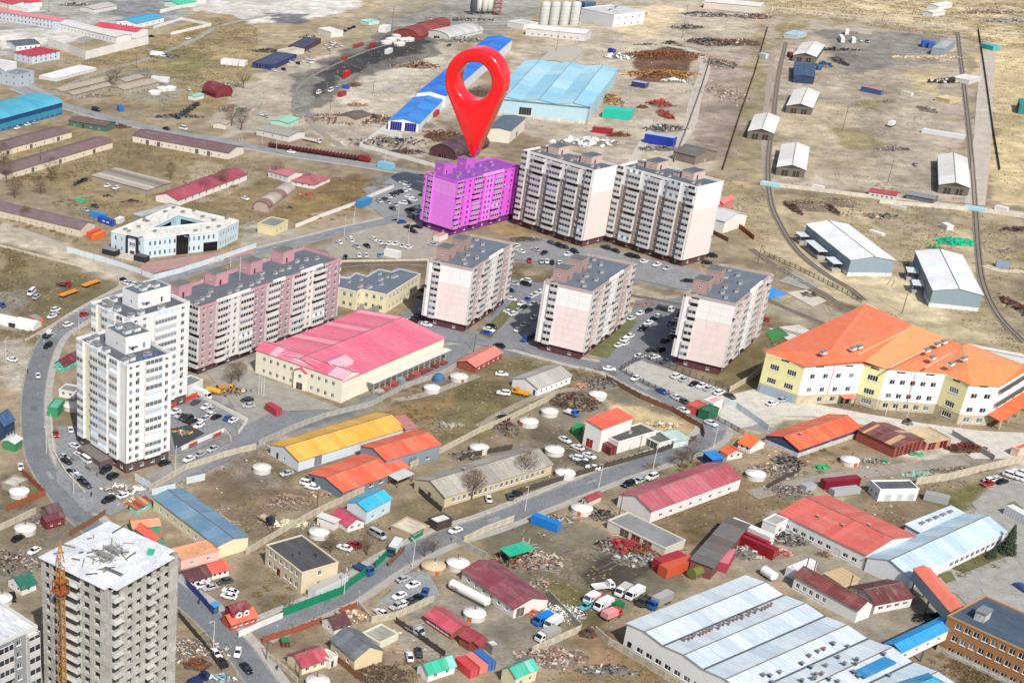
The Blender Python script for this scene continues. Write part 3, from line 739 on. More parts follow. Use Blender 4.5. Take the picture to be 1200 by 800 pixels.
for c_,nm_,P_ in(('d8d2c6','forecourt',[(855,463),(892,454),(900,463),(1010,484),(1080,496),(1150,505),(1215,508),(1215,538),(1140,538),(1118,520),(1075,512),(1010,498),(950,488),(915,488),(882,499),(868,502),(842,488)]),('a5a29b','yard_surface',[(1138,590),(1170,568),(1215,558),(1215,800),(1190,760),(1130,700),(1105,690),(1100,677),(1118,669),(1190,650),(1170,630),(1158,612)]),('939495','yard_surface',[(66,500),(92,500),(100,545),(150,578),(200,553),(325,492),(331,498),(196,573),(130,604),(100,600),(66,565)]),('8d8f90','yard_surface',[(200,468),(232,460),(290,493),(262,512),(225,530),(200,532)]),('85898c','yard_surface',[(285,500),(320,482),(400,484),(430,468),(520,405),(562,401),(548,412),(515,438),(475,451),(435,472),(382,486),(303,520),(240,554),(215,560),(262,534)]),('a39f95','yard_surface',[(238,432),(264,415),(300,440),(402,480),(320,482),(285,500),(270,470)]),('85868a','yard_surface',[(600,328),(644,330),(634,400),(628,416),(600,406),(556,398),(575,375)]),('85868a','yard_surface',[(745,352),(800,350),(793,428),(752,424),(720,440),(700,427),(735,380)]),('929394','yard_surface',[(600,290),(622,276),(684,291),(704,290),(830,320),(862,347),(820,344),(740,327),(690,314),(600,304)]),('85868a','yard_surface',[(440,392),(468,372),(496,346),(500,378),(560,392),(604,404),(600,410),(500,396),(462,392)]),('929394','yard_surface',[(436,222),(470,203),(502,210),(497,246),(450,256),(432,240)]),('a9a294','yard_surface',[(380,292),(440,266),(500,262),(512,285),(596,300),(592,304),(390,303)]),('6f7046','lawn',[(560,392),(602,352),(612,356),(574,398)]),('6f7046','lawn',[(690,415),(738,372),(746,378),(712,420)]),('6a6a40','lawn',[(1110,664),(1168,639),(1186,649),(1130,672)]),('76734a','lawn',[(1178,592),(1188,587),(1199,596),(1194,606),(1182,603)]),('6a6a40','lawn',[(1098,672),(1114,669),(1120,680),(1108,684)])):
 sheet(P_,c_,nm_,'soil' if nm_=='lawn' else 'concrete' if c_[0]in 'acd' else 'asphalt')
sheet([(732,427),(752,423),(853,458),(836,470),(800,468),(728,434)],'bcb8b0','paved_court','concrete')
sheet([(200,503),(222,498),(240,508),(205,527)],'3e4447','playground_surface')
sheet([(921,343),(945,340),(969,353),(952,360)],'d8cfbf','paved_court','concrete')
sheet([(945,340),(962,335),(930,320),(912,330)],'a9a7a0','paved_court','concrete')
sheet([(900,385),(936,381),(950,388),(925,400)],'d9d2c6','paved_court','concrete')
sheet([(897,390),(912,383),(925,393),(905,402)],'3f8a4a','paved_court','concrete')
sheet([(480,672),(500,668),(516,697),(505,708),(462,706),(438,712)],'989a9a','paved_court')
sheet([(1160,720),(1200,735),(1200,700),(1150,690)],'b2afa8','paved_court','concrete')
sheet([(160,318),(172,308),(245,298),(300,290),(296,298),(190,318),(166,325)],'b9918a','brick_paving','concrete')
def railway(pts,gauge=1.52):
 line=smooth_line([tuple(at(x,y))for x,y in pts],3.0)
 b=MB();ribbon(b,line,-1.6,1.6,0.10,mat('968b7c','soil'),0.1);tag(b.build('track_bed'),None,None,None,'structure')
 r=MB()
 for s in(-gauge/2,gauge/2):ribbon(r,line,s-0.07,s+0.07,0.42,mat('6a5a50','tin'),0.16)
 tag(r.build('rail'),None,None,None,'structure')
 s=MB();A,B_=offs(line,-1.3),offs(line,1.3);acc=0
 for i in range(len(line)-1):
  for k in(0,0.25,0.5,0.75):
   a,c=A[i].lerp(A[i+1],k),B_[i].lerp(B_[i+1],k);s.bar((a.x,a.y,0.16),(c.x,c.y,0.16),0.11,mat('8d857b','wood'),4)
 tag(s.build('railway_sleepers'),None,None,None,'stuff')
railway([(921,50),(912,90),(906,140),(900,190),(903,235),(915,265),(935,295),(965,320),(995,338),(1012,352)])
railway([(1122,38),(1127,80),(1133,130),(1139,190),(1143,245),(1147,300),(1153,335),(1170,370),(1200,402)])
railway([(880,292),(905,310),(935,328),(965,345),(1000,365),(1060,385)])
railway([(383,314),(440,309),(510,311),(600,326),(700,340),(800,358),(880,378),(940,394),(1000,416)])
railway([(860,330),(900,352),(960,378),(1010,402)])
random.seed(5)
rt=MB();rtm=[mat('8d8476','soil'),mat('c2b8a6','soil'),mat('7d7466','soil')]
for(x0,y0,x1,y1),n in(((910,60,1120,220),16),((640,50,830,170),12),((380,70,560,160),9),((240,100,380,160),7),((600,620,740,700),12),((225,530,340,610),8),((880,540,1100,570),6),((480,690,620,780),7),((610,470,700,545),7),((5,300,120,380),8),((950,310,1080,380),8),((60,60,250,120),6),((1080,690,1180,780),4),((0,395,35,470),4)):
 for i in range(n):
  a=(rnd(x0,x1),rnd(y0,y1));b=(a[0]+rnd(-60,60),a[1]+rnd(-14,14));m_=((a[0]+b[0])/2+rnd(-10,10),(a[1]+b[1])/2+rnd(-8,8))
  ln=smooth_line([tuple(at(*q))for q in(a,m_,b)],2.5);w=random.choice(rtm);_zr[0]+=0.0006
  for s_ in(-0.85,0.85):ribbon(rt,ln,s_-0.17,s_+0.17,0.012+0.00008*i,w)
tag(rt.build('wheel_ruts'),None,None,None,'stuff')
def scatter(name,regions,n,size,cols,hgt,seed):
 rs=np.random.RandomState(seed);V=[];MI=[]
 polys=[[tuple(at(x,y))[:2]for x,y in P]for P in regions]
 ar=[abs(sum(P[i][0]*P[(i+1)%len(P)][1]-P[(i+1)%len(P)][0]*P[i][1]for i in range(len(P))))for P in polys];tot=sum(ar)
 for P,A_ in zip(polys,ar):
  k=int(n*A_/tot);xs=[p[0]for p in P];ys=[p[1]for p in P]
  X,Y=rs.uniform(min(xs),max(xs),k*3),rs.uniform(min(ys),max(ys),k*3)
  keep=(_sdist(P,X,Y)<0)&(_vnoise(X,Y,9,seed+1)+0.5*_vnoise(X,Y,3,seed+2)>0.72)
  X,Y=X[keep][:k],Y[keep][:k];m=len(X);s=rs.uniform(size[0],size[1],m);h=rs.uniform(hgt[0],hgt[1],m);a=rs.uniform(0,3.14,m)
  c,d=np.cos(a)*s,np.sin(a)*s
  q=np.stack([np.stack([X-c,Y-d,0*X],-1),np.stack([X+c,Y+d,0*X],-1),np.stack([X+c*.7+d*.5,Y+d*.7-c*.5,h],-1),np.stack([X-c*.8+d*.4,Y-d*.8-c*.4,h*.8],-1)],1)
  V.append(q.reshape(-1,3))
 V=np.concatenate(V);nq=len(V)//4;me=bpy.data.meshes.new(name)
 me.vertices.add(len(V));me.vertices.foreach_set('co',V.astype('f').ravel());me.loops.add(len(V));me.loops.foreach_set('vertex_index',np.arange(len(V),dtype='i'))
 me.polygons.add(nq);me.polygons.foreach_set('loop_start',np.arange(0,len(V),4,dtype='i'));me.polygons.foreach_set('loop_total',np.full(nq,4,'i'))
 for c in cols:me.materials.append(mat(c,'leaf'))
 me.polygons.foreach_set('material_index',rs.randint(0,len(cols),nq).astype('i'));me.update()
 return tag(put(name,me),None,None,None,'stuff')
GR_=[[(110,62),(260,18),(300,28),(305,75),(265,130),(60,108)],[(45,148),(240,180),(440,215),(330,262),(290,290),(160,290),(0,200)],[(-5,285),(138,330),(110,372),(50,405),(-5,395)],[(835,205),(905,215),(900,300),(845,240)],[(450,485),(560,436),(612,414),(700,440),(640,465),(520,520)],[(930,225),(1160,245),(1215,300),(1215,420),(1150,400)],[(900,300),(1000,362),(1110,404),(1000,376),(920,330)],[(280,620),(420,600),(450,660),(330,720)],[(600,620),(740,640),(760,745),(640,740)],[(640,745),(800,760),(820,805),(640,810)],[(760,560),(860,545),(940,580),(880,640),(740,600)],[(1000,570),(1160,560),(1150,600),(1060,640)],[(842,440),(900,380),(925,395),(870,455)],[(870,-8),(1215,-8),(1215,60),(905,14)],[(1146,40),(1215,40),(1215,250),(1168,232)],[(420,620),(520,570),(720,545),(560,610)],[(383,306),(600,316),(900,370),(1000,420),(600,334),(383,322)],[(0,560),(30,560),(60,640),(0,680)],[(868,100),(892,40),(885,205),(858,208)],[(205,566),(320,520),(380,580),(260,640)]]
scatter('dry_grass',GR_,70000,(0.18,0.5),('84744e','96835a','74674a','67603f','a08e62'),(0.1,0.4),71)
LT_=[[(910,25),(1130,45),(1140,235),(905,215)],[(620,40),(892,-8),(830,200),(605,155)],[(250,130),(400,55),(545,55),(500,180),(330,150)],[(600,440),(720,440),(820,520),(680,570),(560,545)],[(470,660),(640,620),(740,740),(480,790)],[(880,520),(1060,520),(1060,640),(900,600)],[(0,600),(110,600),(0,680)],[(230,520),(340,520),(380,600),(260,640)],[(300,640),(430,600),(440,660),(330,700)],[(0,340),(120,400),(35,470),(0,470)],[(300,700),(480,690),(500,800),(320,800)],[(60,60),(260,90),(230,130),(60,110)]]
scatter('litter_and_stones',LT_,15000,(0.1,0.42),('b9b2a6','6b645a','d2cdc4','4c4740','a08c74','8d5a44','c2b6a4'),(0.1,0.5),83)
# ================================================================ tall blocks
PKL,GRY='f3dcd6','b9a8a0'
def tall_slab(L,F,R,basey,label,lowc,seed):
 random.seed(seed)
 root,W,D,z=block(L,F,R,basey,label,'5e3d3c',3.0,group='tall grey and white apartment slabs')
 pal={'balc':'d9d7d4'}
 bays=[(2.6,'b','d4d1cd','f4f2ee'),(2.6,'w',lowc,'f7f5f2')]
 for i in range(3):bays+=[(5.2,'B','d4d1cd','f4f2ee'),(3.0,'w',lowc,'f7f5f2')]
 bays+=[(2.8,'b','d4d1cd','f4f2ee'),(0.35,'n',PKL,'f7f5f2')]
 flats_face(root,'l',W,D,3.0,z-0.05,12,bays[::-1],3,pal,1.0)
 flats_face(root,'f',W,D,3.0,z-0.05,12,[(1,'n','fce4de','fdfcfb')],4,pal)
 flats_face(root,'b',W,D,3.0,z-0.05,12,[(1,'n','fce4de','fdfcfb')],4,pal)
 flats_face(root,'r',W,D,3.0,z-0.05,12,bays,3,pal,1.0)
 flat_roof(root,W,D,z,'5f6670','f4f2ee',0.9)
 for fy in(0.22,0.68):
  stair_house(root,W*0.52,D*fy,W*0.46,6.0,3.3,z-0.9,'d8bdb4','5f6670')
  put('lift_shaft_cap',vent_mesh(2.2,3.0,2.0,'d8bdb4'),root,(W*0.6,D*fy+9.0,z-0.9))
 for fy in(0.08,0.16,0.45,0.56,0.62,0.9):put('roof_vent',vent_mesh(1.6,1.0,1.1),root,(W*rnd(0.25,0.4),D*fy,z-0.9))
 for i in range(5):put('roof_pipe',pipe_mesh(1.2,0.1,'9a9a9a'),root,(W*0.45,D*(0.1+0.19*i),z-0.9))
 return root
tall_slab((614,175.5),(697.5,199.5),(725,193.5),290.0,'long grey and white slab with pale pink end wall, beside the magenta block','a0928c',1)
tall_slab((726,193),(818,219),(847.4,212),313.0,'rightmost and nearest tall slab, pale pink end wall facing the rail tracks','a79387',2)
def mid_block(L,F,R,basey,label,seed,magenta=False,group='nine storey pink blocks'):
 random.seed(seed)
 if magenta:c=dict(base='7a1f7e',g0='ff8cfe',g1='ff9cfe',w='ff8cfa',p='e562e4',b='ee70ee',deck='8f48b0',hut='cf62d2',fr='e85ae8',pk='ef6cee')
 else:c=dict(base='5e3237',g0='fbe8e4',g1='fffdfb',w='f6f2f0',p='c6aea8',b='dcd6d2',deck='6c7582',hut='b2958d',fr='f2f2f2',pk='d4c4be')
 root,W,D,z=block(L,F,R,basey,label,c['base'],3.2,group=group)
 pal={'balc':c['b'],'frame':c['fr']}
 z1=z-0.05
 flats_face(root,'l',W,D,3.2,z1,9,[(6.4,'n',c['g0'],c['g1']),(1.5,'b',c['g1'],c['g1']),(1.0,'n',c['g1'],c['g1'])],3,pal,0.7)
 bays=[(2.3,'b',c['pk'],c['pk']),(2.6,'w',c['p'],c['p']),(2.4,'w',c['pk'],c['p']),(3.6,'B',c['pk'],c['pk']),(2.2,'w',c['p'],c['p']),(3.2,'W',c['w'],c['w']),(3.8,'B',c['w'],c['w']),(3.0,'w',c['p'],c['p']),(3.0,'w',c['p'],c['pk']),(2.4,'b',c['pk'],c['pk'])]
 flats_face(root,'f',W,D,3.2,z1,9,bays,2,pal,0.9)
 flats_face(root,'b',W,D,3.2,z1,9,bays,2,pal,0.9)
 flats_face(root,'r',W,D,3.2,z1,9,[(1,'n',c['g0'],c['g1'])],3,pal)
 lb=MB();lb.box(-0.04,W*0.9,-0.05,-0.003,z-8.6,z-8.45,mat(c['g1'],'plain'));lb.build('string_course',root)
 flat_roof(root,W,D,z,c['deck'],c['p'],0.8)
 pp=MB();pp.box(W*0.40,W*0.72,-0.25,0.3,z-0.8,z+0.5,mat(c['g1'],'wall'));pp.build('raised_parapet',root)
 for fx in(0.12,0.46):
  stair_house(root,W*fx,D*0.70,6.2,D*0.29,4.6,z-0.8,c['hut'],'6b6a6c' if not magenta else '8a6f94','d8d0ca' if not magenta else 'd9a0d6')
  if not magenta:
   sb=MB();sb.box(0,2.4,0,D*0.2,0,3.9,mat(c['hut'],'wall'),mat('5c6066','flat'));sb.build('lift_housing',root,(W*fx+6.4,D*0.74,z-0.8))
 for fx,fy in((0.05,0.85),(0.14,0.3),(0.25,0.45),(0.36,0.25),(0.4,0.5),(0.6,0.35),(0.68,0.7),(0.8,0.55),(0.9,0.8)):
  put('roof_vent',vent_mesh(1.5,1.0,1.3,'c9c8c4' if not magenta else 'cf7fd2'),root,(W*fx,D*fy,z-0.8),rnd(-0.1,0.1))
 return root
mid_block((503.6,304.6),(553.5,315.1),(602.5,284.5),390.4,'pale pink nine storey block left of the other two, beside the cream kindergarten',3)
mid_block((641.9,328.8),(694.4,341.9),(739.9,307.8),422.4,'pale pink nine storey block in the middle of three, between two car parks',4)
mid_block((805.3,342.8),(862.5,355.9),(901.9,320.3),440.3,'pale pink nine storey block on the right of three, above the fenced sports court',5)
MAG=mid_block((502.5,201.5),(535.5,212.8),(608,193.3),277.0,'bright magenta apartment block standing under the giant red pin',6,True,None)
del_group=MAG
# ---- long pink block
random.seed(11)
def long_pink():
 L,F,R=(203,340),(234.5,359.5),(387,299)
 root,W,D,z=block(L,F,R,440.0,'very long pink and white apartment block with four roof huts, behind white towers','4d3336',2.6)
 pal={'balc':'dedad6'};P_,Wh,Pk='c2a2a6','e9e4e0','b99aa0'
 bays=[(5.4,'W',P_,P_),(3.6,'B',Wh,Wh),(4.2,'W',Wh,Wh),(4.8,'B',Wh,Wh),(5.0,'W',Pk,Pk),(4.4,'B',Wh,Wh),(4.8,'W',Pk,Pk),(4.4,'B',Wh,Wh),(3.6,'W','f0e6dc','f0e6dc'),(4.6,'B',Wh,Wh),(5.6,'W',Pk,Pk)]
 flats_face(root,'f',W,D,2.6,z-0.05,9,bays,2,pal,0.95)
 flats_face(root,'b',W,D,2.6,z-0.05,9,bays,2,pal,0.95)
 flats_face(root,'l',W,D,2.6,z-0.05,9,[(2.0,'b',Wh,Wh),(6.4,'n','c9b6a4','e8e4e2')],3,pal,0.8)
 flats_face(root,'r',W,D,2.6,z-0.05,9,[(2.0,'b',Wh,Wh),(6.4,'n','c9b6a4','e8e4e2')],3,pal,0.8)
 for i,(a,b_)in enumerate(((0.11,0.34),(0.50,0.585),(0.70,0.86))):
  pp=MB();pp.box(W*a,W*b_,-0.3,0.3,z-0.8,z+0.5,mat('f1efec','wall'));pp.build('raised_parapet',root)
 flat_roof(root,W,D,z,'6a7078','cf9aa6',0.8)
 for fx in(0.02,0.27,0.51,0.745):
  stair_house(root,W*fx,D*0.66,6.6,D*0.30,4.4,z-0.8,'cf9ba4','77736f','d9c9c6')
 for i in range(18):put('roof_vent',vent_mesh(1.7,1.0,1.1),root,(W*(0.04+0.052*i),D*rnd(0.2,0.55),z-0.8),rnd(-0.1,0.1))
 pm=MB();pm.bar((0,0,0),(0,0,9),0.1,mat('cfd4d6','plain'),6);pm.build('antenna_mast',root,(W*0.42,D*0.6,z-0.8))
long_pink()
# ---- white towers
def white_tower(L,F,R,z,label,seed,cols=True):
 random.seed(seed)
 f,th,W,D=corners(None,L,F,R,z)
 root=thing('tower_block',label,'tower block',(f.x,f.y,0),th,'white residential towers')
 bh=3.6;pal={'balc':'eceff0'}
 wh,ye='f5f5f3','f2efcf'
 left=[(3.0,'n',wh,wh),(3.6,'g',wh,wh),(1.0,'n',wh,wh),(4.0,'g',wh,wh),(3.6,'g',wh,wh),(1.2,'w',wh,wh),(2.0,'n',ye,ye),(3.0,'g',wh,wh),(0.9,'n',wh,wh)]
 flats_face(root,'l',W,D,bh,z-0.05,12,left,0,pal,0.8)
 flats_face(root,'r',W,D,bh,z-0.05,12,left[::-1],0,pal,0.8)
 front=[(0.5,'n',wh,wh),(1.5,'w',wh,wh),(2.0,'w',wh,wh),(0.6,'n',wh,wh),(4.6,'g',wh,wh),(0.7,'n',wh,wh),(1.6,'w',wh,wh),(0.5,'n',wh,wh)]
 flats_face(root,'f',W,D,bh,z-0.05,12,front,0,pal,0.9,win=(1.5,1.5))
 flats_face(root,'b',W,D,bh,z-0.05,12,front[::-1],0,pal,0.9)
 b=MB()
 if seed==21:
  sg=MB()
  for k in range(15):sg.box(W*0.28+k*0.55,W*0.28+k*0.55+0.38,0.45,0.6,z+0.0,z+rnd(0.7,1.3),mat(random.choice(('3f4f9c','5a5fae','3a7fa8')),'paint'))
  for k in(0.1,0.9):sg.box(W*0.28,W*0.28+8.2,0.65,0.72,z-0.2+k,z-0.1+k,mat('6a6a72','plain'))
  sg.build('rooftop_sign',root)
 for f_ in 'flrb':
  ln=(W if f_ in 'fb' else D)-0.5;n=int(ln/4)
  hl=[((k+0.5)*ln/n-0.7,(k+0.5)*ln/n+0.7,1.2,2.4)for k in range(n)]
  wall_face(b,f_,0,ln,0,bh,W-0.5,D-0.5,hl,mat('62484a','wall'))
  for h in hl:
   p=fpos(f_,(h[0]+h[1])/2,-0.12,W-0.5,D-0.5);put('basement_window',win_mesh(1.4,1.2,'two'),root,(p[0]+0.25,p[1]+0.25,1.2),FROT[f_])
 b.build('plinth',root,(0.25,0.25,0))
 ec=MB()
 ec.box(-5.0,0,D*0.25,D*0.72,0,3.0,mat('6a5556','wall'),mat('7b7371','flat'));ec.box(-8.0,-5.0,D*0.28,D*0.40,0,1.2,mat('8b8684','concrete'))
 ec.box(-8.5,-5.0,D*0.60,D*0.70,0,0.9,mat('8b8684','concrete'))
 ec.build('entrance_porch',root)
 e=MB();e.box(-0.09,0.02,-0.09,0.02,0.5,z,mat('5a5a5c','plain'));e.build('corner_trim',root)
 flat_roof(root,W,D,z,'5c6168','f5f5f3',0.9,0.25)
 hx,hy,hw,hd,hh=W*0.34,D*0.32,W*0.55,D*0.40,5.6
 hb=MB();holes=[(hw*0.25,hw*0.25+0.9,0.6,2.5),(hw*0.7,hw*0.7+0.9,0.6,2.5)]
 for f_ in 'flrb':wall_face(hb,f_,0,hw if f_ in 'fb' else hd,0,hh,hw,hd,holes if f_ in 'f' else[(hd*0.4,hd*0.4+0.8,1.5,2.6)]if f_=='l' else[],mat('f5f5f3','wall'))
 ho=hb.build('plant_room',root,(hx,hy,z-0.9))
 for h in holes:put('plant_room_window',win_mesh(0.9,1.9,'one'),ho,((h[0]+h[1])/2,0.12,0.6))
 put('plant_room_window',win_mesh(0.8,1.1,'one'),ho,(0.12,hd*0.4+0.4,1.5),FROT['l'])
 r=MB();r.box(0.2,hw-0.2,0.2,hd-0.2,hh-0.4,hh-0.3,mat('5f6b77','flat'));r.build('plant_room_roof',ho)
 for a,c in((0.3,0.3),(0.5,0.5),(0.35,0.72),(0.68,0.3)):put('roof_vent',vent_mesh(2.4,1.5,1.5,'e6e8e8'),ho,(hw*a,hd*c,hh-0.32),0.05)
 for a,c in((0.1,0.12),(0.28,0.15),(0.12,0.5),(0.14,0.72),(0.6,0.12),(0.15,0.85),(0.08,0.62),(0.3,0.88)):put('roof_vent',vent_mesh(2.0,1.6,1.6,'e6e8e8'),root,(W*a,D*c,z-0.9),0.05)
 cb=MB();cb.box(0,3.2,-1.2,0,2.6,2.8,mat('f5f5f3','wall'),bottom=True);cb.build('plant_room_canopy',ho,(hw*0.1,0,0))
 return root
zA=z_of((148.1,427.7),555.6)
white_tower((88,395.5),(148.1,427.7),(202.7,413.9),zA,'white twelve storey tower in front, at the bend of the road',21)
white_tower((115,351.5),(152,374),(215.5,351),zA,'white tower standing behind the front one, beside the long pink block',22)
# ---- concrete tower under construction
random.seed(31)
def shell_tower():
 L,F,R=(48.5,652),(130.5,692),(209,648)
 z=38.0
 f,th,W,D=corners(None,L,F,R,z)
 root=thing('unfinished_tower','raw concrete tower under construction with open balconies and empty window holes','tower block',(f.x,f.y,0),th)
 cm,cd,sl=mat('bdbab3','concrete'),mat('1c1c1e','plain'),mat('d9dbd9','concrete')
 nf=13;fh=z/nf
 def face(fc,ln,cols,balc):
  for k in range(nf):
   b=MB();holes=[]
   for s,w in cols:holes.append((ln*s-w/2,ln*s+w/2,fh*k+0.6,fh*k+fh-0.42))
   for s,w in balc:holes.append((ln*s-w/2,ln*s+w/2,fh*k+0.15,fh*k+fh-0.25))
   wall_face(b,fc,0,ln,fh*k,fh*(k+1)-0.06,W,D,holes,mat(random.choice(('bdbab3','c6c3bc','b5b2ab','c0bcb2')),'concrete'),0.0,0.45)
   b.build('wall_panel',root)
   for s,w in balc:
    bb=MB();a,c=ln*s-w/2-0.3,ln*s+w/2+0.3
    p0=fpos(fc,a,0.0,W,D);p1=fpos(fc,c,1.3,W,D)
    x0,x1=sorted((p0[0],p1[0]));y0,y1=sorted((p0[1],p1[1]))
    bb.box(x0,x1,y0,y1,fh*k+0.0,fh*k+0.16,mat('d3d2cc','concrete'),bottom=True)
    for ss in(a,c):
     q0=fpos(fc,ss-0.07,0.0,W,D);q1=fpos(fc,ss+0.07,0.9,W,D)
     u0,u1=sorted((q0[0],q1[0]));v0,v1=sorted((q0[1],q1[1]))
     bb.box(u0,u1,v0,v1,fh*k+0.16,fh*k+fh*0.45,mat('cfcdc6','concrete'))
    bb.build('balcony',root)
  e=MB()
  for k in range(1,nf+1):
   p0=fpos(fc,0,0.0,W,D);p1=fpos(fc,ln,0.1,W,D)
   x0,x1=sorted((p0[0],p1[0]));y0,y1=sorted((p0[1],p1[1]))
   e.box(x0,x1,y0,y1,fh*k-0.2,fh*k-0.05,mat('cbc9c2','concrete'),bottom=True)
  e.build('slab_edge',root)
 face('l',D,[(0.20,1.9),(0.35,1.9),(0.80,1.9),(0.92,1.4)],[(0.56,5.2)])
 face('f',W,[(0.28,1.8),(0.41,1.8),(0.70,1.6),(0.83,1.8)],[(0.07,2.6),(0.56,2.0)])
 face('r',D,[(0.2,1.5),(0.5,1.5),(0.8,1.5)],[])
 face('b',W,[(0.3,1.4),(0.7,1.4)],[])
 for k in range(nf):
  s=MB();s.box(0.05,W-0.05,0.05,D-0.05,fh*k-0.12,fh*k,sl,bottom=True);s.build('floor_slab',root)
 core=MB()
 core.box(3.2,W-3.2,3.2,D-3.2,0,z-0.5,mat('4a4946','concrete'));core.build('core_wall',root)  # core concrete coloured dark to paint the interior shade behind the holes
 r=MB();r.box(-0.6,W+0.4,1.5,D+0.4,z-0.2,z+0.05,mat('e9ecee','concrete'));r.box(1.0,W-2,-0.7,1.5,z-0.2,z+0.06,mat('e9ecee','concrete'));r.build('roof_slab',root)
 for x0,x1,y0,y1 in((2,8,3,9),(9,15,2.5,8),(2.5,9,17,24),(11,18,16,24),(14,19,9,14)):
  g=MB();g.box(x0,min(x1,W-1),y0,min(y1,D-1),z+0.07,z+0.16+rnd(0,0.1),mat(random.choice(('dfe3e6','eef0f1','d2d6d9')),'concrete'));g.build('roof_plate',root)
 h=MB()
 for i in range(60):
  x,y=W*rnd(0.3,0.66),D*rnd(0.38,0.66)
  h.bar((x,y,z),(x+rnd(-2,2),y+rnd(-2,2),z+rnd(0.2,1.6)),0.07,mat('70726f','tin'),4)
 h.box(W*0.4,W*0.46,D*0.42,D*0.6,z,z+1.0,mat('8f8f8c','concrete'));h.box(W*0.54,W*0.6,D*0.44,D*0.62,z,z+0.8,mat('8f8f8c','concrete'))
 tag(h.build('formwork_scrap',root),None,None,None,'stuff')
 for i in range(26):
  g=MB();g.box(0,rnd(1.2,5),0,0.25,0,0.22,mat(random.choice(('77706a','a89a88','5f6265')),'wood'));g.build('timber_beam',root,(W*rnd(0.1,0.85),D*rnd(0.08,0.9),z+0.2),rnd(0,3))
 g=MB();g.box(0,5.2,0,1.1,0,0.12,mat('6d6f70','tin'));g.build('steel_grating',root,(W*0.3,D*0.12,z+0.25),math.pi/2+0.05)
 g=MB();g.box(0,2.2,0,1.1,0,0.6,mat('2fb59a','canvas'));g.box(0.3,1.5,0.9,1.4,0,0.9,mat('2fb59a','canvas'));g.build('green_tarpaulin',root,(W*0.78,D*0.16,z+0.1),0.5)
 p=at(69,668,z)
 cr=thing('crane_mast','yellow lattice crane mast rising against the unfinished concrete tower','crane',(0,0,0),th)
 lp=Matrix.Rotation(th,3,'Z')@Vector((-2.6,D*0.60,0));cr.location=(f.x+lp.x,f.y+lp.y,0)
 ym=mat('c48a34','paint');w_=0.65;H=z+3.5
 for k in range(int(H/2.0)):
  b=MB();z0,z1=2.0*k,2.0*(k+1)
  cs=[(-w_,-w_),(w_,-w_),(w_,w_),(-w_,w_)]
  for i in range(4):
   a,c=cs[i],cs[(i+1)%4]
   b.bar((*a,z0),(*a,z1),0.1,ym,4);b.bar((*a,z0),(*c,z0),0.05,ym,4)
   b.bar((*a,z0),(*c,z1),0.05,ym,4)
  put('mast_section',b.mesh('mast_section'),cr)
 b=MB();om=mat('a8572a','rust')
 b.box(-1.5,1.5,-1.5,1.5,z-4.5,z-4.2,om,bottom=True);b.box(-1.3,1.3,-1.3,1.3,z-1.8,z-1.5,om,bottom=True)
 for s in(-1.4,1.4):
  for t_ in(-1.4,1.4):b.bar((s,t_,z-4.4),(s*0.9,t_*0.9,z-1.5),0.12,om)
  b.box(-1.5,1.5,s-0.08,s+0.08,z-3.4,z-3.25,om)
 b.box(-1.3,0.2,-1.6,-1.1,z-4.2,z-2.4,om)
 b.build('climbing_collar',cr)
 b=MB();top=H+5.5
 for s,t_ in((-w_,-w_),(w_,-w_),(w_,w_),(-w_,w_)):b.bar((s,t_,H-0.5),(0,0,top),0.12,ym)
 for k in range(4):
  q=w_*(1-k/5);zz=H+k*1.1
  for i in range(4):
   cs=[(-q,-q),(q,-q),(q,q),(-q,q)];b.bar((*cs[i],zz),(*cs[(i+1)%4],zz),0.06,ym)
 b.build('mast_head',cr)
shell_tower()
# ---- grey block cut by the lower left edge
random.seed(33)
def corner_block():
 z=34.0
 f,th,W,D=corners(None,(-105,735),(-52,776),(41.5,731),z)
 D=(at(0,705,z)-at(41.5,731,z)).length*1.9
 root=thing('apartment_block','grey apartment block with white roof cut off by the lower left corner','apartment block',(f.x,f.y,0),th)
 pal={'balc':'c9c9c6'}
 g='8f9497'
 bays=[(3.4,'w',g,g),(4.0,'B',g,g),(3.0,'w',g,g),(4.2,'b',g,g),(4.0,'w',g,g),(3.2,'b','dcdad4','dcdad4')]
 flats_face(root,'f',W,D,0,z-0.9,11,bays,1,pal,1.1)
 flats_face(root,'r',W,D,0,z-0.9,11,[(1,'n',g,'b9bbbb')],1,pal)
 flats_face(root,'l',W,D,0,z-0.9,11,[(1,'n',g,'b9bbbb')],1,pal)
 flats_face(root,'b',W,D,0,z-0.9,11,[(1,'n',g,'b9bbbb')],1,pal)
 flat_roof(root,W,D,z,'e4e8ea','d9d9d5',0.7,0.3)
 for i in range(5):put('roof_vent',vent_mesh(1.2,0.9,1.0,'b98a7a'),root,(W*(0.5+0.09*i),D*rnd(0.3,0.7),z-0.7))
 c=MB();c.box(0,2.6,-1.3,0.0,0,0.2,mat('e2dfd8','concrete'),bottom=True);c.build('canopy',root,(W-3.2,0,z-1.4))
corner_block()
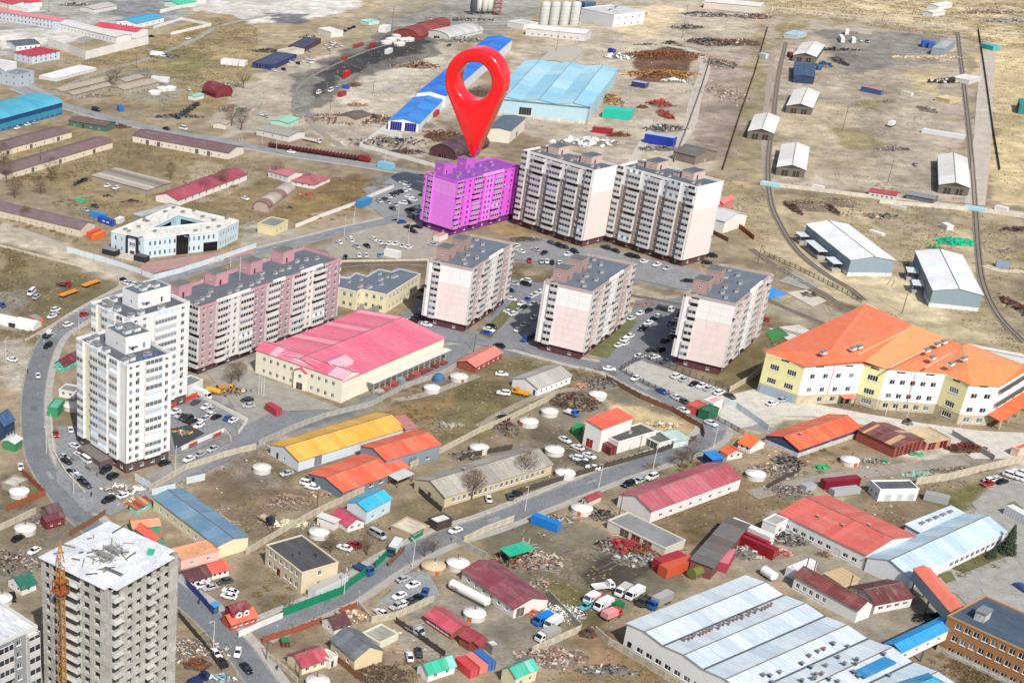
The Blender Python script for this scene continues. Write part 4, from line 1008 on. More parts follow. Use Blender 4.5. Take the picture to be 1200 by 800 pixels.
# ---- giant red pin hovering over the magenta block
def pin():
 base=at(557.5,184,28.5)
 root=thing('map_pin','giant glossy red map pin with round hole standing point down over magenta block','map pin',(base.x,base.y,base.z+0.2),0)
 root.rotation_euler=(Matrix.Rotation(R_(-6.2),4,'Y')@Matrix.Rotation(-0.66,4,'Z')).to_euler()
 d=base.y*_cp-(base.z-CAMH)*_sp
 s=d/FPX
 Rr=36.0*s;Hc=87.5*s;rh=21.5*s;t=11.0*s
 a0=math.asin(Rr/Hc)
 def out_pt(a):
  ca,sa=math.cos(a),math.sin(a)
  if sa>-math.sin(a0)-1e-9:return(Rr*ca,Hc+Rr*sa)
  sx=1 if ca>=0 else-1
  tx,tz=sx*Rr*math.cos(a0),Hc-Rr*math.sin(a0)
  k=Hc*tx/(ca*tz-sa*tx)
  return(k*ca,Hc+k*sa)
 M_=160;ang=[math.pi*2*i/M_-math.pi/2 for i in range(M_)]
 O=[out_pt(a)if abs(a+math.pi/2)>1e-6 else(0.0,0.0)for a in ang]
 I=[(rh*math.cos(a),Hc+rh*math.sin(a))for a in ang]
 def shrink(P,q,k):
  out=[]
  for p in P:
   v=(p[0],p[1]-Hc);l=math.hypot(*v);out.append((v[0]*(l+k)/l,Hc+v[1]*(l+k)/l))
  return out
 bev=3.2*s;v=[];f=[];K=6
 prof=[('I',bev*(1-math.cos(a)),-t+bev*(1-math.sin(a)))for a in[math.pi/2*j/K for j in range(K+1)]]
 prof+=[('O',-bev*(1-math.cos(a)),-t+bev*(1-math.sin(a)))for a in[math.pi/2*(K-j)/K for j in range(K+1)]]
 prof+=[('O',-bev*(1-math.cos(a)),t-bev*(1-math.sin(a)))for a in[math.pi/2*j/K for j in range(K+1)]]
 prof+=[('I',bev*(1-math.cos(a)),t-bev*(1-math.sin(a)))for a in[math.pi/2*(K-j)/K for j in range(K+1)]]
 for w,o,y in prof:
  P=shrink(I if w=='I' else O,0,o)
  v+=[(p[0],y,p[1])for p in P]
 n=len(prof)
 for j in range(n):
  for i in range(M_):
   i2=(i+1)%M_;j2=(j+1)%n
   f.append((j*M_+i,j*M_+i2,j2*M_+i2,j2*M_+i))
 me=bpy.data.meshes.new('pin_body');me.from_pydata(v,[],f);me.materials.append(mat('ee1c22','pin',None,0.85));me.polygons.foreach_set('use_smooth',[True]*len(f));me.update()
 put('pin_body',me,root)
pin()
# ================================================================ low buildings (coordinates: tile, 4x enlargement)
random.seed(50)
CREAM,WHT,BRK='e9dcc2','f1efea','a5563f'
PINKR,MAR,ORG,RED='d4687a','8b4a50','f0683c','d9574e'
hs=house
# ---- tile 00, far left
hs('00',(-210,20),(282,100),(320,88),'gy','cfd6e2','d8888f','long two storey blue white building with pink roof at far upper left',b=142,rise=1.2,cat='building',win={'l':(26,2,1.4,1.6)})
hs('00',(-40,5),(60,22),(190,8),'gy','efeeee','c44c56','low red roofed house behind the pink roofed building, at top edge',z=3.5,rise=1.2,win={'l':(5,1,1.2,1.3)})
hs('00',(322,92),(545,175),(560,150),'gy','efece8','d9d6d2','long low white barrack joining the red roofed wing, far upper left',z=4.5,rise=1.0,cat='building',win={'l':(16,1,1.0,1.6)})
hs('00',(465,115),(640,150),(660,130),'gy','f2f0ee','d4475c','white wing with bright red roof inside the white compound wall',b=180,rise=1.6,win={'l':(7,1,1.2,1.4)})
hs('00',(570,92),(640,112),(738,76),'gx','f4f4f4','4aa8d0','small white house with sky blue roof north of the white compound',z=3.6,rise=1.6,win={'l':(3,1,1.2,1.3),'f':(4,1,1.2,1.3)})
hs('00',(85,240),(150,264),(262,234),'hip','cfd6e4','b23346','two storey pale blue house with crimson hip roof',b=302,rise=2.6,win={'l':(3,2,1.4,1.5),'f':(5,2,1.4,1.5)},chim=[(0.5,0.5,1.4)])
hs('00',(25,192),(75,216),(190,206),'gx','efefee','5a6270','white house with slate roof behind the crimson roofed house',b=240,rise=1.4,win={'f':(4,1,1.6,1.3)})
hs('00',(20,335),(85,352),(145,330),'flat','b9c3d0','8a9098','blue grey flat roofed house beside the white low hall, left edge',b=410,win={'f':(2,2,1.5,1.5),'l':(2,2,1.3,1.5)},vents=[(0.4,0.5)])
hs('00',(-60,320),(0,345),(30,338),'gx','c9ccd4','9aa0a8','pale grey house cut by left edge beside the blue grey one',b=395,rise=1.2,win={'f':(2,2,1.2,1.2)})
hs('00',(200,350),(262,368),(430,314),'flat','e9e8e4','f1f0ee','long low hall with flat white roof beside the unpaved road',b=382,win={'f':(6,1,1.2,1.0)},cat='building')
hs('00',(-60,290),(0,310),(48,285),'flat','f2f2f0','dcdcda','white box building at the left edge below the slate roofed house',z=6,cat='building')
hs('00',(-254,548),(-120,592),(264,474),'bx','2e93ad','49a9c4','turquoise curved roof warehouse with dark blue stripe and small windows',b=None,z=7.0,rise=3.0,panels=10,pcols=['4fb0cb','45a6c0','4aabc6'],rkind='roof',cat='warehouse',name='warehouse',win={'f':(14,1,1.1,1.1)},band=[(0.62,0.98,'23508a'),(0.0,0.2,'2f6d9a')])
hs('00',(-145,697),(-100,735),(290,605),'gx',CREAM,'7b6463','long cream storehouse with brown roof, upper one of the pair below the turquoise warehouse',z=3.4,rise=1.6,win={'f':(9,1,0.9,0.9)},doors=[('f',0.3,2.2,2.4,'6a6866'),('f',0.55,2.2,2.4,'6a6866'),('f',0.85,2.2,2.4,'6a6866')],cat='storehouse')
hs('00',(-25,778),(20,818),(475,652),'gx',CREAM,'7f6868','long cream storehouse with brown roof, lower one of the pair below the turquoise warehouse',z=3.4,rise=1.7,win={'f':(10,1,0.9,0.9)},doors=[('f',0.25,2.2,2.4,'6a6866'),('f',0.5,2.2,2.4,'6a6866'),('f',0.82,2.2,2.4,'6a6866')],cat='storehouse')
hs('00',(635,628),(1072,718),(1120,684),'gy','f0e6d6','7a5f60','long cream storehouse with brown roof and grey doors beside the main road',z=3.6,rise=1.9,win={'l':(12,1,1.0,0.9)},doors=[('l',0.2,2.2,2.5,'6a6866'),('l',0.32,2.2,2.5,'6a6866'),('l',0.72,2.2,2.5,'6a6866'),('l',0.84,2.2,2.5,'6a6866')],cat='storehouse')
hs('00',(320,562),(495,592),(542,572),'gy','4d7060','6d5a56','green walled hut with brown roof beside the main road',b=620,rise=1.2,win={'l':(4,1,1.0,1.0)},doors=[('l',0.6,1.6,2.2)],cat='hut')
for(l,f,r,lb)in(((318,434),(342,446),(510,396),'old grey cattle shed nearest the road, left of the bare tree'),((545,400),(582,422),(718,376),'old grey cattle shed with white van parked at its end'),((255,412),(290,430),(500,366),'old grey cattle shed farthest left behind the nearest one'),((562,368),(592,385),(645,355),'short old grey cattle shed at the far end of the group')):
 hs('00',l,f,r,'gx','b5a998','bdb2a2',lb,z=2.8,rise=1.0,win={'f':(7,1,0.8,0.9)},cat='shed',name='shed',group='old grey cattle sheds',wkind='concrete',rkind='tin',pipes=[(0.5,0.5,0.8)])
hs('00',(955,420),(1010,445),(1085,432),'by','7c2531','7d2a38','maroon arched metal shed beside the dirt yard',z=2.2,rise=5.0,cat='shed',name='shed',doors=[('f',0.5,4,2.0,'5c1b25')])
hs('00',(1005,572),(1060,585),(1068,560),'gx','d9cfc0','b6a999','tiny cream hut by the roadside bend near the white pile',z=2.6,rise=0.8,cat='hut',name='hut')
hs('00',(890,445),(915,455),(945,440),'gx','dfe6e2','9fd0b8','tiny pale green kiosk left of the maroon arched shed',z=2.4,rise=0.6,cat='kiosk',name='kiosk')
hs('00',(50,-20),(120,15),(190,5),'gx','e8e8ea','d3404a','small red roofed house at top edge above the pink roof',z=4,rise=1.5)
hs('00',(400,28),(440,45),(520,20),'gx','dcdad6','c9c5be','pale grey shed in the dark yard at the top left',z=3,rise=1.0,cat='shed',name='shed')
hs('00',(790,5),(840,22),(900,4),'gx','cfe8dc','4fc9a2','small mint green roofed house at the very top',z=3,rise=1.6)
hs('00',(60,20),(130,40),(170,28),'flat','e9e9ea','dcdcdc','small white flat roofed annexe near the green tent',z=3)
# ---- tile 10
hs('10',(-5,288),(80,304),(165,252),'flat','2b3f6e','3d4a68','navy flat roofed shed, nearer one of two in the truck yard',z=3.4,cat='shed',name='shed',doors=[('l',0.3,3,2.6,'1d2c55'),('l',0.7,3,2.6,'1d2c55')])
hs('10',(155,213),(225,222),(295,180),'flat','5a3c44','3a4460','navy flat roofed shed, farther one of two in the truck yard',z=3.4,cat='shed',name='shed')
hs('10',(332,128),(352,150),(382,136),'flat','e6e4dc','f0eee6','small white box building north of the navy sheds',z=4)
hs('10',(110,232),(150,245),(215,228),'flat','d9d2c4','cdbfa2','sand coloured low building between the two navy sheds',z=3)
hs('10',(505,92),(530,104),(562,94),'flat','bfe5d8','9fd8c4','tiny pale green cabin by the far yard wall',z=2.4,cat='cabin',name='cabin')
hs('10',(850,145),(905,178),(980,128),'bx','d8d6d2','c6c4c2','white arched storage hall with dark open end',z=2.0,rise=3.6,panels=8,pcols=['d0cecb','c3c1be'],cat='hall',name='storage_hall',doors=[('l',0.5,5,1.9,'2b2b2b')])  # near-black door panel paints the shade inside the open end
hs('10',(690,145),(760,175),(812,120),'bx','8d3b3a','9a4744','rusty red arched hangar with open arches, nearer half',z=2.2,rise=4.6,panels=5,pcols=['97433f','8a3c39','a04c48'],rkind='rust',cat='hangar',name='hangar',doors=[('l',0.3,3,2.0,'2b1c1c'),('l',0.7,3,2.0,'2b1c1c')])  # dark door panels are painted shade filling the open arches
hs('10',(778,120),(812,140),(850,105),'bx','8d3b3a','8f403e','rusty red arched hangar, farther half',z=2.2,rise=4.4,rkind='rust',cat='hangar',name='hangar')
hs('10',(622,562),(765,580),(862,468),'gx','f1f3f6','2f83d6','bright blue roofed hall with two navy doors, nearest of the blue row',b=622,rise=1.8,panels=8,pcols=['2f86da','2b7fd0','3a90e0'],cat='hall',name='hall',doors=[('l',0.26,6.5,6.2,'15207c'),('l',0.74,6.5,6.2,'15207c')],win={'f':(4,1,1.4,1.0)})
hs('10',(757,432),(892,450),(1186,182),'gx','eceff4','2374d8','very long bright blue roofed hall running behind the red pin',z=7.0,rise=1.8,panels=20,pcols=['1f70d4','2679dc','2b80e2'],cat='hall',name='hall',doors=[('l',0.3,6,5,'15207c'),('l',0.72,6,5,'15207c')])
hs('10',(25,598),(155,640),(200,610),'gy','e9e4da','a5a198','white roadside hut with grey roof left of the maroon trailer',z=3.2,rise=1.2,win={'l':(3,1,1.0,1.0)})
hs('10',(75,560),(150,578),(185,552),'gx','bfd9cc','9ad0b4','low shed with pale green roof in the dirt yard',z=2.8,rise=0.8,cat='shed',name='shed')
hs('10',(398,535),(470,560),(512,530),'gx','c9bba6','6d6058','small tan hut with dark roof amid the scrap heaps',z=3.2,rise=1.2)
hs('10',(868,690),(935,735),(998,655),'bx','50303a','54343c','dark maroon arched hangar just left of the pin tip',z=2.0,rise=5.0,panels=5,pcols=['563640','4c2e37'],cat='hangar',name='hangar',doors=[('l',0.5,4,1.9,'241418')])
hs(None,(571,150),(599,153.5),(615.5,138),'gx','eee7d6','5d6e7e','cream hall with blue grey roof standing right of the pin',b=168.5,rise=0.9,cat='hall',name='hall',win={'f':(2,1,1.0,1.0)},doors=[('f',0.5,3,3,'7a2a30')])
# ---- tile 20
hs('20',(72,128),(345,160),(352,138),'gy','dedbd4','ecebe6','long low building with white roof in front of the silos',z=5,rise=0.8,win={'l':(8,1,1.6,1.0)},cat='building')
hs('20',(125,283),(270,300),(325,232),'gx','d0cabf','bdb7ac','grey gable roof hall directly behind the light blue warehouse',z=5,rise=1.5,cat='hall',name='hall')
hs('20',(390,30),(480,70),(560,40),'flat','e4e5e6','d9dadb','white industrial plant building right of the silos',z=9,cat='plant building',win={'f':(4,2,1.5,1.2)},vents=[(0.3,0.4,2),(0.7,0.6,2)])
hs('20',(430,70),(470,92),(520,75),'flat','efefee','dcdcda','small white plant annexe in front of the industrial building',z=5,cat='plant building')
hs('20',(10,95),(55,115),(90,98),'flat','e6e3de','d9d6d0','low white machine house left of the silos',z=4,cat='building')
hs('20',(905,5),(1165,32),(1170,12),'gy','ddd6c8','e9e4da','long white roofed shed at the top edge above the scrapyard',z=5,rise=1.0,cat='shed',name='shed')
hs('20',(785,700),(862,735),(922,700),'gy','8c7f72','6f6a66','dark grey gabled shed behind the rightmost tall slab',b=775,rise=2.2,cat='shed',name='shed',doors=[('f',0.5,2.0,2.2,'a89e90')],wkind='concrete')
def lightblue():
 r=hs(None,(573,113),(692,125.5),(719,80),'mx','bfe0ea','9fd0e4','huge light blue warehouse with seamed roof of three shallow gables',b=146,rise=1.4,n=3,panels=9,pcols=['9ccfe3','a6d5e7','94c9df','b2dcea'],cat='warehouse',name='warehouse',rib=3.0,base=('d8d4cc',1.8),doors=[('l',0.62,7,6.0,'2b3034')])
 W,D,z=r['_w'],r['_d'],r['_z']
 b=MB();b.box(-6,0,D*0.62-5,D*0.62+5,0,1.1,mat('b9b4aa','concrete'));b.build('loading_ramp',r)
 b=MB();b.box(-0.2,0,0,D,z-0.5,z-0.1,mat('7c98a4','plain'));b.build('gutter',r)
lightblue()
# ---- tile 30: depot sheds
for l,f,r,lb in(((120,252),(228,268),(236,208),'farthest of the small white gabled depot sheds, beside the navy one'),((88,490),(212,508),(216,430),'second small white gabled depot shed of the track-side column, above the grass patch'),((40,782),(180,798),(190,690),'white gabled depot shed third in the track-side column, lowest of it'),((-95,612),(30,627),(47,549),'white gabled depot shed standing alone left of the track'),((800,868),(950,882),(945,742),'white gabled depot shed on the right beside the second railway')):
 rr=hs('30',l,f,r,'gx','6f6860','e6e4e0',lb,z=4.2,rise=2.0,panels=4,pcols=['e9e7e3','dedcd7'],cat='shed',name='depot_shed',group='white gabled depot sheds',doors=[('l',0.3,3.0,3.0,'3c3630'),('l',0.7,3.0,3.0,'3c3630')],gablec='4a443e')
hs('30',(120,355),(222,362),(224,298),'gx','2b3e62','3f5878','navy blue depot shed just below the farthest white one',z=4.5,rise=0.6,cat='shed',name='depot_shed')
hs('30',(90,152),(140,165),(150,145),'flat','b9c6cf','a9d0dc','small pale blue roofed cabin at the top of the depot',z=3,cat='cabin',name='cabin')
hs('30',(765,18),(800,30),(830,12),'gx','e8e6e2','f2f0ec','white roofed cabin in the steppe at the top edge, upper one',z=3,rise=0.8,cat='cabin',name='cabin')
hs('30',(748,50),(775,62),(798,46),'gx','e8e6e2','eeece8','white roofed cabin in the steppe, lower one beside the dirt track',z=3,rise=0.8,cat='cabin',name='cabin')
hs('30',(780,215),(828,228),(832,186),'flat','9aa2aa','b5b9bc','grey open storage box beside blue machinery in depot',z=5,cat='storage box',name='storage_box')
hs('30',(890,355),(945,375),(950,350),'flat','d9d6ce','f2f0ea','small white hut beside the right railway',z=3,cat='hut',name='hut')
hs('30',(805,450),(855,468),(885,452),'flat','cdb98f','dccb9d','yellowish flat bunker on the gravel of the depot',z=2.5,cat='hut',name='hut')
# ---- tile 01
hs('01',(-60,172),(376,276),(452,248),'gy','e4d6bd','77656a','very long cream barrack with brown roof left of the blue container',b=312,rise=2.2,win={'l':(14,1,0.8,0.7)},cat='barrack',name='barrack')
hs('01',(430,25),(690,92),(800,52),'mono','a79a88','c2b9a9','ruined grey shed with holes in its patched roof',z=2.8,rise=0.6,panels=9,pcols=['c2b9a9','aaa294','d2cabc','8c857a'],rkind='tin',cat='shed',name='shed')
hs('01',(745,108),(835,140),(1138,12),'gx','f0e9e0','b4455c','long white house with crimson roof and firewall behind the triangular blue building',b=168,rise=2.2,panels=8,pcols=['ac4c5e','a34658'],win={'f':(9,1,1.1,1.4)},chim=[(0.3,0.5,0.8),(0.66,0.5,0.8)])
hs('01',(625,198),(662,216),(832,162),'flat','9c9890','bdbab2','low grey flat shed between crimson roofed house and blue building',z=2.8,cat='shed',name='shed')
# ---- tile 11
hs('11',(165,45),(272,68),(345,30),'hip','eeeae6','b3656b','white house with dusty pink hip roof by the dry grass',b=88,rise=1.8,win={'l':(3,1,1.2,1.2),'f':(2,1,1.2,1.2)})
hs('11',(70,-5),(150,28),(205,5),'gy','e9e5e2','c07b80','small white house with faded pink roof beside the hip roofed one',z=3.2,rise=1.4,win={'l':(4,1,1.0,1.0)})
hs('11',(-20,168),(60,175),(200,88),'bx','bba79a','c9beb0','long ruined arched store with torn brown and grey roof',z=2.2,rise=2.6,panels=6,pcols=['9a736c','cbc0b2','b9aea2'],rkind='tin',cat='shed',name='shed')
hs('11',(10,245),(88,262),(148,230),'flat','efe0ac','8d8f8c','small pale yellow box house with flat grey roof',b=306,win={'f':(3,1,0.8,1.6)},deck='8d8f8c',parap='e6dab0')
# ---- tile 21
hs('21',(940,190),(1000,240),(1012,180),'gy','efe9df','cfd0d2','white gabled house beside the right end of the tall slab',z=5.5,rise=2.4,cat='house')
hs('21',(968,140),(992,158),(1000,120),'gx','d4817a','e0807a','little red roofed outhouse attached behind the white gabled house',z=4,rise=1.4,cat='outhouse',name='outhouse')
# ---- tile 31
def wshed(l,f,r,b,lb,plats):
 rr=hs('31',l,f,r,'gy','8fa2ac','eef2f4',lb,b=b,rise=1.7,panels=9,pcols=['eff2f4','e6ecef','f3f5f6'],rib=1.5,cat='warehouse',name='warehouse',base=('ecefee',1.5),group='grey railside warehouses')
 W,D,z=rr['_w'],rr['_d'],rr['_z']
 for a,c in plats:
  p=MB();y0,y1=D*a,D*c
  p.box(-4.2,-0.3,y0,y1,0,1.2,mat('b7b5b0','concrete'));p.build('loading_platform',rr)
  p=MB();p.box(-4.4,0,y0,y1,3.6,3.75,mat('dfe6ea','roof'),bottom=True)
  for y in(y0+0.3,y1-0.3):p.box(-4.3,-4.15,y-0.08,y+0.08,1.2,3.6,mat('8c9298','plain'))
  p.build('canopy',rr)
  put('door',door_mesh(3.0,3.0,'5f6e78'),rr,(0.22,(y0+y1)/2,0.9),FROT['l'])
wshed((190,250),(387,419),(597,417),494,'grey railside warehouse with white roof, left of two',((0.10,0.28),(0.42,0.74),(0.84,0.98)))
wshed((697,376),(771,560),(1011,581),637,'grey railside warehouse with white roof, right of two, casting shadow leftwards',((0.28,0.42),(0.60,0.74)))
hs('31',(470,98),(605,118),(622,100),'gy','e6e1da','b04a52','narrow white house with crimson roof on the pipeline road',z=3.0,rise=0.8,win={'l':(5,1,1.0,1.0)})
hs('31',(650,108),(780,135),(795,118),'gy','6d6f72','8d9194','long low grey store right of the narrow crimson roofed house',z=2.4,rise=0.6,cat='shed',name='shed')
# ---- tile 02
hs('02',(265,98),(300,118),(360,72),'gx','5fc2ad','7b2f3c','turquoise house with dark red roof left of the white towers',b=145,rise=2.0,win={'l':(1,1,1.0,1.0),'f':(2,1,1.0,1.0)})
hs('02',(-60,385),(20,400),(88,372),'gx','26405f','3f5f86','blue hip-like roofed house cut by the left edge',z=5.5,rise=3.2,win={'f':(3,1,1.4,1.2)})
hs('02',(290,212),(350,238),(356,205),'flat','ece9e3','8d8f90','white house with grey flat roof hidden behind the front tower',b=272,win={'l':(2,1,1.0,1.1)})
hs('02',(228,300),(270,312),(288,268),'flat','3d9c6a','76bca6','small teal and green shed beside the curved road',z=3.5,cat='shed',name='shed')
hs('02',(10,462),(70,482),(102,452),'gx','3f8a5a','d8dcd4','green walled shed with white roof at left edge',z=3.0,rise=0.8,cat='shed',name='shed')
hs('02',(15,655),(70,680),(120,640),'flat','a59a88','d3cec2','low concrete hut with pale roof above the ger at left',z=2.2,cat='hut',name='hut')
hs('02',(600,770),(640,788),(718,748),'mono','88c9bb','b5694a','teal walled hut with burnt orange patched roof',b=800,rise=0.7,panels=5,pcols=['b5694a','c9a37c','8f4c38'],rkind='tin',win={'f':(1,1,1.0,1.0)},cat='hut',name='hut')
hs('02',(850,175),(880,210),(915,165),'flat','e9e6e0','8c8e90','low white annexe at the foot of the long pink block',z=4.2,cat='annexe',name='annexe')
hs('02',(180,778),(230,810),(300,790),'gx','8b6a66','6b4f52','dark brown roofed hut at inner bend of the road',z=3,rise=1.2,cat='hut',name='hut')
hs(None,(181,581),(255,640),(291,627),'gy','ece3bf','6f94ab','long cream workshop with steel blue roof left of the dirt lot',b=655.5,rise=1.0,panels=8,pcols=['6d92aa','7398b0','668ba4'],win={'l':(8,1,1.0,1.2)},cat='workshop',name='workshop')
# ---- tile 12
def factory():
 r=hs(None,(301,410),(402.5,447),(523,396),'gx','f4eed8','e0617f','large factory hall with patchy bright pink roof and lean-to canopy',z=8.0,rise=2.6,panels=16,pcols=['ea7c94','e8758f','ec89a0','f0a3b4','e66f8b','f4bcc8','ea7c94'],cat='factory',name='factory',rib=1.6,win={})
 W,D,z=r['_w'],r['_d'],r['_z']
 c=MB();c.box(W*0.22,W,-3.2,-0.4,4.2,4.35,mat('e7e2d8','roof'),bottom=True);c.build('canopy',r)
 for i in range(14):
  p=MB();x=W*(0.23+0.055*i);p.box(x-0.12,x+0.12,-3.1,-2.9,0,4.2,mat('b8b4ac','plain'));p.build('canopy_post',r)
 for i in range(10):
  p=MB();h=rnd(0.8,1.8);p.box(0,rnd(2,3.6),0,2.4,0,h,mat(random.choice(('b4574f','9aa3a8','c9c2b4','8d4440')),'tin'));p.build('stored_stack',r,(W*(0.26+0.07*i),-4.4,0))
 d=MB();q=panel_mesh([(0,0,2.4),(10,0,2.4),(10,4,3.6),(0,4,3.6)],mat('f0b3c1','roof'),2.0);q.build('roof_light_panel',r,(W*0.06,D*0.16,z-0.6))
 q=panel_mesh([(10,8,2.4),(0,8,2.4),(0,4,3.6),(10,4,3.6)],mat('e98aa2','roof'),2.0);q.build('roof_light_panel',r,(W*0.06,D*0.16,z-0.6))
 d.box(0.3,9.7,0.3,7.7,0,2.4,mat('f4eed8','wall'));d.build('roof_light',r,(W*0.06,D*0.16,z-0.6))
factory()
hs(None,(302,408),(402,445),(418.5,434),'gy','f5efd8','dd4f74','cream two storey office wing with pink roof along factory front',b=473,rise=1.6,panels=12,pcols=['e66888','ea7a94','f4b4c3','ee97ab'],win={'l':(11,2,1.2,1.5),'f':(2,2,1.2,1.5)},cat='office wing',name='office_wing',rib=1.3)
hs('12',(178,132),(236,152),(275,118),'gx','f5efd8','dd4f74','pink gabled entrance bay in middle of factory front',b=235,rise=1.4,win={'l':(1,2,1.2,1.4)},doors=[('l',0.5,2.4,2.6,'4a4440')],cat='entrance',name='entrance_bay')
hs('12',(945,92),(1030,122),(1153,50),'gx','9c4b3c','d88478','small red brick house with salmon roof beside two gers',b=152,rise=1.5,win={'f':(5,1,1.0,1.0)})
hs('12',(60,482),(200,562),(706,408),'gx','dde5ec','eab238','long white hall with sunflower yellow roof',b=612,rise=2.2,panels=16,pcols=['e6b44a','e2ae44','ecbc54'],cat='hall',name='hall',doors=[('l',0.75,1.2,2.2,'303234'),('f',0.18,3.0,3.6,'7a8690')],win={'l':(1,1,1.0,1.0)},rib=1.3)
hs('12',(480,488),(610,560),(874,484),'gx','8a97a2','ee5f3c','grey walled hall with bright orange roof, right part beside the field',z=5.0,rise=1.8,panels=8,pcols=['e8694a','e46446','ec7454'],cat='hall',name='hall',win={'f':(3,1,1.6,1.0)},doors=[('f',0.5,3.0,3.2,'77828c')],rib=1.3)
hs('12',(265,607),(408,708),(700,578),'gx','76848f','ef6540','grey walled hall with bright orange roof, left part beside the yellow hall',b=745,rise=1.8,panels=8,pcols=['e96c4c','e46648','ee7856'],cat='hall',name='hall',doors=[('l',0.85,1.2,2.2,'2c3034')],win={'f':(6,1,1.8,1.2)},rib=1.3)
hs('12',(640,355),(700,412),(760,400),'mono','c9a09a','c9837c','lean-to with dusty pink roof at the end of the yellow hall',z=4.2,rise=0.4,cat='lean-to',name='lean_to')
hs('12',(622,628),(665,652),(738,618),'mono','6b5d52','cfcfca','pale tin roofed shelter below the orange halls',z=2.8,rise=0.3,posts=True,cat='shelter',name='shelter')
hs('12',(745,642),(886,732),(1392,572),'gx','d6c8a4','b8b3a6','long old two tone building with weathered grey slate roof',b=782,rise=2.6,panels=14,pcols=['b9b4a7','aea99d','c2bdb1','a6a196'],rkind='tin',cat='building',win={'f':(18,1,1.2,1.5)},doors=[('l',0.5,1.4,2.2,'5a4a3e')],rib=1.4,chim=[(0.3,0.5,0.8)])
hs('12',(445,742),(520,797),(612,722),'gx','cfe4ea','2bb2d6','small house with vivid cyan roof below the orange hall',z=4.5,rise=1.6,panels=5,pcols=['2bb2d6','35bbdd'],win={'f':(2,1,1.0,1.0)})
# ---- tile 22
hs('22',(0,172),(122,222),(282,158),'gx','f3f2ee','bcb9b0','white walled shed with pale grey roof beside yellow truck',b=260,rise=2.0,panels=6,pcols=['bdbab2','b2afa6'],win={'f':(6,1,0.9,0.9)},doors=[('l',0.12,1.0,2.0,'555049')],cat='shed',name='shed')
hs('22',(342,375),(425,412),(572,356),'mono','f2efe9','ec6650','white workshop with coral red roof, highest of the roadside trio',b=520,rise=0.9,panels=6,pcols=['ec6650','f07058'],cat='workshop',name='workshop',win={'l':(1,1,1.0,1.0)},doors=[('l',0.6,2.6,3.0,'a8262c')])
hs('22',(440,428),(500,470),(662,410),'flat','efece6','5c5a58','black flat roofed white workshop attached below the coral roof',b=525,deck='55524f',cat='workshop',name='workshop',vents=[(0.5,0.5)])
hs('22',(618,437),(690,476),(768,452),'flat','eeece4','77756f','low white garage with two dark green doors beside the road',b=514,doors=[('l',0.3,2.8,3.0,'1c5a3c'),('l',0.72,2.8,3.0,'1c5a3c')],cat='garage',name='garage',deck='6a6864')
hs('22',(698,428),(760,470),(832,452),'mono','dfe8e4','bcd6cc','pale green roofed annexe right of the garage',z=2.6,rise=0.3,cat='annexe',name='annexe')
hs('22',(500,714),(656,797),(1076,637),'gx','e9e6e0','c35765','long white house with dull pink roof and small blue porch roof',b=None,z=4.0,rise=2.4,panels=12,pcols=['b85a66','c46a76','b0525e','c26672'],cat='building',win={'f':(8,1,1.4,1.0)},rib=1.2)
hs('22',(322,735),(360,752),(428,722),'gx','dcd3c2','a3404a','tiny house with crimson roof beside the road and ger',b=765,rise=1.0)
hs('22',(902,520),(940,555),(990,540),'mono','2f4f8a','3486cc','small shelter with bright blue roof at the road bend',z=3.2,rise=0.4,posts=False,cat='shelter',name='shelter')
hs('22',(975,508),(1012,533),(1088,518),'gy','efe4da','e46a48','small white house with orange roof beside the blue shelter',b=560,rise=1.4,win={'f':(2,1,0.9,1.0)})
hs('22',(1058,472),(1122,500),(1190,470),'gy','f2eee8','f0743a','white hut with steep orange roof and dormer next to navy walled hall',b=528,rise=2.2,win={'l':(2,1,0.9,1.0)},cat='hut',name='hut')
hs('22',(830,290),(868,310),(900,285),'flat','c8524a','d86c60','red guard cabin at lower edge of the sports court',z=3.0,cat='cabin',name='cabin')
hs('22',(895,305),(925,330),(945,300),'flat','1f6a48','2c7a56','dark green guard cabin next to the red one',z=3.4,cat='cabin',name='cabin')
hs('22',(912,268),(945,288),(978,265),'flat','f0eeea','e9b3ae','white kiosk with pink top behind the green cabin',z=3.4,cat='kiosk',name='kiosk')
# ---- tile 32
hs('32',(-8,437),(147,510),(436,402),'gx','34466e','f0632e','navy walled hall with big bright orange roof',b=548,rise=2.2,panels=12,pcols=['ea6a40','e6643c','ee744a'],cat='hall',name='hall',base=('d9d6d0',1.6),rib=1.5,win={'f':(3,1,2.2,1.0)},chim=[(0.2,0.4,0.6)])
hs('32',(415,412),(600,497),(738,458),'gy','a0503f','7b4844','brick garage with striped brown roof and three red doors',b=548,rise=1.5,panels=14,pcols=['7b4844','84504a','d2a27a','73413e'],rib=0,cat='garage',name='garage',doors=[('f',0.2,3.2,3.6,'6e1f22'),('f',0.5,3.2,3.6,'6e1f22'),('f',0.8,3.2,3.6,'6e1f22')],band=None)
hs('32',(652,412),(745,472),(848,446),'flat','bf8468','d3bd96','sand roofed brick store with two dark red doors',b=512,deck='d3bd96',parap='cdb597',doors=[('f',0.25,2.8,2.8,'6e1f22'),('f',0.72,2.8,2.8,'6e1f22')],cat='store',name='store')
hs('32',(485,650),(528,692),(708,688),'flat','f3f3f1','565b62','small white box building with dark roof above blue white hall',b=748,deck='565b62',win={'l':(2,1,1.0,1.2)},doors=[('f',0.25,2.0,2.2,'c9cccc'),('f',0.55,1.6,2.2,'c9cccc'),('f',0.85,2.0,2.2,'c9cccc')],vents=[])
hs('32',(1150,490),(1180,505),(1230,480),'flat','e8c9b8','e07a58','little orange roofed gatehouse at right edge below the school',z=3,cat='gatehouse',name='gatehouse')
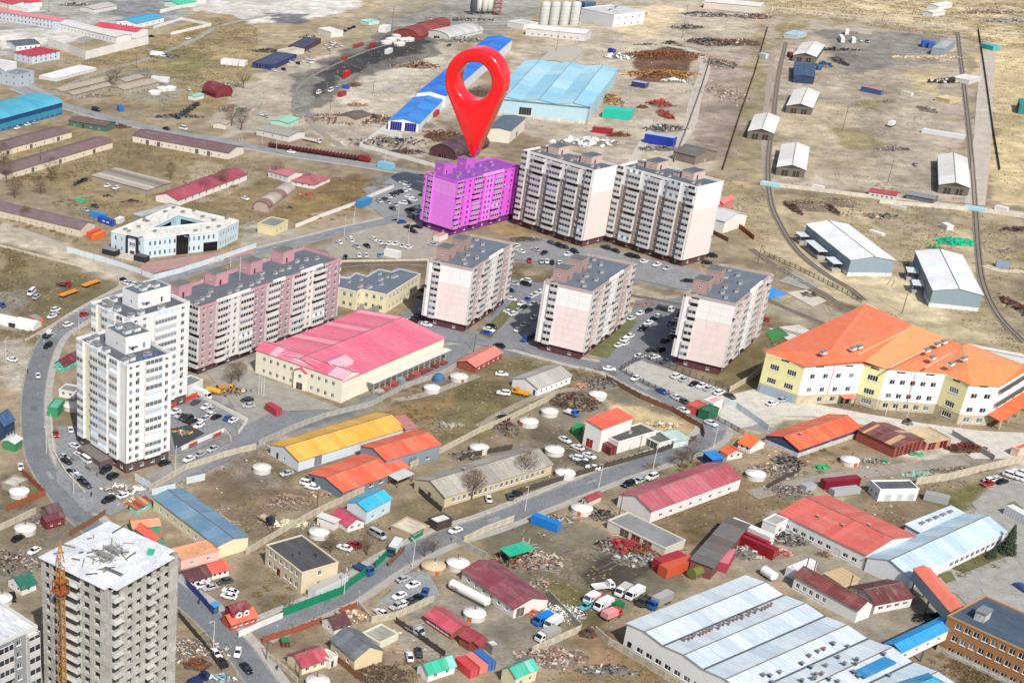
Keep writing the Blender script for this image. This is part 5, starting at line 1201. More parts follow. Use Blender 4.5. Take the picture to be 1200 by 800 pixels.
# ---- tile 33 (crop with y offset 540)
def q8(x,y):return(900+x/4.0,540+y/4.0)
hs(None,q8(50,241),q8(463,443),q8(697,350),'gy','f0efeb','d9604f','wide white workshop with coral red roof joining the blue white hall',b=555+100,z=None if False else 4.6,rise=2.2,panels=12,pcols=['d6685c','d26256','dc7064'],cat='workshop',name='workshop',rib=1.5,win={'l':(9,1,1.6,1.2)},doors=[('l',0.30,2.0,2.2,'e8e8e4'),('l',0.02,1.6,2.4,'e8e8e4')],chim=[(0.25,0.7,0.5),(0.3,0.45,0.5),(0.55,0.3,0.4)])
hs(None,q8(-10,268),q8(40,300),q8(75,262),'flat','efeeea','b5b1a8','small white annexe at the left end of the coral roofed workshop',z=4.2,win={'f':(1,1,1.6,1.2)},cat='annexe',name='annexe')
hs(None,q8(458,452),q8(668,548),q8(1126,333),'gx','eef1f2','c5dce8','long white hall with pale blue roof and row of windows',b=None,z=4.2,rise=2.4,panels=14,pcols=['c5dce8','cfe3ed','bcd6e4'],cat='hall',name='hall',rib=1.5,win={'f':(10,1,1.8,1.4,0.42,0.97)})
hs(None,q8(640,300),q8(716,337),q8(930,246),'mono','e9ecee','dbe6ec','lower pale blue roofed annexe behind the long hall',z=4.0,rise=0.5,panels=7,pcols=['dbe6ec','d0dfe8'],cat='annexe',name='annexe',vents=[(0.2,0.5),(0.35,0.5),(0.5,0.5),(0.65,0.5),(0.8,0.5)])
hs('33',(118,297),(425,462),(500,433),'gy','f0f0ee','84423f','white house with maroon roof and black stovepipes, left wing',b=522,rise=2.2,panels=8,pcols=['84423f','8b4843','7a3b39'],win={'l':(5,1,1.1,1.4,0.45,0.98)},pipes=[(0.5,0.95,3.2),(0.6,0.85,3.2),(0.5,0.3,4.5),(0.7,0.2,1.6)])
hs('33',(410,340),(505,436),(656,378),'gx','eceae6','6e3838','white house with maroon roof, right wing with awnings',b=480,rise=1.8,panels=5,pcols=['6e3838','763e3d'],win={'f':(4,1,1.6,1.0)},pipes=[(0.3,0.6,1.2)])
hs('33',(265,285),(345,340),(425,305),'mono','d2bfa0','d0b48c','sand coloured flat annexe behind maroon roofed house',z=3.8,rise=0.3,cat='annexe',name='annexe')
hs('33',(845,482),(1350,714),(1520,610),'flat','b07c4c','46586a','orange brick office block with dark blue flat roof in lower right corner',z=10.5,win={'l':(10,3,1.5,1.5,0.08,0.92)},deck='45586b',parap='bd8a58',cat='office block',name='office_block',vents=[(0.35,0.8,3.0)],base=('cfcac0',1.6))
def bigwhite():
 Lp,Bp,Rp=at(735,729,7),at(873,671.5,7),at(1068,774,7)
 Fp=Lp+(Rp-Bp)*1.25;Rp=Bp+(Rp-Bp)*1.25
 l,f,r=prj(Lp),prj(Fp),prj(Rp)
 rr=hs(None,l,f,r,'my' if False else 'mx','f3f3f0','e3edf1','enormous white factory hall with pale streaked multi-gable roof at the bottom',z=7.0,rise=0.8,n=5,panels=12,pcols=['d6e1e7','cfdce4','dde7eb','c9d8e1','d7e1e6'],cat='factory',name='factory',rib=2.0,win={'l':(18,1,1.9,1.4)},doors=[('l',0.97,1.4,2.4,'2a2c2e')],base=('dcd9d2',0.8))
 W,D,z=rr['_w'],rr['_d'],rr['_z']
 for k in range(1,5):
  g=MB();g.box(0,W,D*k/5-0.25,D*k/5+0.25,z-0.05,z+0.2,mat('5d666c','tin'));g.build('valley_gutter',rr)
 for i in range(70):
  k=random.random()
  x=W*rnd(0.1,0.9);y=D*(rnd(0.1,0.45)if i>25 else 0.77+rnd(-0.01,0.01))
  if i<=25:x=W*(0.12+0.028*i)
  g=(y/D*5)%1;zz=z+1.0*(1-abs(2*g-1))
  put('roof_vent',vent_mesh(0.6,0.6,0.9,random.choice(('6f6f72','b06a5a','3d4f7c','8b8d90')))if i>25 else pipe_mesh(0.9,0.25,'8a6a6a'),rr,(x,y,zz))
 for x0,y0,w,d in((0.62,0.22,12,3),(0.22,0.12,12,3.4),(0.55,0.08,9,3)):
  g=MB();g.box(0,w,0,d,0,0.5,mat('2f8ec8','roof'));g.build('blue_roof_patch',rr,(W*x0,D*y0,z+0.75))
bigwhite()
hs('33',(505,812),(700,960),(930,850),'hip','dfeef4','3fa9d8','sky blue hip roof hall cut by the bottom edge',z=6.5,rise=3.2,cat='hall',name='hall')
def skywalks():
 z=6.0
 a,b_=at(1071,664,8.5),at(1122,713,8.5)
 def gallery(a,b_,w,roofc,wallc,label,z0,z1,win=0,hip=None):
  a=Vector(a);b_=Vector(b_);d=b_-a;L=math.hypot(d.x,d.y);th=math.atan2(d.y,d.x)
  r=thing('covered_bridge',label,'covered bridge',(a.x,a.y,0),th)
  m=MB();m.box(0,L,-w/2,w/2,z0,z1,mat(wallc,'wall'),bottom=True);m.build('wall',r)
  for s in(1,-1):
   q=[(0,-s*(w/2+0.3),z1),(L,-s*(w/2+0.3),z1),(L,0,z1+1.1),(0,0,z1+1.1)]
   if s<0:q=q[::-1];q=[q[1],q[0],q[3],q[2]];q=[(0,w/2+0.3,z1),(L,w/2+0.3,z1),(L,0,z1+1.1),(0,0,z1+1.1)]
   panel_mesh(q,mat(roofc,'roof'),1.0).build('roof_slope',r)
  for i in range(win):
   for s in(-1,1):put('window',win_mesh(1.1,0.8,'one'),r,(L*(i+0.5)/win,s*(w/2+0.03),z0+(z1-z0)*0.4),0 if s<0 else math.pi)
  for x in(0.08,0.5,0.92):
   p=MB()
   for y in(-w/2+0.3,w/2-0.3):p.bar((L*x,y,0),(L*x,y,z0),0.22,mat('6a6460','tin'),6)
   p.bar((L*x,-w/2+0.3,z0-0.3),(L*x,w/2-0.3,z0-0.3),0.15,mat('6a6460','tin'),4);p.build('trestle',r)
  return r
 gallery(at(1081,664,8.5),at(1124,714,8.5),4.2,'ea8068','a9bcc8','raised gallery with salmon orange roof linking hall and brick office',4.6,8.0,0)
 gallery(at(1047,757,7.5),at(1112,726,7.5),4.4,'2ba0de','f2f3f3','raised white gallery with bright blue roof and small windows',3.8,7.0,5)
skywalks()
# ---- tile 23
hs(None,(543,667),(602.5,714),(642,700),'gy','f0ebe0','8a4450','white hall with dark crimson roof behind the white tank trailer',b=725.5,rise=1.9,panels=8,pcols=['8a4450','83404b','914a56'],cat='hall',name='hall',win={'l':(6,1,1.2,1.0)},doors=[('f',0.2,2.6,2.8,'6d6a60')],rib=1.3)
hs('23',(445,38),(720,168),(822,132),'flat','ded6c6','9a9a98','ruined flat roofed garage row with pale walls and scrap in front',b=212,deck='8f9090',cat='garage',name='garage',doors=[('l',0.3,3,2.8,'6b5a50'),('l',0.5,3,2.8,'7b3a34'),('l',0.7,3,2.8,'6b5a50')])
hs('23',(850,205),(945,262),(1064,42),'mono','7c4a40','74706c','long dark slate lean-to standing askew between red containers',z=4.0,rise=0.5,panels=7,pcols=['74706c','6a6662','7d7975'],rkind='tin',cat='shed',name='shed')
hs('23',(-60,175),(-10,208),(110,172),'mono','3d4a42','1fb58c','open shelter with emerald green sheet roof over scrap',z=3.6,rise=0.4,posts=True,cat='shelter',name='shelter')
hs('23',(-60,735),(20,780),(135,735),'gx','e6dcb8','35b59a','cream house with sea green roof at the bottom edge',z=3.6,rise=1.8,panels=5,pcols=['35b59a','7fcabb','3fbda2'],win={'f':(2,1,1.0,1.1)})
# ---- tile 13
hs('13',(44,152),(216,282),(389,234),'flat','e2d2b2','545254','cream two storey house with black flat roof inside green fence',b=382,deck='4c4a4c',parap='d9ccb4',win={'l':(6,2,1.3,1.5),'f':(1,2,1.2,1.4)},doors=[('l',0.62,1.6,2.4,'6b1f26')],pipes=[(0.25,0.5,0.8),(0.45,0.5,0.9),(0.7,0.3,0.8),(0.72,0.35,0.8)])
hs('13',(342,12),(430,70),(516,46),'gy','f0eeea','b94862','white house with crimson roof left of the parked minivan',b=95,rise=1.8,panels=4,pcols=['b94862','c25069'],win={'f':(2,1,1.2,0.9)})
hs('13',(285,18),(372,52),(390,30),'mono','efece6','e2dfd8','low white lean-to with pale roof above the ger',z=2.6,rise=0.3,cat='lean-to',name='lean_to')
hs('13',(338,597),(462,694),(608,652),'gy','e3cfa8','6b7076','sand coloured house with dark grey hip-like roof',b=748,rise=2.6,panels=5,pcols=['6b7076','646a70','737980'],win={'l':(2,1,1.0,1.0)})
hs('13',(308,500),(368,552),(445,520),'gx','eeeae2','5d3438','white cottage with dark brown roof behind the grey roofed house',b=580,rise=2.2,win={'l':(1,1,0.9,0.9)},chim=[(0.5,0.5,0.7)])
hs('13',(138,668),(215,732),(348,688),'gx','efe3c0','ad4450','cream cottage with crimson roof beside the ger at bottom',b=768,rise=1.8,win={'f':(3,1,1.1,1.0)},pipes=[(0.35,0.5,1.2)],panels=5,pcols=['ad4450','b54b57'])
hs('13',(300,655),(345,690),(378,668),'flat','eae6de','d9d6d0','small white lean-to at the right of the crimson roofed cottage',z=2.8,cat='lean-to',name='lean_to',doors=[('f',0.4,0.9,2.0,'4a4038')])
hs('13',(788,482),(915,572),(1012,532),'gy','a0523f','c14f5e','red brick house with raspberry roof beside the white tank trailer',b=602,rise=1.5,panels=5,pcols=['c14f5e','c95868'],win={'l':(5,1,1.4,1.2)})
hs('13',(960,570),(1005,612),(1062,572),'gy','9a4c3c','a8434f','small brick annexe with raspberry roof, upper of two',z=2.8,rise=0.8,cat='annexe',name='annexe')
hs('13',(1000,600),(1045,630),(1082,595),'gx','9a4c3c','9c3f49','small brick annexe with raspberry roof, lower of two',z=2.6,rise=0.6,cat='annexe',name='annexe')
hs('13',(1085,600),(1110,628),(1142,612),'flat','8a8680','e4e2dd','tiny shed with white roof right of the brick annexes',z=2.6,cat='shed',name='shed')
hs('13',(762,712),(808,765),(932,712),'gx','f2f1ee','2fb897','white cottage with mint green roof, left of the red containers',b=800,rise=2.0,panels=4,pcols=['2bb08c','7fcfc0','35bb98'],win={'f':(2,1,1.0,1.0)},pipes=[(0.6,0.5,1.0)])
hs('13',(500,562),(580,610),(668,568),'flat','dfe0c8','d9d7cf','low shed with rubble of white stones on its roof',b=630,cat='shed',name='shed',deck='a8a498')
hs('13',(820,22),(850,50),(912,22),'flat','4a3a38','ece9e2','dark kiosk with white roof beside the road',z=2.8,cat='kiosk',name='kiosk')
hs('13',(635,60),(740,105),(812,62),'flat','b9a68c','ddd0b8','low bunker with pale sandy roof above the green gate',z=2.0,cat='bunker',name='bunker')
# ---- tile 03
hs('03',(15,322),(100,365),(188,340),'gx','efeee6','1f6a5a','white cottage with dark green roof left of the unfinished tower',b=395,rise=2.4,panels=4,pcols=['1f6a5a','236f5f'],win={'l':(2,1,0.9,1.0),'f':(1,1,1.0,1.0)})
hs('03',(178,22),(215,48),(312,22),'gx','7d2a30','6d3a40','small dark red shed by the lane behind the unfinished tower',z=2.8,rise=0.8,win={'f':(2,1,0.7,0.7)},cat='shed',name='shed')
hs('03',(578,35),(620,78),(762,72),'gx','3f9a7a','ee9a70','green walled house with peach roof behind the unfinished tower',z=3.2,rise=1.2,panels=5,pcols=['ee9a70','f0a27c'])
hs('03',(622,80),(730,145),(785,132),'gy','45a080','e0644e','green walled house with coral roof below the peach roofed one',z=3.2,rise=1.4)
hs('03',(810,168),(850,218),(1022,168),'flat','f3c9bd','e8a070','salmon pink box house with peach flat roof',b=268,deck='e8a878',parap='e8a890',win={'f':(2,1,1.0,0.8)})
hs('03',(842,278),(884,330),(988,290),'gx','e9e6e0','5f3335','white row house with dark brown roof, left half',b=352,rise=1.6,win={'f':(3,1,0.9,1.0)})
hs('03',(945,245),(990,292),(1078,266),'gx','f0ede6','e2604e','white row house with coral roof, right half',b=312,rise=1.6,win={'f':(3,1,0.9,1.0)})
def dormer_house():
 r=hs('03',(1028,488),(1082,530),(1215,492),'gx','c9584a','ea6a4c','red cottage with maroon and orange mansard roof and two white dormers',b=560,rise=1.6,win={'f':(4,1,1.0,1.0)})
 W,D,z=r['_w'],r['_d'],r['_z']
 m=MB();m.box(0,W*0.62,D*0.30,D*0.95,z,z+2.4,mat('8a2f3c','roof'));m.build('upper_storey',r,(W*0.14,0,0.3))
 q=panel_mesh([(0,0,0),(W*0.66,0,0),(W*0.66,D*0.38,1.2),(0,D*0.38,1.2)],mat('8a2f3c','roof'));q.build('roof_slope',r,(W*0.12,D*0.26,z+2.6))
 q=panel_mesh([(W*0.66,D*0.76,0),(0,D*0.76,0),(0,D*0.38,1.2),(W*0.66,D*0.38,1.2)],mat('8a2f3c','roof'));q.build('roof_slope',r,(W*0.12,D*0.26,z+2.6))
 for x in(0.26,0.52):
  d=MB();d.box(0,1.6,0,1.4,0,1.6,mat('f2efe9','wall'));d.slab([(-0.2,-0.2,1.6),(0.8,-0.2,2.4),(0.8,1.6,2.4),(-0.2,1.6,1.6)],0.1,mat('8a2f3c','roof'));d.slab([(0.8,-0.2,2.4),(1.8,-0.2,1.6),(1.8,1.6,1.6),(0.8,1.6,2.4)],0.1,mat('8a2f3c','roof'))
  o=d.build('dormer',r,(W*x,D*0.16,z+0.9));put('dormer_window',win_mesh(0.9,0.9,'one'),o,(0.8,-0.03,0.4))
dormer_house()
hs('03',(985,428),(1005,446),(1030,430),'mono','4a6a8a','4a9cd8','tiny shed with light blue roof beside the dormer cottage',z=2.4,rise=0.2,cat='shed',name='shed')
# ================================================================ special buildings
def poly_building(name,label,cat,pts_px,z,wallc,rim,deck,in_=0.4,ph=0.5,wkind='wall'):
 P=[at(x,y,z)for x,y in pts_px]
 c=sum(P,Vector())/len(P)
 r=thing(name,label,cat,(c.x,c.y,0));Q=[(p.x-c.x,p.y-c.y)for p in P]
 return r,Q,c
def edge_elems(r,a,b_,z,floors,cols,ww,wh,wallm,lo=0.06,hi=0.94,z0=0.0,skip=(),glass='39424c',style=None,base=0.9,doors=(),name='wall'):
 """wall from a to b (outward on the right-hand side when going a->b)"""
 L=math.hypot(b_[0]-a[0],b_[1]-a[1]);th=math.atan2(b_[1]-a[1],b_[0]-a[0]);fh=(z-z0)/floors
 w=MB();holes=[]
 for k in range(floors):
  for i in range(cols):
   if(i,k)in skip:continue
   s=L*(lo+(hi-lo)*(i+0.5)/cols);zz=z0+fh*k+base
   holes.append((s-ww/2,s+ww/2,zz,min(zz+wh,z-0.2)))
 wins=list(holes)
 for s,dw,dh,dc in doors:holes.append((L*s-dw/2,L*s+dw/2,z0+0.02,z0+dh))
 wall_face(w,'f',0,L,z0,z,L,1,holes,wallm,0.0,0.14)
 o=w.build(name,r,(a[0],a[1],0),th)
 for h in wins:put('window',win_mesh(ww,h[3]-h[2],style or('one' if ww<1 else 'two'),glass=glass),o,((h[0]+h[1])/2,0.12,h[2]))
 for s,dw,dh,dc in doors:put('door',door_mesh(dw,dh-0.02,dc),o,(L*s,0.12,z0+0.02))
 return o
def blue_triangle():
 def c4(x,y):return(120+x*170/1200.0,230+y*100/706.0)
 z=z_of(c4(345,355),c4(345,515)[1])
 out=[c4(72,290),c4(345,355),c4(960,285),c4(1128,200),c4(590,78)]
 r,Q,c=poly_building('office_building','pale blue two storey building round a triangular courtyard, with black glazed panels','office building',out,z,'','','')
 wm=mat('cfe3ea','wall')
 n=len(Q)
 court=[at(*c4(x,y),z)for x,y in((390,268),(880,215),(625,152))];K=[(p.x-c.x,p.y-c.y)for p in court]
 spec=[dict(cols=5,lo=0.05,hi=0.95),dict(cols=14,lo=0.05,hi=0.97,skip=[(i,k)for i in(6,7)for k in(0,1)]+[(11,0),(12,0),(13,0)]),dict(cols=7,lo=0.08,hi=0.95),dict(cols=12),dict(cols=12)]
 for i in range(n):
  a,b_=Q[i],Q[(i+1)%n]
  edge_elems(r,a,b_,z,2,ww=1.0,wh=1.9,wallm=wm,base=1.0,**spec[i])
 b=MB();ringpoly(b,Q,K,z-0.3,mat('e8e4da','flat'));b.build('roof',r)
 for loop,sgn in((Q,1),(K,-1)):
  for i in range(len(loop)):
   a,d=Vector((*loop[i],0)),Vector((*loop[(i+1)%len(loop)],0));u=(d-a);L=u.length;th=math.atan2(u.y,u.x)
   p=MB();p.box(-0.1,L+0.1,-0.15,0.2,z-0.4,z+0.12,mat('f0f2f2','wall'));p.build('parapet',r,(a.x,a.y,0),th)
 for i in range(3):
  a,b_=K[(i+1)%3],K[i]
  o=edge_elems(r,a,b_,z,2,cols=6 if i else 8,ww=1.2,wh=1.9,wallm=mat('b9dbe8','wall'),base=0.9,name='courtyard_wall')
  L=math.hypot(a[0]-b_[0],a[1]-b_[1])
  if i!=0:
   g=MB();g.box(L*0.1,L*0.75,-0.12,-0.02,1.0,z-1.6,mat('2b3a48','glass'));g.build('glass_wall',o)
 yd=MB();ringpoly(yd,K,None,0.12,mat('9a9a98','concrete'));yd.build('courtyard_paving',r)
 a,b_=Q[1],Q[2];L=math.hypot(b_[0]-a[0],b_[1]-a[1]);th=math.atan2(b_[1]-a[1],b_[0]-a[0])
 bk=mat('14161a','glass',0.2)
 g=MB();g.box(L*0.43,L*0.60,-0.35,-0.04,0.0,z+0.1,bk);g.build('glazed_front',r,(a[0],a[1],0),th)
 for i in range(1,4):
  m=MB();m.box(L*(0.43+0.0425*i)-0.04,L*(0.43+0.0425*i)+0.04,-0.42,-0.36,0,z,mat('3c4046','plain'));m.build('mullion',r,(a[0],a[1],0),th)
 g=MB();g.box(L*0.80,L*0.99,-0.3,-0.04,0.0,z*0.46,bk);g.build('glazed_front',r,(a[0],a[1],0),th)
 a,b_=Q[0],Q[1];L=math.hypot(b_[0]-a[0],b_[1]-a[1]);th=math.atan2(b_[1]-a[1],b_[0]-a[0])
 e=MB();fm=mat('23262a','plain')
 e.box(L*0.50,L*0.54,-1.2,-0.04,0,z+0.2,fm);e.box(L*0.80,L*0.84,-1.2,-0.04,0,z+0.2,fm);e.box(L*0.54,L*0.80,-1.2,-0.04,z-0.1,z+0.2,fm);e.build('portal_frame',r,(a[0],a[1],0),th)
 e=MB();e.box(L*0.54,L*0.80,-0.5,-0.04,0,z-0.1,mat('e9eef0','wall'));e.build('portal_wall',r,(a[0],a[1],0),th)
 put('door',door_mesh(2.4,2.4,'2a2c30',2),r,Vector((a[0],a[1],0.02))+Matrix.Rotation(th,3,'Z')@Vector((L*0.67,-0.52,0)),th)
 for i in(-1,0,1):put('window',win_mesh(0.9,1.7,'one'),r,Vector((a[0],a[1],z*0.52))+Matrix.Rotation(th,3,'Z')@Vector((L*0.67+i*1.0,-0.52,0)),th)
 e=MB()
 for k in range(5):e.box(L*0.45,L*0.88,-3.0-k*0.8,-0.5-0.0*k,0.9-0.18*(k+1),0.9-0.18*k,mat('cfc6b8','concrete'))
 e.build('entrance_steps',r,(a[0],a[1],0),th)
 b=MB();b.box(L*0.88,L*0.88+6,-4.5,-1.0,0,2.4,mat('2a2c30','plain'),mat('505356','flat'));b.build('ramp_canopy',r,(a[0],a[1],0),th)
 b=MB();b.box(-L*0.02,L*0.36,-6.0,-2.0,0,2.4,mat('2a2c30','plain'),mat('8a8c8e','flat'));b.build('ramp_canopy',r,(a[0],a[1],0),th)
 for x,y in((190,275),(222,290),(300,255),(350,200),(375,208),(520,128),(590,95),(665,130),(760,120),(830,170),(920,200),(1030,182),(875,262),(770,285),(965,250),(435,290),(320,345),(340,180)):
  p=at(*c4(x,y),z);put('roof_vent',vent_mesh(1.6,0.9,0.9,'9a978f'),r,(p.x-c.x,p.y-c.y,z-0.3),rnd(0,1))
blue_triangle()
def kindergarten():
 def c4(x,y):return(380+x/10.0,270+y/10.0)
 F=c4(735,755);z=z_of(F,367.0)
 out=[c4(-60,610),c4(385,722),c4(440,690),c4(735,755),c4(1130,510),c4(880,445),c4(790,485),c4(640,452),c4(500,535),c4(370,497),c4(290,555),c4(190,545),c4(110,580),c4(-40,530)]
 r,Q,c=poly_building('kindergarten','cream two storey kindergarten with dark flat roof and zigzag rear wall','kindergarten',out,z,'','','')
 wm=mat('f2e8c2','wall');n=len(Q)
 for i in range(n):
  a,b_=Q[i],Q[(i+1)%n];L=math.hypot(b_[0]-a[0],b_[1]-a[1])
  edge_elems(r,a,b_,z,2,cols=max(1,int(L/3.4)),ww=1.3,wh=1.6,wallm=wm,base=1.0,doors=[(0.5,1.6,2.4,'b5903c')]if i==1 else())
  u=Vector((b_[0]-a[0],b_[1]-a[1],0));th=math.atan2(u.y,u.x)
  p=MB();p.box(-0.1,L+0.1,-0.12,0.3,z-0.4,z+0.15,mat('c9ced2' if i>3 else 'f0e9cd','wall'));p.build('parapet',r,(a[0],a[1],0),th)
 b=MB();ringpoly(b,Q,None,z-0.3,mat('6a7584','flat'));b.build('roof',r)
 for x,y,w in((290,600,1.2),(430,575,1.2),(420,655,2.6),(530,665,2.6),(650,510,1.4),(660,575,2.6),(665,630,2.0),(825,540,3.6),(840,460,2.0),(560,490,1.4),(270,545,1.6),(740,545,1.0)):
  p=at(*c4(x,y),z);put('roof_vent',vent_mesh(w,1.0,1.0,'d2d5d6'),r,(p.x-c.x,p.y-c.y,z-0.3),0.75)
 for k in(1,3):
  a,b_=Q[k if k==1 else 2],Q[(k if k==1 else 2)+1];th=math.atan2(b_[1]-a[1],b_[0]-a[0]);L=math.hypot(b_[0]-a[0],b_[1]-a[1])
  s=MB()
  for i in range(10):s.box(L*0.3+i*0.5,L*0.3+i*0.5+0.5,-1.6,-0.1,0,0.3*(i+1),mat('9c968c','concrete'))
  s.build('outside_stair',r,(a[0],a[1],0),th)
kindergarten()
def school():
 def c4(x,y):return(880+x*320/1200.0,350+y*150/562.0)
 F0=c4(70,235);z=z_of(F0,c4(40,405)[1])
 pts=[c4(68,238),c4(240,292),c4(500,285),c4(598,312),c4(855,330),c4(960,374),c4(1092,380)]
 z=max(z,11.5)
 P=[at(*p,z)for p in pts]
 rear_px=[c4(1092,380),c4(1290,260),c4(955,195),c4(925,215),c4(710,112),c4(660,95),c4(510,20)]
 Rr=[at(*p,z)for p in rear_px[1:]]
 allp=P+Rr
 c=sum(allp,Vector())/len(allp)
 r=thing('school','large school with orange roof, white and pale yellow walls on a stone base','school',(c.x,c.y,0))
 Q=[(p.x-c.x,p.y-c.y)for p in allp];n=len(Q)
 fl=3;ye,wh=mat('fff8b8','wall'),mat('fffefc','wall')
 spec={0:(2,ye,3.2,1.9),1:(4,wh,1.7,1.7),2:(1,ye,3.4,1.9),3:(5,wh,1.7,1.7),4:(1,ye,3.4,1.9),5:(2,wh,2.0,1.7)}
 b0=3.6
 for i in range(n):
  a,b_=Q[i],Q[(i+1)%n];L=math.hypot(b_[0]-a[0],b_[1]-a[1])
  cols,wm,ww,wh_=spec.get(i,(max(1,int(L/7)),wh,1.7,1.7))
  edge_elems(r,a,b_,z-1.0,2,cols,ww,wh_,wm,z0=b0,base=0.9,style='wide' if ww>3 else 'two')
  edge_elems(r,a,b_,b0,1,cols,ww,1.7,mat('cfc3a4','concrete'),base=0.9,style='wide' if ww>3 else 'two',name='stone_base',skip=[(0,0)]if i in(1,)else())
  th=math.atan2(b_[1]-a[1],b_[0]-a[0])
  e=MB();e.box(0,L,-0.06,-0.004,z-1.0,z-0.1,wm);e.box(0,L,-0.0,0.2,z-1.0,z-0.1,wm)
  for k in range(max(1,int(L/9))):e.box(L*(k+0.5)/max(1,int(L/9))-1.4,L*(k+0.5)/max(1,int(L/9))+1.4,-0.1,-0.05,z-0.85,z-0.35,mat('3a3430','glass'))
  e.build('eaves_wall',r,(a[0],a[1],0),th)
  if i in(1,3):
   d=MB();d.box(L*0.5-0.1,L*0.5+0.1,-0.14,-0.004,b0,z-0.3,mat('c2696a','plain'));d.build('downpipe',r,(a[0],a[1],0),th)
  if i==1:
   d=MB();d.box(L*0.72,L*0.95,-3.0,-0.1,3.0,3.25,mat('e07a5a','roof'),bottom=True)
   for x in(0.74,0.93):d.box(L*x-0.15,L*x+0.15,-2.9,-2.6,0,3.0,mat('8a7a70','plain'))
   d.build('entrance_canopy',r,(a[0],a[1],0),th)
   put('door',door_mesh(3.0,2.6,'3a3430',2),r,Vector((a[0],a[1],0.02))+Matrix.Rotation(th,3,'Z')@Vector((L*0.835,-0.02,0)),th)
  if i==0:
   d=MB()
   for k in range(16):d.box(L*(0.06+0.055*k),L*(0.06+0.055*k)+L*0.05,-0.3-0.04*(k%2),-0.06,0.1,3.2,mat('a9b9c9','paint'))
   d.build('metal_shutters',r,(a[0],a[1],0),th)
  if i==6:
   for k in(1,2):
    d=MB();d.box(L*0.02,L*0.95,-1.6,-0.05,b0+(z-b0)*0.45*k-1.2,b0+(z-b0)*0.45*k-1.0,mat('5a524c','plain'),bottom=True);d.build('balcony',r,(a[0],a[1],0),th)
   d=MB();d.slab([(L*-0.05,-4.5,3.6),(L*0.95,-4.5,3.6),(L*0.95,-0.1,4.8),(L*-0.05,-0.1,4.8)],0.25,mat('ee7440','roof'));d.build('canopy_roof',r,(a[0],a[1],0),th)
   for k in range(5):
    d=MB();x=L*(0.0+0.2*k);d.box(x,x+0.4,-4.2,-3.8,0,3.4,mat('cfc3a4','concrete'));d.build('canopy_column',r,(a[0],a[1],0),th)
 def e(x,y):p=at(*c4(x,y),z);return(p.x-c.x,p.y-c.y,z)
 H=z+2.3
 def rdg(x,y,h=H):p=at(*c4(x,y),h);return(p.x-c.x,p.y-c.y,h)
 A,B_,C_,D_,E_,F_,G_=[e(*p)for p in((58,232),(242,296),(515,283),(602,312),(858,330),(962,377),(1098,383))]
 back=[e(*p)for p in((1300,262),(1200,290),(955,195),(930,208),(862,172),(715,112),(660,92),(510,16))]
 R1=rdg(505,22);R2=rdg(345,228);R3=rdg(500,275,z+1.2);R5=rdg(950,290);R6=rdg(1190,300)
 faces=[((A,B_,R2),'f07a4e'),((A,R2,R1),'f27c50'),((R2,B_,C_,R3),'ee7a50'),((R1,R2,R3,rdg(708,112,z+3.4)),'f28456'),((R3,C_,D_),'f08252'),((rdg(708,112,z+3.4),R3,D_,rdg(865,176,z+2.0)),'f6a468'),((rdg(865,176,z+2.0),D_,E_,rdg(930,205,z+2.6)),'f48e5c'),((rdg(930,205,z+2.6),E_,R5,rdg(955,196,z+2.6)),'f59c62'),((E_,F_,R5),'f28e58'),((R5,F_,G_,R6),'f39a5c'),((rdg(955,196,z+2.6),R5,R6,rdg(1210,292,z+1.2)),'f5a066'),((G_,back[0],R6),'ef7f42'),((R1,rdg(708,112,z+3.4),rdg(660,94,z+2.0)),'f07e4a')]
 for pts_,col_ in faces:
  m=MB();m.slab(list(pts_),0.2,mat(col_,'roof'));m.build('roof_slope',r)
 hz=[R1,rdg(708,112,z+3.4),rdg(865,176,z+2.0),rdg(930,205,z+2.6),rdg(955,196,z+2.6),rdg(1210,292,z+1.2)]
 m=MB()
 for i in range(len(hz)-1):p,q=hz[i],hz[i+1];m.face([p,q,(q[0],q[1]+0.5,z-1),(p[0],p[1]+0.5,z-1)],mat('ef7a40','roof'))
 m.face([A,R1,(R1[0],R1[1]+0.5,z-1)],mat('ef7a40','roof'));m.build('roof_skirt',r)
 for x,y in((320,235),(450,218),(478,210),(775,225),(800,258),(882,285),(938,262),(820,200),(850,188)):
  p=at(*c4(x,y),z+3.2);put('roof_vent',vent_mesh(2.2,1.2,1.2,'eae4dc'),r,(p.x-c.x,p.y-c.y,z+2.6),0.5)
 for x0,y0,x1,y1 in((608,305,775,222),(765,305,880,240),(470,245,690,137)):
  p,q=at(*c4(x0,y0),z+1.8),at(*c4(x1,y1),z+3.2)
  m=MB();m.bar((p.x-c.x,p.y-c.y,z+1.9),(q.x-c.x,q.y-c.y,z+3.4),0.3,mat('f6b68c','roof'),6);m.build('roof_seam',r)
school()
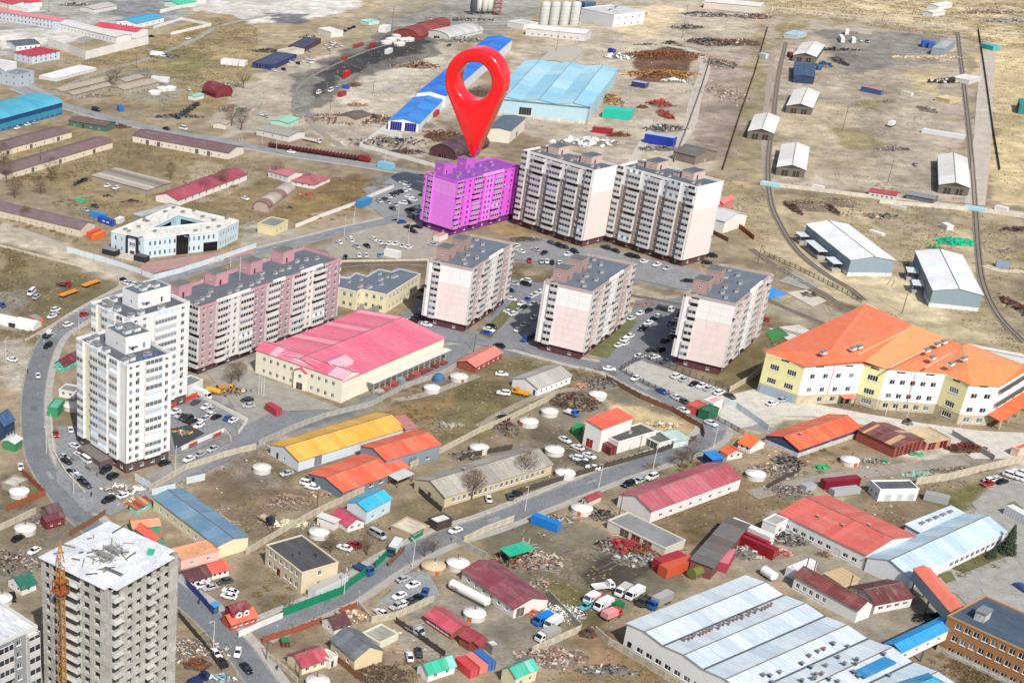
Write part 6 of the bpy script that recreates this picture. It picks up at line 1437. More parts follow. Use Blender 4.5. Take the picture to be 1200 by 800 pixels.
def silos():
 for i,x in enumerate((145,192,240,288)):
  p=T('20',x,118)
  r=thing('silo',('tall white storage silo, leftmost of four','tall white storage silo, second from left of four','tall white storage silo, third from left of four','tall white storage silo, rightmost of four')[i],'silo',(p.x,p.y,0),0,'white storage silos')
  m=mat('cbcbc6','wall')
  b=MB();b.lathe([(3.5,0),(3.5,15.5),(3.0,16.4),(0.2,17.2)],m,24);put('drum',b.mesh('drum',True),r)
  for k in range(6):g=MB();g.lathe([(3.55,2.5*k+1),(3.6,2.5*k+1.12),(3.55,2.5*k+1.25)],mat('c4c4c0','tin'),24);g.build('hoop',r)
  g=MB();g.bar((3.7,-0.3,0),(3.7,-0.3,16),0.08,mat('8c8c8c','plain'));g.bar((3.7,0.3,0),(3.7,0.3,16),0.08,mat('8c8c8c','plain'));g.build('ladder',r)
 p=T('20',345,72);r=thing('conveyor_tower','dark blue conveyor tower between the silos and white plant','tower',(p.x,p.y,0),0.3)
 b=MB();b.box(-5,5,-4,4,0,10,mat('40607c','wall'),mat('5a7890','roof'));b.build('tower_body',r)
 b=MB();b.slab([(-14,-1.2,15),(-5,-1.2,9),(-5,1.2,9),(-14,1.2,15)],1.2,mat('53718c','paint'));b.build('conveyor',r)
 for i,(x,y)in enumerate(((1015,70),(1042,66),(1068,68),(1092,66))):
  p=T('10',x,y);r=thing('silo',('small cement silo, leftmost of the group at top','small cement silo, second of the group at top','small cement silo, third of the group at top','small cement silo, rightmost pale one at top')[i],'silo',(p.x,p.y,0),0,'small cement silos')
  b=MB();m=mat(('4a5058','dcd9d2','d2cdc4','dcd9d2')[i],'wall');b.lathe([(1.2,2),(2.6,5),(2.6,14),(0.3,15.5)],m,16);put('drum',b.mesh('drum',True),r)
  g=MB()
  for a in range(4):t=a*math.pi/2;g.bar((2.2*math.cos(t),2.2*math.sin(t),0),(2.2*math.cos(t),2.2*math.sin(t),5.5),0.15,mat('5d5f62','tin'))
  g.build('support_legs',r)
 p=T('10',1128,70);r=thing('lattice_tower','red steel lattice tower beside cement silos','tower',(p.x,p.y,0))
 b=MB();m=mat('a8423a','paint')
 for x in(-2.5,2.5):
  for y in(-2,2):b.bar((x,y,0),(x,y,15),0.25,m)
 for k in range(5):z=3*k+2;b.box(-2.7,2.7,-2.2,2.2,z,z+0.3,m,bottom=True);b.bar((-2.5,-2,z),(2.5,-2,z+3),0.12,m);b.bar((2.5,-2,z),(-2.5,-2,z+3),0.12,m)
 b.build('lattice',r)
silos()
# ================================================================ vehicles
PAINT={'w':('white','f2f2f0'),'k':('black','22242a'),'s':('silver','b9bcc0'),'r':('red','b3262c'),'b':('blue','2c5aa0'),'d':('dark grey','4b4f55'),'t':('turquoise','5fb0c4'),'g':('green','2f7a50'),'o':('orange','e08a34'),'c':('cream','e2d8c0')}
def loft(b,st,m):
 """st: stations (x, half width low, half width high, z low, z high)"""
 o=len(b.v);k=b.mi(m)
 for x,wl,wh,z0,z1 in st:b.v+=[(x,-wl,z0),(x,wl,z0),(x,wh,z1),(x,-wh,z1)]
 for i in range(len(st)-1):
  for j in range(4):
   j2=(j+1)%4;b.f.append((o+4*i+j,o+4*i+j2,o+4*i+4+j2,o+4*i+4+j));b.m.append(k)
 b.f.append((o,o+1,o+2,o+3));b.m.append(k);e=o+4*(len(st)-1);b.f.append((e+3,e+2,e+1,e));b.m.append(k)
CARS={'sedan':(4.6,1.80,[(-2.3,.72,.70,.42,.80),(-2.15,.86,.80,.28,.93),(-1.4,.90,.84,.24,1.0),(0.85,.90,.84,.24,.97),(1.85,.87,.80,.26,.82),(2.3,.70,.66,.40,.62)],(-1.75,1.05,.97,-1.0,.30,1.44),(-1.4,1.42),.32),'suv':(4.7,1.9,[(-2.35,.82,.80,.45,1.1),(-2.2,.94,.88,.34,1.18),(-1.4,.95,.90,.32,1.2),(0.9,.95,.90,.32,1.16),(1.95,.92,.86,.34,1.04),(2.35,.78,.72,.45,.8)],(-2.12,1.15,1.16,-1.85,.45,1.78),(-1.45,1.45),.38),'hatchback':(4.0,1.7,[(-2.0,.74,.72,.42,.95),(-1.85,.84,.80,.28,1.0),(0.8,.85,.80,.25,.97),(1.6,.82,.76,.27,.84),(2.0,.66,.62,.40,.65)],(-1.85,1.0,.98,-1.4,.25,1.5),(-1.25,1.3),.30),'minibus':(5.6,2.0,[(-2.8,.92,.90,.4,1.35),(-2.7,.98,.96,.32,1.45),(1.6,.98,.96,.32,1.40),(2.4,.94,.88,.34,1.1),(2.8,.82,.78,.42,.8)],(-2.72,2.25,1.38,-2.55,1.55,2.25),(-1.9,1.8),.38)}
def car_parts(kind,col):
 def mk():
  L,W,st,cab,wx,wr=CARS[kind];p=mat(col,'paint');g=mat('1c2228','glass');dk=mat('2a2a2a','plain')
  b=MB();loft(b,st,p)
  x0,x1,z0,u0,u1,z1=cab;w=W/2-0.12
  loft(b,[(u0-0.04,w-0.14,w-0.18,z1-0.02,z1+0.03),((u0+u1)/2,w-0.12,w-0.2,z1-0.02,z1+0.07),(u1+0.04,w-0.14,w-0.18,z1-0.02,z1+0.02)],p)
  for s in(-1,1):
   for a,c in((x0+0.02,u0),((x0+x1)/2,(u0+u1)/2),(x1-0.02,u1)):b.bar((a,s*(w-0.0),z0),(c,s*(w-0.14),z1),0.045,p,4)
   b.box(1.9*L/4.6,2.16*L/4.6,s*0.62-0.14,s*0.62+0.14,0.62*(z0/.97),0.76*(z0/.97),mat('e8ecee','glass',0.1,0.9))
   b.box(-L/2+0.0,-L/2+0.12,s*0.66-0.12,s*0.66+0.12,0.68*(z0/.97),0.86*(z0/.97),mat('a01c1c','plain'))
  b.box(-L/2+0.1,L/2-0.1,-W/2+0.2,W/2-0.2,0.18,0.3,dk)
  c=MB();o=[(x0,-w,z0),(x1,-w,z0),(x1,w,z0),(x0,w,z0),(u0,-w+0.16,z1),(u1,-w+0.16,z1),(u1,w-0.16,z1),(u0,w-0.16,z1)]
  for f in((0,1,5,4),(1,2,6,5),(2,3,7,6),(3,0,4,7),(4,5,6,7)):c.face([o[i]for i in f],g)
  wb=MB();wb.bar((0,-0.11,0),(0,0.11,0),wr,mat('1a1a1b','plain'),10);wb.bar((0,-0.12,0),(0,0.12,0),wr*0.55,mat('9b9ea2','plain'),8)
  return b.mesh('body'),c.mesh('windows'),wb.mesh('wheel')
 return cached(('car',kind,col),mk)
def heading(px,py,dx,dy):
 a,b=at(px-dx,py-dy),at(px+dx,py+dy);d=b-a;return math.atan2(d.y,d.x)
ncar=[0]
def car(px,py,h,c,kind,label,group=None):
 bd,gl,wh=car_parts(kind,PAINT[c][1]);L,W,st,cab,wx,wr=CARS[kind]
 p=at(px,py,0.7);ncar[0]+=1
 r=thing('parked_car' if group else 'car',label,'minibus' if kind=='minibus' else 'car',(p.x,p.y,0.16),h,group)
 put('body',bd,r);put('windows',gl,r)
 if p.y<640:
  for x in wx:
   for s in(-1,1):put('wheel',wh,r,(x,s*(W/2-0.12),wr-0.05))
 return r
ORD=['first','second','third','fourth','fifth','sixth','seventh','eighth','ninth','tenth','eleventh','twelfth','thirteenth','fourteenth','fifteenth']
KN={'':'sedan','u':'suv','h':'hatchback','m':'minibus'}
def row(t,d,s,where,jit=3):
 """cars of one lot; s: 'x,y,code ...' (code = colour + type)"""
 toks=[k.split(',')for k in s.split()];cs=[(float(a),float(b_),c)for a,b_,c in toks]
 cs.sort(key=lambda q:q[0]);cnt={}
 for x,y,c in cs:cnt[c]=cnt.get(c,0)+1
 seen={}
 for x,y,c in cs:
  kind=KN[c[1:]];cn=PAINT[c[0]][0];px,py=tile(t,x,y);kn={'suv':'off-roader'}.get(kind,kind)
  seen[c]=seen.get(c,0)+1
  if cnt[c]==1:lab='only %s %s %s'%(cn,kn,where)
  elif seen[c]==cnt[c]:lab='rightmost %s %s %s'%(cn,kn,where)
  elif seen[c]==1:lab='leftmost %s %s %s'%(cn,kn,where)
  else:lab='%s %s %s from left %s'%(ORD[seen[c]-1],cn,kn,where)
  if len(lab.split())>16:print('LONG',lab)
  car(px,py,heading(px,py,*d)+R_(rnd(-jit,jit))+(math.pi if random.random()<0.5 else 0),c[0],kind,lab,'cars '+where)
random.seed(77)
row('01',(4,-3),'148,572,wm 172,592,su','in the grass field left of the towers')
row('01',(5,-2),'243,682,w 262,652,wu 252,668,s','beside the orange kiosk in the field')
row('01',(10,-3),'395,672,r 320,722,wu','on the kerbside left of the white towers')
row('01',(3,-4),'355,60,d 370,52,k 386,46,k 402,40,d','under the trees above the blue container')
row('01',(8,-3),'505,70,w 545,80,w','in front of the ruined grey shed')
row('01',(8,3),'445,165,d 400,185,s','left of the pale blue container')
row('01',(8,4),'580,512,k 590,526,w 607,528,s 628,530,w','by the end of the hoarding')
row('01',(9,3),'1150,130,w','on the dirt track right of the crimson roofed house')
row('01',(5,5),'10,628,b','at the left edge by the gravel lot')
row('11',(7,4),'578,143,s 603,132,d 622,122,w 640,112,k 658,104,k 676,96,k 696,92,w 712,84,w','in the wall-side row northwest of the magenta block')
row('11',(9,2),'690,56,w 708,66,wu 718,122,w 735,135,w 710,148,k 688,152,wu 720,182,k 770,175,w 783,115,k','in the open lot west of the magenta block')
row('11',(9,-1),'685,240,b','driving on the road left of the magenta block')
row('11',(10,3),'715,265,ku 758,262,ku 738,285,k','at the foot of the magenta block')
row('11',(8,5),'390,335,w 440,320,wu 443,326,w 550,320,w','along the upper kerb of the gravel lot')
row('11',(9,-4),'628,340,w 655,343,w 692,352,w 718,358,w','in the middle of the gravel lot below the magenta block')
row('11',(1,8),'420,405,k 483,397,w 517,395,w 580,395,t','along the lower edge of the gravel lot')
row('11',(8,3),'775,592,d 765,680,k 750,690,k 735,702,k 785,657,s','between the kindergarten and the left pink block')
row('11',(10,3),'1105,728,k 1092,744,w 1082,760,b','on the strip right of the left pink block')
row('11',(10,3),'1185,662,w 825,345,s','near the corner of the left pink block')
row('21',(9,4),'40,378,w 110,370,s 185,337,d 222,352,ku 248,357,k 292,380,ku','below the first tall slab')
row('21',(1,8),'82,420,r 138,425,s 163,425,w 188,428,k 222,430,w','along the rail cutting below the first tall slab')
row('21',(9,2),'65,516,wu 65,532,ku 10,530,s','beside the left pink block rear corner')
row('21',(9,-5),'130,568,w 112,578,w 92,588,w 70,603,b 45,622,w','in the slanted row between left and middle pink blocks')
row('21',(8,-3),'5,670,w 108,688,w','driving between left and middle pink blocks')
row('21',(8,-5),'62,790,bu 85,778,d 105,766,b 122,752,k','at the left foot of the middle pink block')
row('21',(8,3),'438,360,ku 485,375,k 550,397,ku 578,402,k','directly below the second tall slab')
row('21',(9,-3),'620,425,w 680,440,w 728,458,s','at the kerb opposite the second tall slab')
row('21',(9,1),'938,398,ku 915,430,k 818,515,k 845,517,d','beside the end wall of the second tall slab')
row('21',(9,-4),'680,683,w 660,695,k 640,712,w 622,726,w','in the slanted row right of the middle pink block')
row('21',(9,-3),'762,762,w 750,777,k 768,746,s 720,795,k','at the left foot of the right pink block')
row('21',(9,-3),'550,775,w 527,791,w','on the lawn edge right of the middle pink block')
row('21',(10,2),'1180,695,r','by the green ball court')
row('22',(10,1),'455,127,w','turning at the corner above the fenced court')
row('22',(10,-2),'600,68,w 668,72,w 720,92,d 690,42,ku 655,40,k','just above the fenced court railing')
row('22',(9,-5),'500,16,w 530,8,w','below the middle pink block at the corner')
row('22',(10,-4),'580,172,w 772,163,wu 807,178,s 852,198,k 888,207,w 922,220,s 972,240,wu','inside the fenced court')
row('22',(9,5),'1022,255,d 703,233,b 770,262,w 800,277,d','scattered on the lower side of the court')
row('22',(9,4),'805,323,w 932,382,w','driving on the lane right of the sand strip')
row('22',(9,4),'248,460,w 308,495,w 362,535,w','in the line beside the coral roofed workshop')
row('22',(9,2),'320,552,wu 302,542,s 342,572,d 380,590,w','packed beside the road fence near the ger')
row('22',(10,-4),'655,635,wu 595,652,s 545,668,ku','on the verge behind the dull pink roofed house')
row('22',(10,-2),'15,715,k','on the left of the road by the old two tone building')
row('02',(9,-5),'225,20,ku','driving at the top of the left road bend')
row('02',(9,2),'55,84,w','in the gravel yard at left')
row('02',(1,8),'178,158,w','driving down the left road bend')
row('02',(2,7),'263,432,r 330,412,w','at the rear corner of the front white tower')
row('02',(9,5),'348,487,w 370,530,w','beside the porch of the front white tower')
row('02',(8,6),'402,556,wm','next to the porch of the front white tower')
row('02',(8,5),'335,608,k 356,624,w 374,638,s 390,655,k 404,670,d','in the kerb row left of the front white tower')
row('02',(8,-4),'495,602,ku 530,630,ku','below the left face of the front white tower')
row('02',(8,-3),'508,742,ku 580,720,w','at the barrier below the front white tower')
row('02',(8,-3),'772,568,k','under the right face of the front white tower')
row('02',(2,8),'97,587,w','beside the road left of the curve')
row('02',(8,-4),'885,550,w 940,527,s 997,503,s','parked outside the playground wall')
row('02',(8,-4),'822,328,w 842,345,s 862,354,k 880,364,ku 902,372,k','in the lot right of the towers, middle line')
row('02',(8,-4),'932,393,w 918,283,d','at the ends of the middle line in the tower lot')
row('02',(8,-4),'965,305,w 990,320,s 1070,358,b 1095,368,w','along the right wall of the tower lot')
row('02',(9,-1),'1165,300,s 1158,272,k','near the yellow machine beside the long pink block')
row('12',(9,1),'1152,152,w 1160,242,wu','on the field between brick house and grey shed')
row('12',(8,-2),'145,617,s','by the end of the yellow hall')
row('12',(9,2),'240,665,wu 265,682,w','in front of the left orange hall')
row('12',(2,7),'1090,735,w 1190,725,d','under the bare tree by the old two tone building')
row('21',(9,-4),'600,40,k 640,28,w' if False else '20,352,w 150,385,k 262,392,w 300,402,s 330,412,w','in the inner places below the first tall slab')
row('21',(9,-4),'700,640,s 640,655,k 600,668,w 560,690,w 610,740,k','loosely parked right of the middle pink block')
row('21',(9,-4),'25,655,s 55,640,k 100,625,s 60,720,w 30,745,w','in the second row between left and middle pink blocks')
row('21',(9,-5),'770,700,w 745,715,d 790,672,k','in the upper places left of the right pink block')
row('11',(8,4),'725,215,d 748,200,w 650,160,s 640,178,k 620,150,s','in the lower part of lot west of magenta block')
row('11',(8,4),'600,352,s 580,338,w 520,352,k 470,355,s','scattered in the middle of the gravel lot')
row('11',(9,2),'1190,560,k 1196,600,w 800,720,w 790,560,k','around the base of the left pink block')
row('02',(8,-4),'985,345,w 1015,352,k 960,362,s','in the middle places of the tower lot')
row('02',(8,5),'300,540,s 312,560,k','at the inner kerb by the curved road')
row('32',(9,-2),'20,290,w 60,275,s','on the pale forecourt left of the school')
row('12',(9,3),'1140,18,k 1160,355,k','around the field behind the brick house')
row('13',(9,3),'415,165,w 458,150,r','in the yard behind the cream two storey house')
row('13',(8,4),'570,107,sm','in front of the crimson roofed house by the road')
row('13',(10,-3),'935,84,w','driving on the main lower road')
row('13',(9,-3),'692,312,s 735,340,w','in the two upper places of the roadside car park')
row('13',(9,-4),'672,390,w 660,438,s 686,430,w 728,414,d 752,402,k','in the middle of the roadside car park')
row('13',(8,5),'588,470,w','at the roadside car park exit')
row('13',(3,-7),'795,370,b','behind the roadside car park fence')
row('13',(2,8),'720,675,w 762,655,k','on the lane left of the mint green roofed cottage')
row('03',(8,-4),'160,180,w 85,120,k','in the yard behind the unfinished tower')
row('03',(2,7),'60,395,k','by the dark green roofed cottage')
row('03',(9,-2),'950,340,w 985,352,s 1055,322,d','in the small yard beside the white row house')
row('03',(9,2),'1080,370,w 1072,392,w','in the yard above the dormer cottage')
row('03',(3,-8),'1115,655,w','driving on the left road by the junction')
row('03',(6,6),'1155,730,k 1040,700,k 1012,662,w','parked along the dark fence at the junction')
row('23',(8,-4),'345,440,t','in front of the parked vans on the dark yard')
row('33',(6,4),'1190,352,b','at the right edge of the concrete yard')
row('32',(8,-2),'1042,652,wu 1068,642,w 1100,655,k 1030,665,r','on the grass beside the concrete fence')
row('32',(9,3),'1140,628,wu 1165,636,wu 1185,612,w 1195,640,w','in the row along the concrete fence')
row('00',(9,2),'450,515,km 780,603,k 858,603,wm','driving on the upper main road')
row('00',(9,-1),'880,180,w 710,170,k','near the compound wall at the upper left')
row('00',(9,-3),'80,600,w 128,584,w 165,575,s','beside the turquoise warehouse')
row('00',(4,4),'885,418,w','on the track above the pale green kiosk')
row('10',(9,1),'165,712,w','driving beside the maroon trailer')
row('10',(9,-2),'415,145,k 438,135,k 456,128,k 905,213,d','in the far truck yard near the rail curve')
row('10',(7,3),'322,210,w 338,222,w 352,210,wm 366,200,w 372,218,s 386,206,w 398,214,w 344,232,s','clustered beside the coal strip')
row('10',(7,3),'160,290,w 180,282,s 196,296,k 214,286,w 236,276,w 250,292,wm 262,278,w 250,238,s 85,330,w 130,325,k 62,322,b','clustered beside the navy sheds')
row('10',(8,-4),'295,435,wm 350,425,wm 385,405,s','on the gravel below the coal strip')
row('10',(8,3),'20,535,w 45,545,s','left of the pale green roofed shed')
row('30',(6,4),'435,190,w 465,195,k 690,770,s','in the depot yard')
# ---- trucks, trailers, containers
def box_part(r,name,x0,x1,w,z0,z1,c,kind='paint'):
 b=MB();m=mat(c,kind);b.box(x0,x1,-w/2,w/2,z0,z1,m,bottom=True)
 n=int((x1-x0)/0.9)
 for i in range(n+1):
  x=x0+(x1-x0)*i/max(1,n)
  for s in(-1,1):b.box(x-0.05,x+0.05,s*(w/2+0.02)-0.03,s*(w/2+0.02)+0.03,z0,z1,m)
 return b.build(name,r)
def container(t,x,y,d,L,c,label,H=2.6,W=2.44,z=0.0,name='shipping_container',cat='container',top=None,group=None):
 px,py=tile(t,x,y);p=at(px,py,z+H/2);r=thing(name,label,cat,(p.x,p.y,z),heading(px,py,*d),group)
 box_part(r,'shell',-L/2,L/2,W,0.1,H,c)
 b=MB();m=mat(top or c,'paint',None,None);b.box(-L/2,L/2,-W/2,W/2,H,H+0.05,m)
 for i in range(int(L/1.0)):b.box(-L/2+i*1.0+0.3,-L/2+i*1.0+0.5,-W/2+0.1,W/2-0.1,H+0.05,H+0.08,m)
 b.build('roof',r)
 for s in(-1,1):
  b=MB();b.box(L/2+0.01,L/2+0.06,0.04 if s>0 else-W/2+0.05,W/2-0.05 if s>0 else-0.04,0.15,H-0.1,mat(c,'paint'))
  b.bar((L/2+0.09,s*W/4,0.2),(L/2+0.09,s*W/4,H-0.2),0.03,mat('c0c0c0','plain'));b.build('door',r)
 return r
def truck(t,x,y,d,cab,box,L,label,kind='box',H=2.9,cat='truck'):
 px,py=tile(t,x,y);p=at(px,py,1.2);r=thing('truck',label,cat,(p.x,p.y,0),heading(px,py,*d))
 c=MB();x0=L/2-1.9;cm=mat(cab,'paint')
 loft(c,[(x0,1.05,1.0,0.6,2.4),(x0+1.2,1.08,1.0,0.6,2.45),(x0+1.75,1.06,1.0,0.55,1.5),(x0+1.9,1.0,0.95,0.5,1.1)],cm);co=c.build('cab',r)
 g=MB();gm=mat('1c2228','glass')
 g.face([(x0+1.27,-0.92,2.36),(x0+1.27,0.92,2.36),(x0+1.79,0.95,1.5),(x0+1.79,-0.95,1.5)],gm)
 for s in(-1,1):g.box(x0+0.3,x0+1.15,s*1.07-0.02,s*1.07+0.02,1.5,2.2,gm)
 g.build('windscreen',co)
 f=MB();f.box(-L/2,x0+1.2,-0.5,0.5,0.5,0.8,mat('33302e','plain'),bottom=True);f.build('chassis',r)
 if kind=='box':box_part(r,'cargo_box',-L/2,x0-0.15,2.3,0.85,H,box)
 elif kind=='flat':
  b=MB();b.box(-L/2,x0-0.15,-1.15,1.15,0.85,1.0,mat(box,'paint'),bottom=True)
  for s in(-1,1):b.box(-L/2,x0-0.15,s*1.12-0.04,s*1.12+0.04,1.0,1.5 if H>2 else 1.1,mat(box,'paint'))
  b.build('flatbed',r)
  b=MB();b.box(x0-0.3,x0-0.2,-1.1,1.1,1.0,2.0,mat(cab,'paint'));b.build('headboard',r)
 elif kind=='tank':
  b=MB();b.bar((-L/2,0,1.9),(x0-0.2,0,1.9),1.05,mat(box,'paint'),14);b.build('tank',r)
 elif kind=='tarp':
  b=MB();xs=(-L/2,x0-0.15);q=[(-1.15,0.9),(1.15,0.9),(1.15,2.3),(0.6,2.8),(-0.6,2.8),(-1.15,2.3)]
  m=mat(box,'canvas')
  for i in range(6):j=(i+1)%6;b.face([(xs[0],*q[i]),(xs[1],*q[i]),(xs[1],*q[j]),(xs[0],*q[j])],m)
  for xx in xs:b.face([(xx,*v)for v in q],m)
  b.build('canvas_cover',r)
 wh=cached('truckwheel',lambda:(lambda b:(b.bar((0,-0.16,0),(0,0.16,0),0.48,mat('1a1a1b','plain'),10),b.bar((0,-0.17,0),(0,0.17,0),0.24,mat('8b8e92','plain'),8),b.mesh('wheel'))[2])(MB()))
 for xx in(-L/2+1.1,x0+0.8)+((-L/2+2.2,)if L>7 else()):
  for s in(-1,1):put('wheel',wh,r,(xx,s*0.95,0.48))
 return r
D1,D2=(8,-4),(8,4)
truck('23',430,342,(9,-1),'f0f0ee','d9d9d4',6.2,'white flatbed lorry, uppermost vehicle on the dark yard','flat')
truck('23',520,364,(-7,5),'f2f2f0','c9c4ba',5.6,'white van with pale grey box, left of the white and blue minibus','box',2.4)
truck('23',575,378,(-8,5),'f4f4f4','f4f4f4',6.4,'white minibus like van at right of the upper pair on dark yard','box',2.5,'van')
truck('23',372,400,(-7,4),'eef2f6','f0f0ea',4.8,'white van with blue nose beside the red wreck','box',2.3,'van')
truck('23',428,430,(-8,4),'f2f2f2','f4f4f2',6.0,'white van with black windows in the middle of dark yard group','box',2.6,'van')
truck('23',470,475,(8,-3),'d93540','e8a0a0',6.0,'red and white box van, lowest of the dark yard group','box',2.6,'van')
container('23',497,436,D1,2.6,'1c7a50','small dark green box standing behind the red and white van',1.8,2.0)
container('23',405,405,(8,-4),4.0,'b0525a','rusty red vehicle shell between the two white vans',1.5,1.8,cat='wreck',name='car_wreck')
truck('23',625,410,(-7,5),'4a4b34','3d3d30',6.0,'dark olive lorry beside the blue cabbed lorry','flat')
truck('23',692,418,(-8,4),'1e5cb4','b5b2ac',8.4,'blue cabbed lorry with long grey box by the big white hall','box',3.2)
truck('23',145,498,(-8,4),'1e78d0','1c86e0',6.0,'bright blue van in front of the dark crimson roofed hall','box',2.4,'van')
truck('23',192,516,(-8,5),'f3f3f1','f3f3f1',5.8,'white van right of the bright blue van','box',2.4,'van')
truck('23',166,575,(-8,3),'eceae6','b4b2ae',7.0,'white lorry with grey box below the bright blue van','box',2.8)
container('23',160,48,(8,3),8.5,'1f7fce','bright blue container on the lane near the main road',2.7)
def tanktrailer():
 px,py=tile('13',1000,378);p=at(px,py,1.6);r=thing('tank_trailer','long white tank trailer with small red lettering beside crimson roofed hall','tank trailer',(p.x,p.y,0),heading(px,py,8,4.2))
 b=MB();m=mat('efeee6','paint');L=12.2
 b.bar((-L/2,0,1.75),(L/2,0,1.75),1.35,m,16);b.bar((-L/2-0.5,0,1.75),(-L/2,0,1.75),0.7,m,16,1.35);b.bar((L/2,0,1.75),(L/2+0.5,0,1.75),1.35,m,16,0.7);b.build('tank',r)
 b=MB();b.box(-L/2+1,L/2-1,-0.9,0.9,0.2,0.5,mat('6a6a68','plain'),bottom=True);b.build('frame',r)
 cu=bpy.data.curves.new('lettering','FONT');cu.body='ACBA';cu.size=0.95;cu.extrude=0.02;cu.materials.append(mat('a8262c','plain'))
 o=bpy.data.objects.new('lettering',cu);COL.objects.link(o);me=bpy.data.meshes.new_from_object(o.evaluated_get(bpy.context.evaluated_depsgraph_get()));bpy.data.objects.remove(o)
 o=put('lettering',me,r,(-L/2+0.9,-1.37,1.45));o.rotation_euler=(math.pi/2,0,0)
tanktrailer()
container('13',338,346,(9,-4.2),12.6,'dfe4e6','long white container leaning along the green fence',3.0,2.6,top='b5b2ad')
truck('13',505,262,(6,3),'2d62a8','35507a',6.4,'blue lorry standing at the end of green fence','flat')
truck('13',648,168,(-5,7),'2d5560','e6e8e4',7.5,'white roofed bus behind the hoarding at the road','box',2.9,'bus')
truck('13',745,548,(7,4),'c9ccd0','8b8d8f',5.2,'silver pickup lorry behind the car park fence','flat',1.5)
truck('13',50,28,(7,4),'2b3050','cdb990',5.6,'dark lorry with sandy load in upper yard of cream house','flat')
for x,y,c,lb in((985,725,'d84b4f','red container at the bottom, left of three side by side'),(1030,708,'e8857c','salmon container at the bottom, middle of three side by side'),(1068,692,'3f6fae','blue container at the bottom, right of three side by side')):
 container('13',x,y,(6,5),6.2,c,lb,2.5,group='row of three containers')
container('13',135,608,(2,6),2.4,'6e2a2a','dark red skip with green load beside the road fence',1.6,2.0,cat='skip',name='skip',top='2f8a5a')
container('12',82,318,(8,5),6.5,'b03a48','crimson container standing alone on factory yard',2.6)
container('22',438,492,(8,5),7.5,'7a2430','dark maroon container below the coral roofed workshop',2.7)
container('22',308,410,(4,-5),4.6,'2a9a5a','green container left of the coral roofed workshop',2.4)
container('32',338,660,(9,-1),12.2,'8c2438','long wine red container beside the small white box building',2.9)
container('32',360,700,(9,-1),9.0,'b4b6b8','grey container below the long wine red one',2.0)
container('32',790,732,(9,2),6.5,'a9acac','grey trailer box at the grass edge above the blue white hall',2.4)
container('32',188,680,(8,-2),4.2,'b7b8ba','pale grey tarpaulin covered boat left of wine red container',1.8,2.4,cat='boat',name='covered_boat')
container('01',462,208,(9,2.2),9.0,'3f8fd0','light blue container behind the royal blue one',2.6)
container('01',500,236,(9,3),9.6,'1f4fae','royal blue container with white marks beside brown roofed barrack',2.7)
_c=[o for o in COL.objects if o.name.startswith('shell')][-1]
for x in(-1.6,1.2):
 b=MB();b.box(x,x+1.8,-1.30,-1.27,1.1,1.8,mat('dfe4f4','plain'));b.build('white_marking',_c)
container('01',560,232,(8,-4),4.6,'ecece8','white box trailer at the right end of royal blue container',2.4)
container('01',440,292,(9,-4),8.2,'e05a3c','orange red container by the barrack gable, rear one of pair',2.5)
container('01',462,304,(9,-4),8.2,'f07a30','bright orange container by the barrack gable, front one of pair',2.5)
container('01',168,700,(9,5),5.5,'d97a5a','orange kiosk with grey roof in the field behind the white tents',2.6,3.0,cat='kiosk',name='kiosk',top='a09a92')
truck('01',300,530,(8,1),'b02030','6a3a30',6.0,'red tractor lorry with short deck in the grass field','flat',1.5)
def trailer(t,x,y,d,L,c,label):
 px,py=tile(t,x,y);p=at(px,py,0.8);r=thing('flatbed_trailer',label,'trailer',(p.x,p.y,0),heading(px,py,*d))
 b=MB();b.box(-L/2,L/2,-1.2,1.2,0.9,1.15,mat(c,'paint'),bottom=True)
 for s in(-1,1):b.box(-L/2,L/2,s*1.16-0.05,s*1.16+0.05,1.15,1.35,mat(c,'paint'))
 b.build('deck',r)
 for xx in(-L/2+1,-L/2+2.1,L/2-1.2):
  for s in(-1,1):
   w=MB();w.bar((0,-0.15,0),(0,0.15,0),0.45,mat('1c1c1c','plain'),10);w.build('wheel',r,(xx,s,0.45))
trailer('01',322,574,(9,-3.2),9.5,'e8962e','orange flatbed trailer in the grass field, left one')
trailer('01',428,528,(9,-3.2),9.5,'e8962e','orange flatbed trailer in the grass field, right one')
container('20',498,530,(9,1),16.0,'2cc8b0','turquoise tent hall right of the light blue warehouse',5.2,9.0,cat='tent hall',name='tent_hall')
container('20',695,655,(9,1.5),16.0,'2440a8','royal blue long tent with pale roof behind the second slab',5.0,5.0,cat='tent hall',name='tent_hall',top='a9c4e4')
container('20',600,396,(9,1.5),9.0,'3a4468','small lilac roofed dark box below the rust heap',3.2,5.0,cat='cabin',name='cabin',top='a9b4dc')
container('20',425,612,(9,1),11.0,'a02c34','dark red container behind the first tall slab',3.0,3.0)
container('20',468,238,(8,3),6.0,'283c9a','navy container near the grey gable hall',2.6)
container('20',1180,262,(8,2),6.0,'c9dce8','pale blue cabin by the track at the scrapyard border',3.0,cat='cabin',name='cabin')
container('10',425,345,(7,-5),7.5,'c8202a','bright red container on the gravel by the rail curve',3.2,3.0)
container('10',403,440,(8,-3),7.0,'9c2a34','dark red container below the bright red one',2.8)
container('10',548,210,(6,-4),5.0,'9a2c34','maroon container near the coal strip end',3.0,3.0)
container('10',480,212,(9,-3),11.0,'a04848','red lorry trailer with sandy load beside the coal strip',2.2,2.6,cat='trailer',name='trailer')
container('10',415,272,(7,-4),5.5,'9c3a3a','red tipper body on the coal strip',2.4,2.6)
container('10',422,408,(7,1),4.5,'3c58b0','small blue container among the rusty ones',2.2)
container('10',604,135,(7,-3),9.5,'e9e9e4','white tent store by the far yard mast',4.5,6.0,cat='tent hall',name='tent_hall')
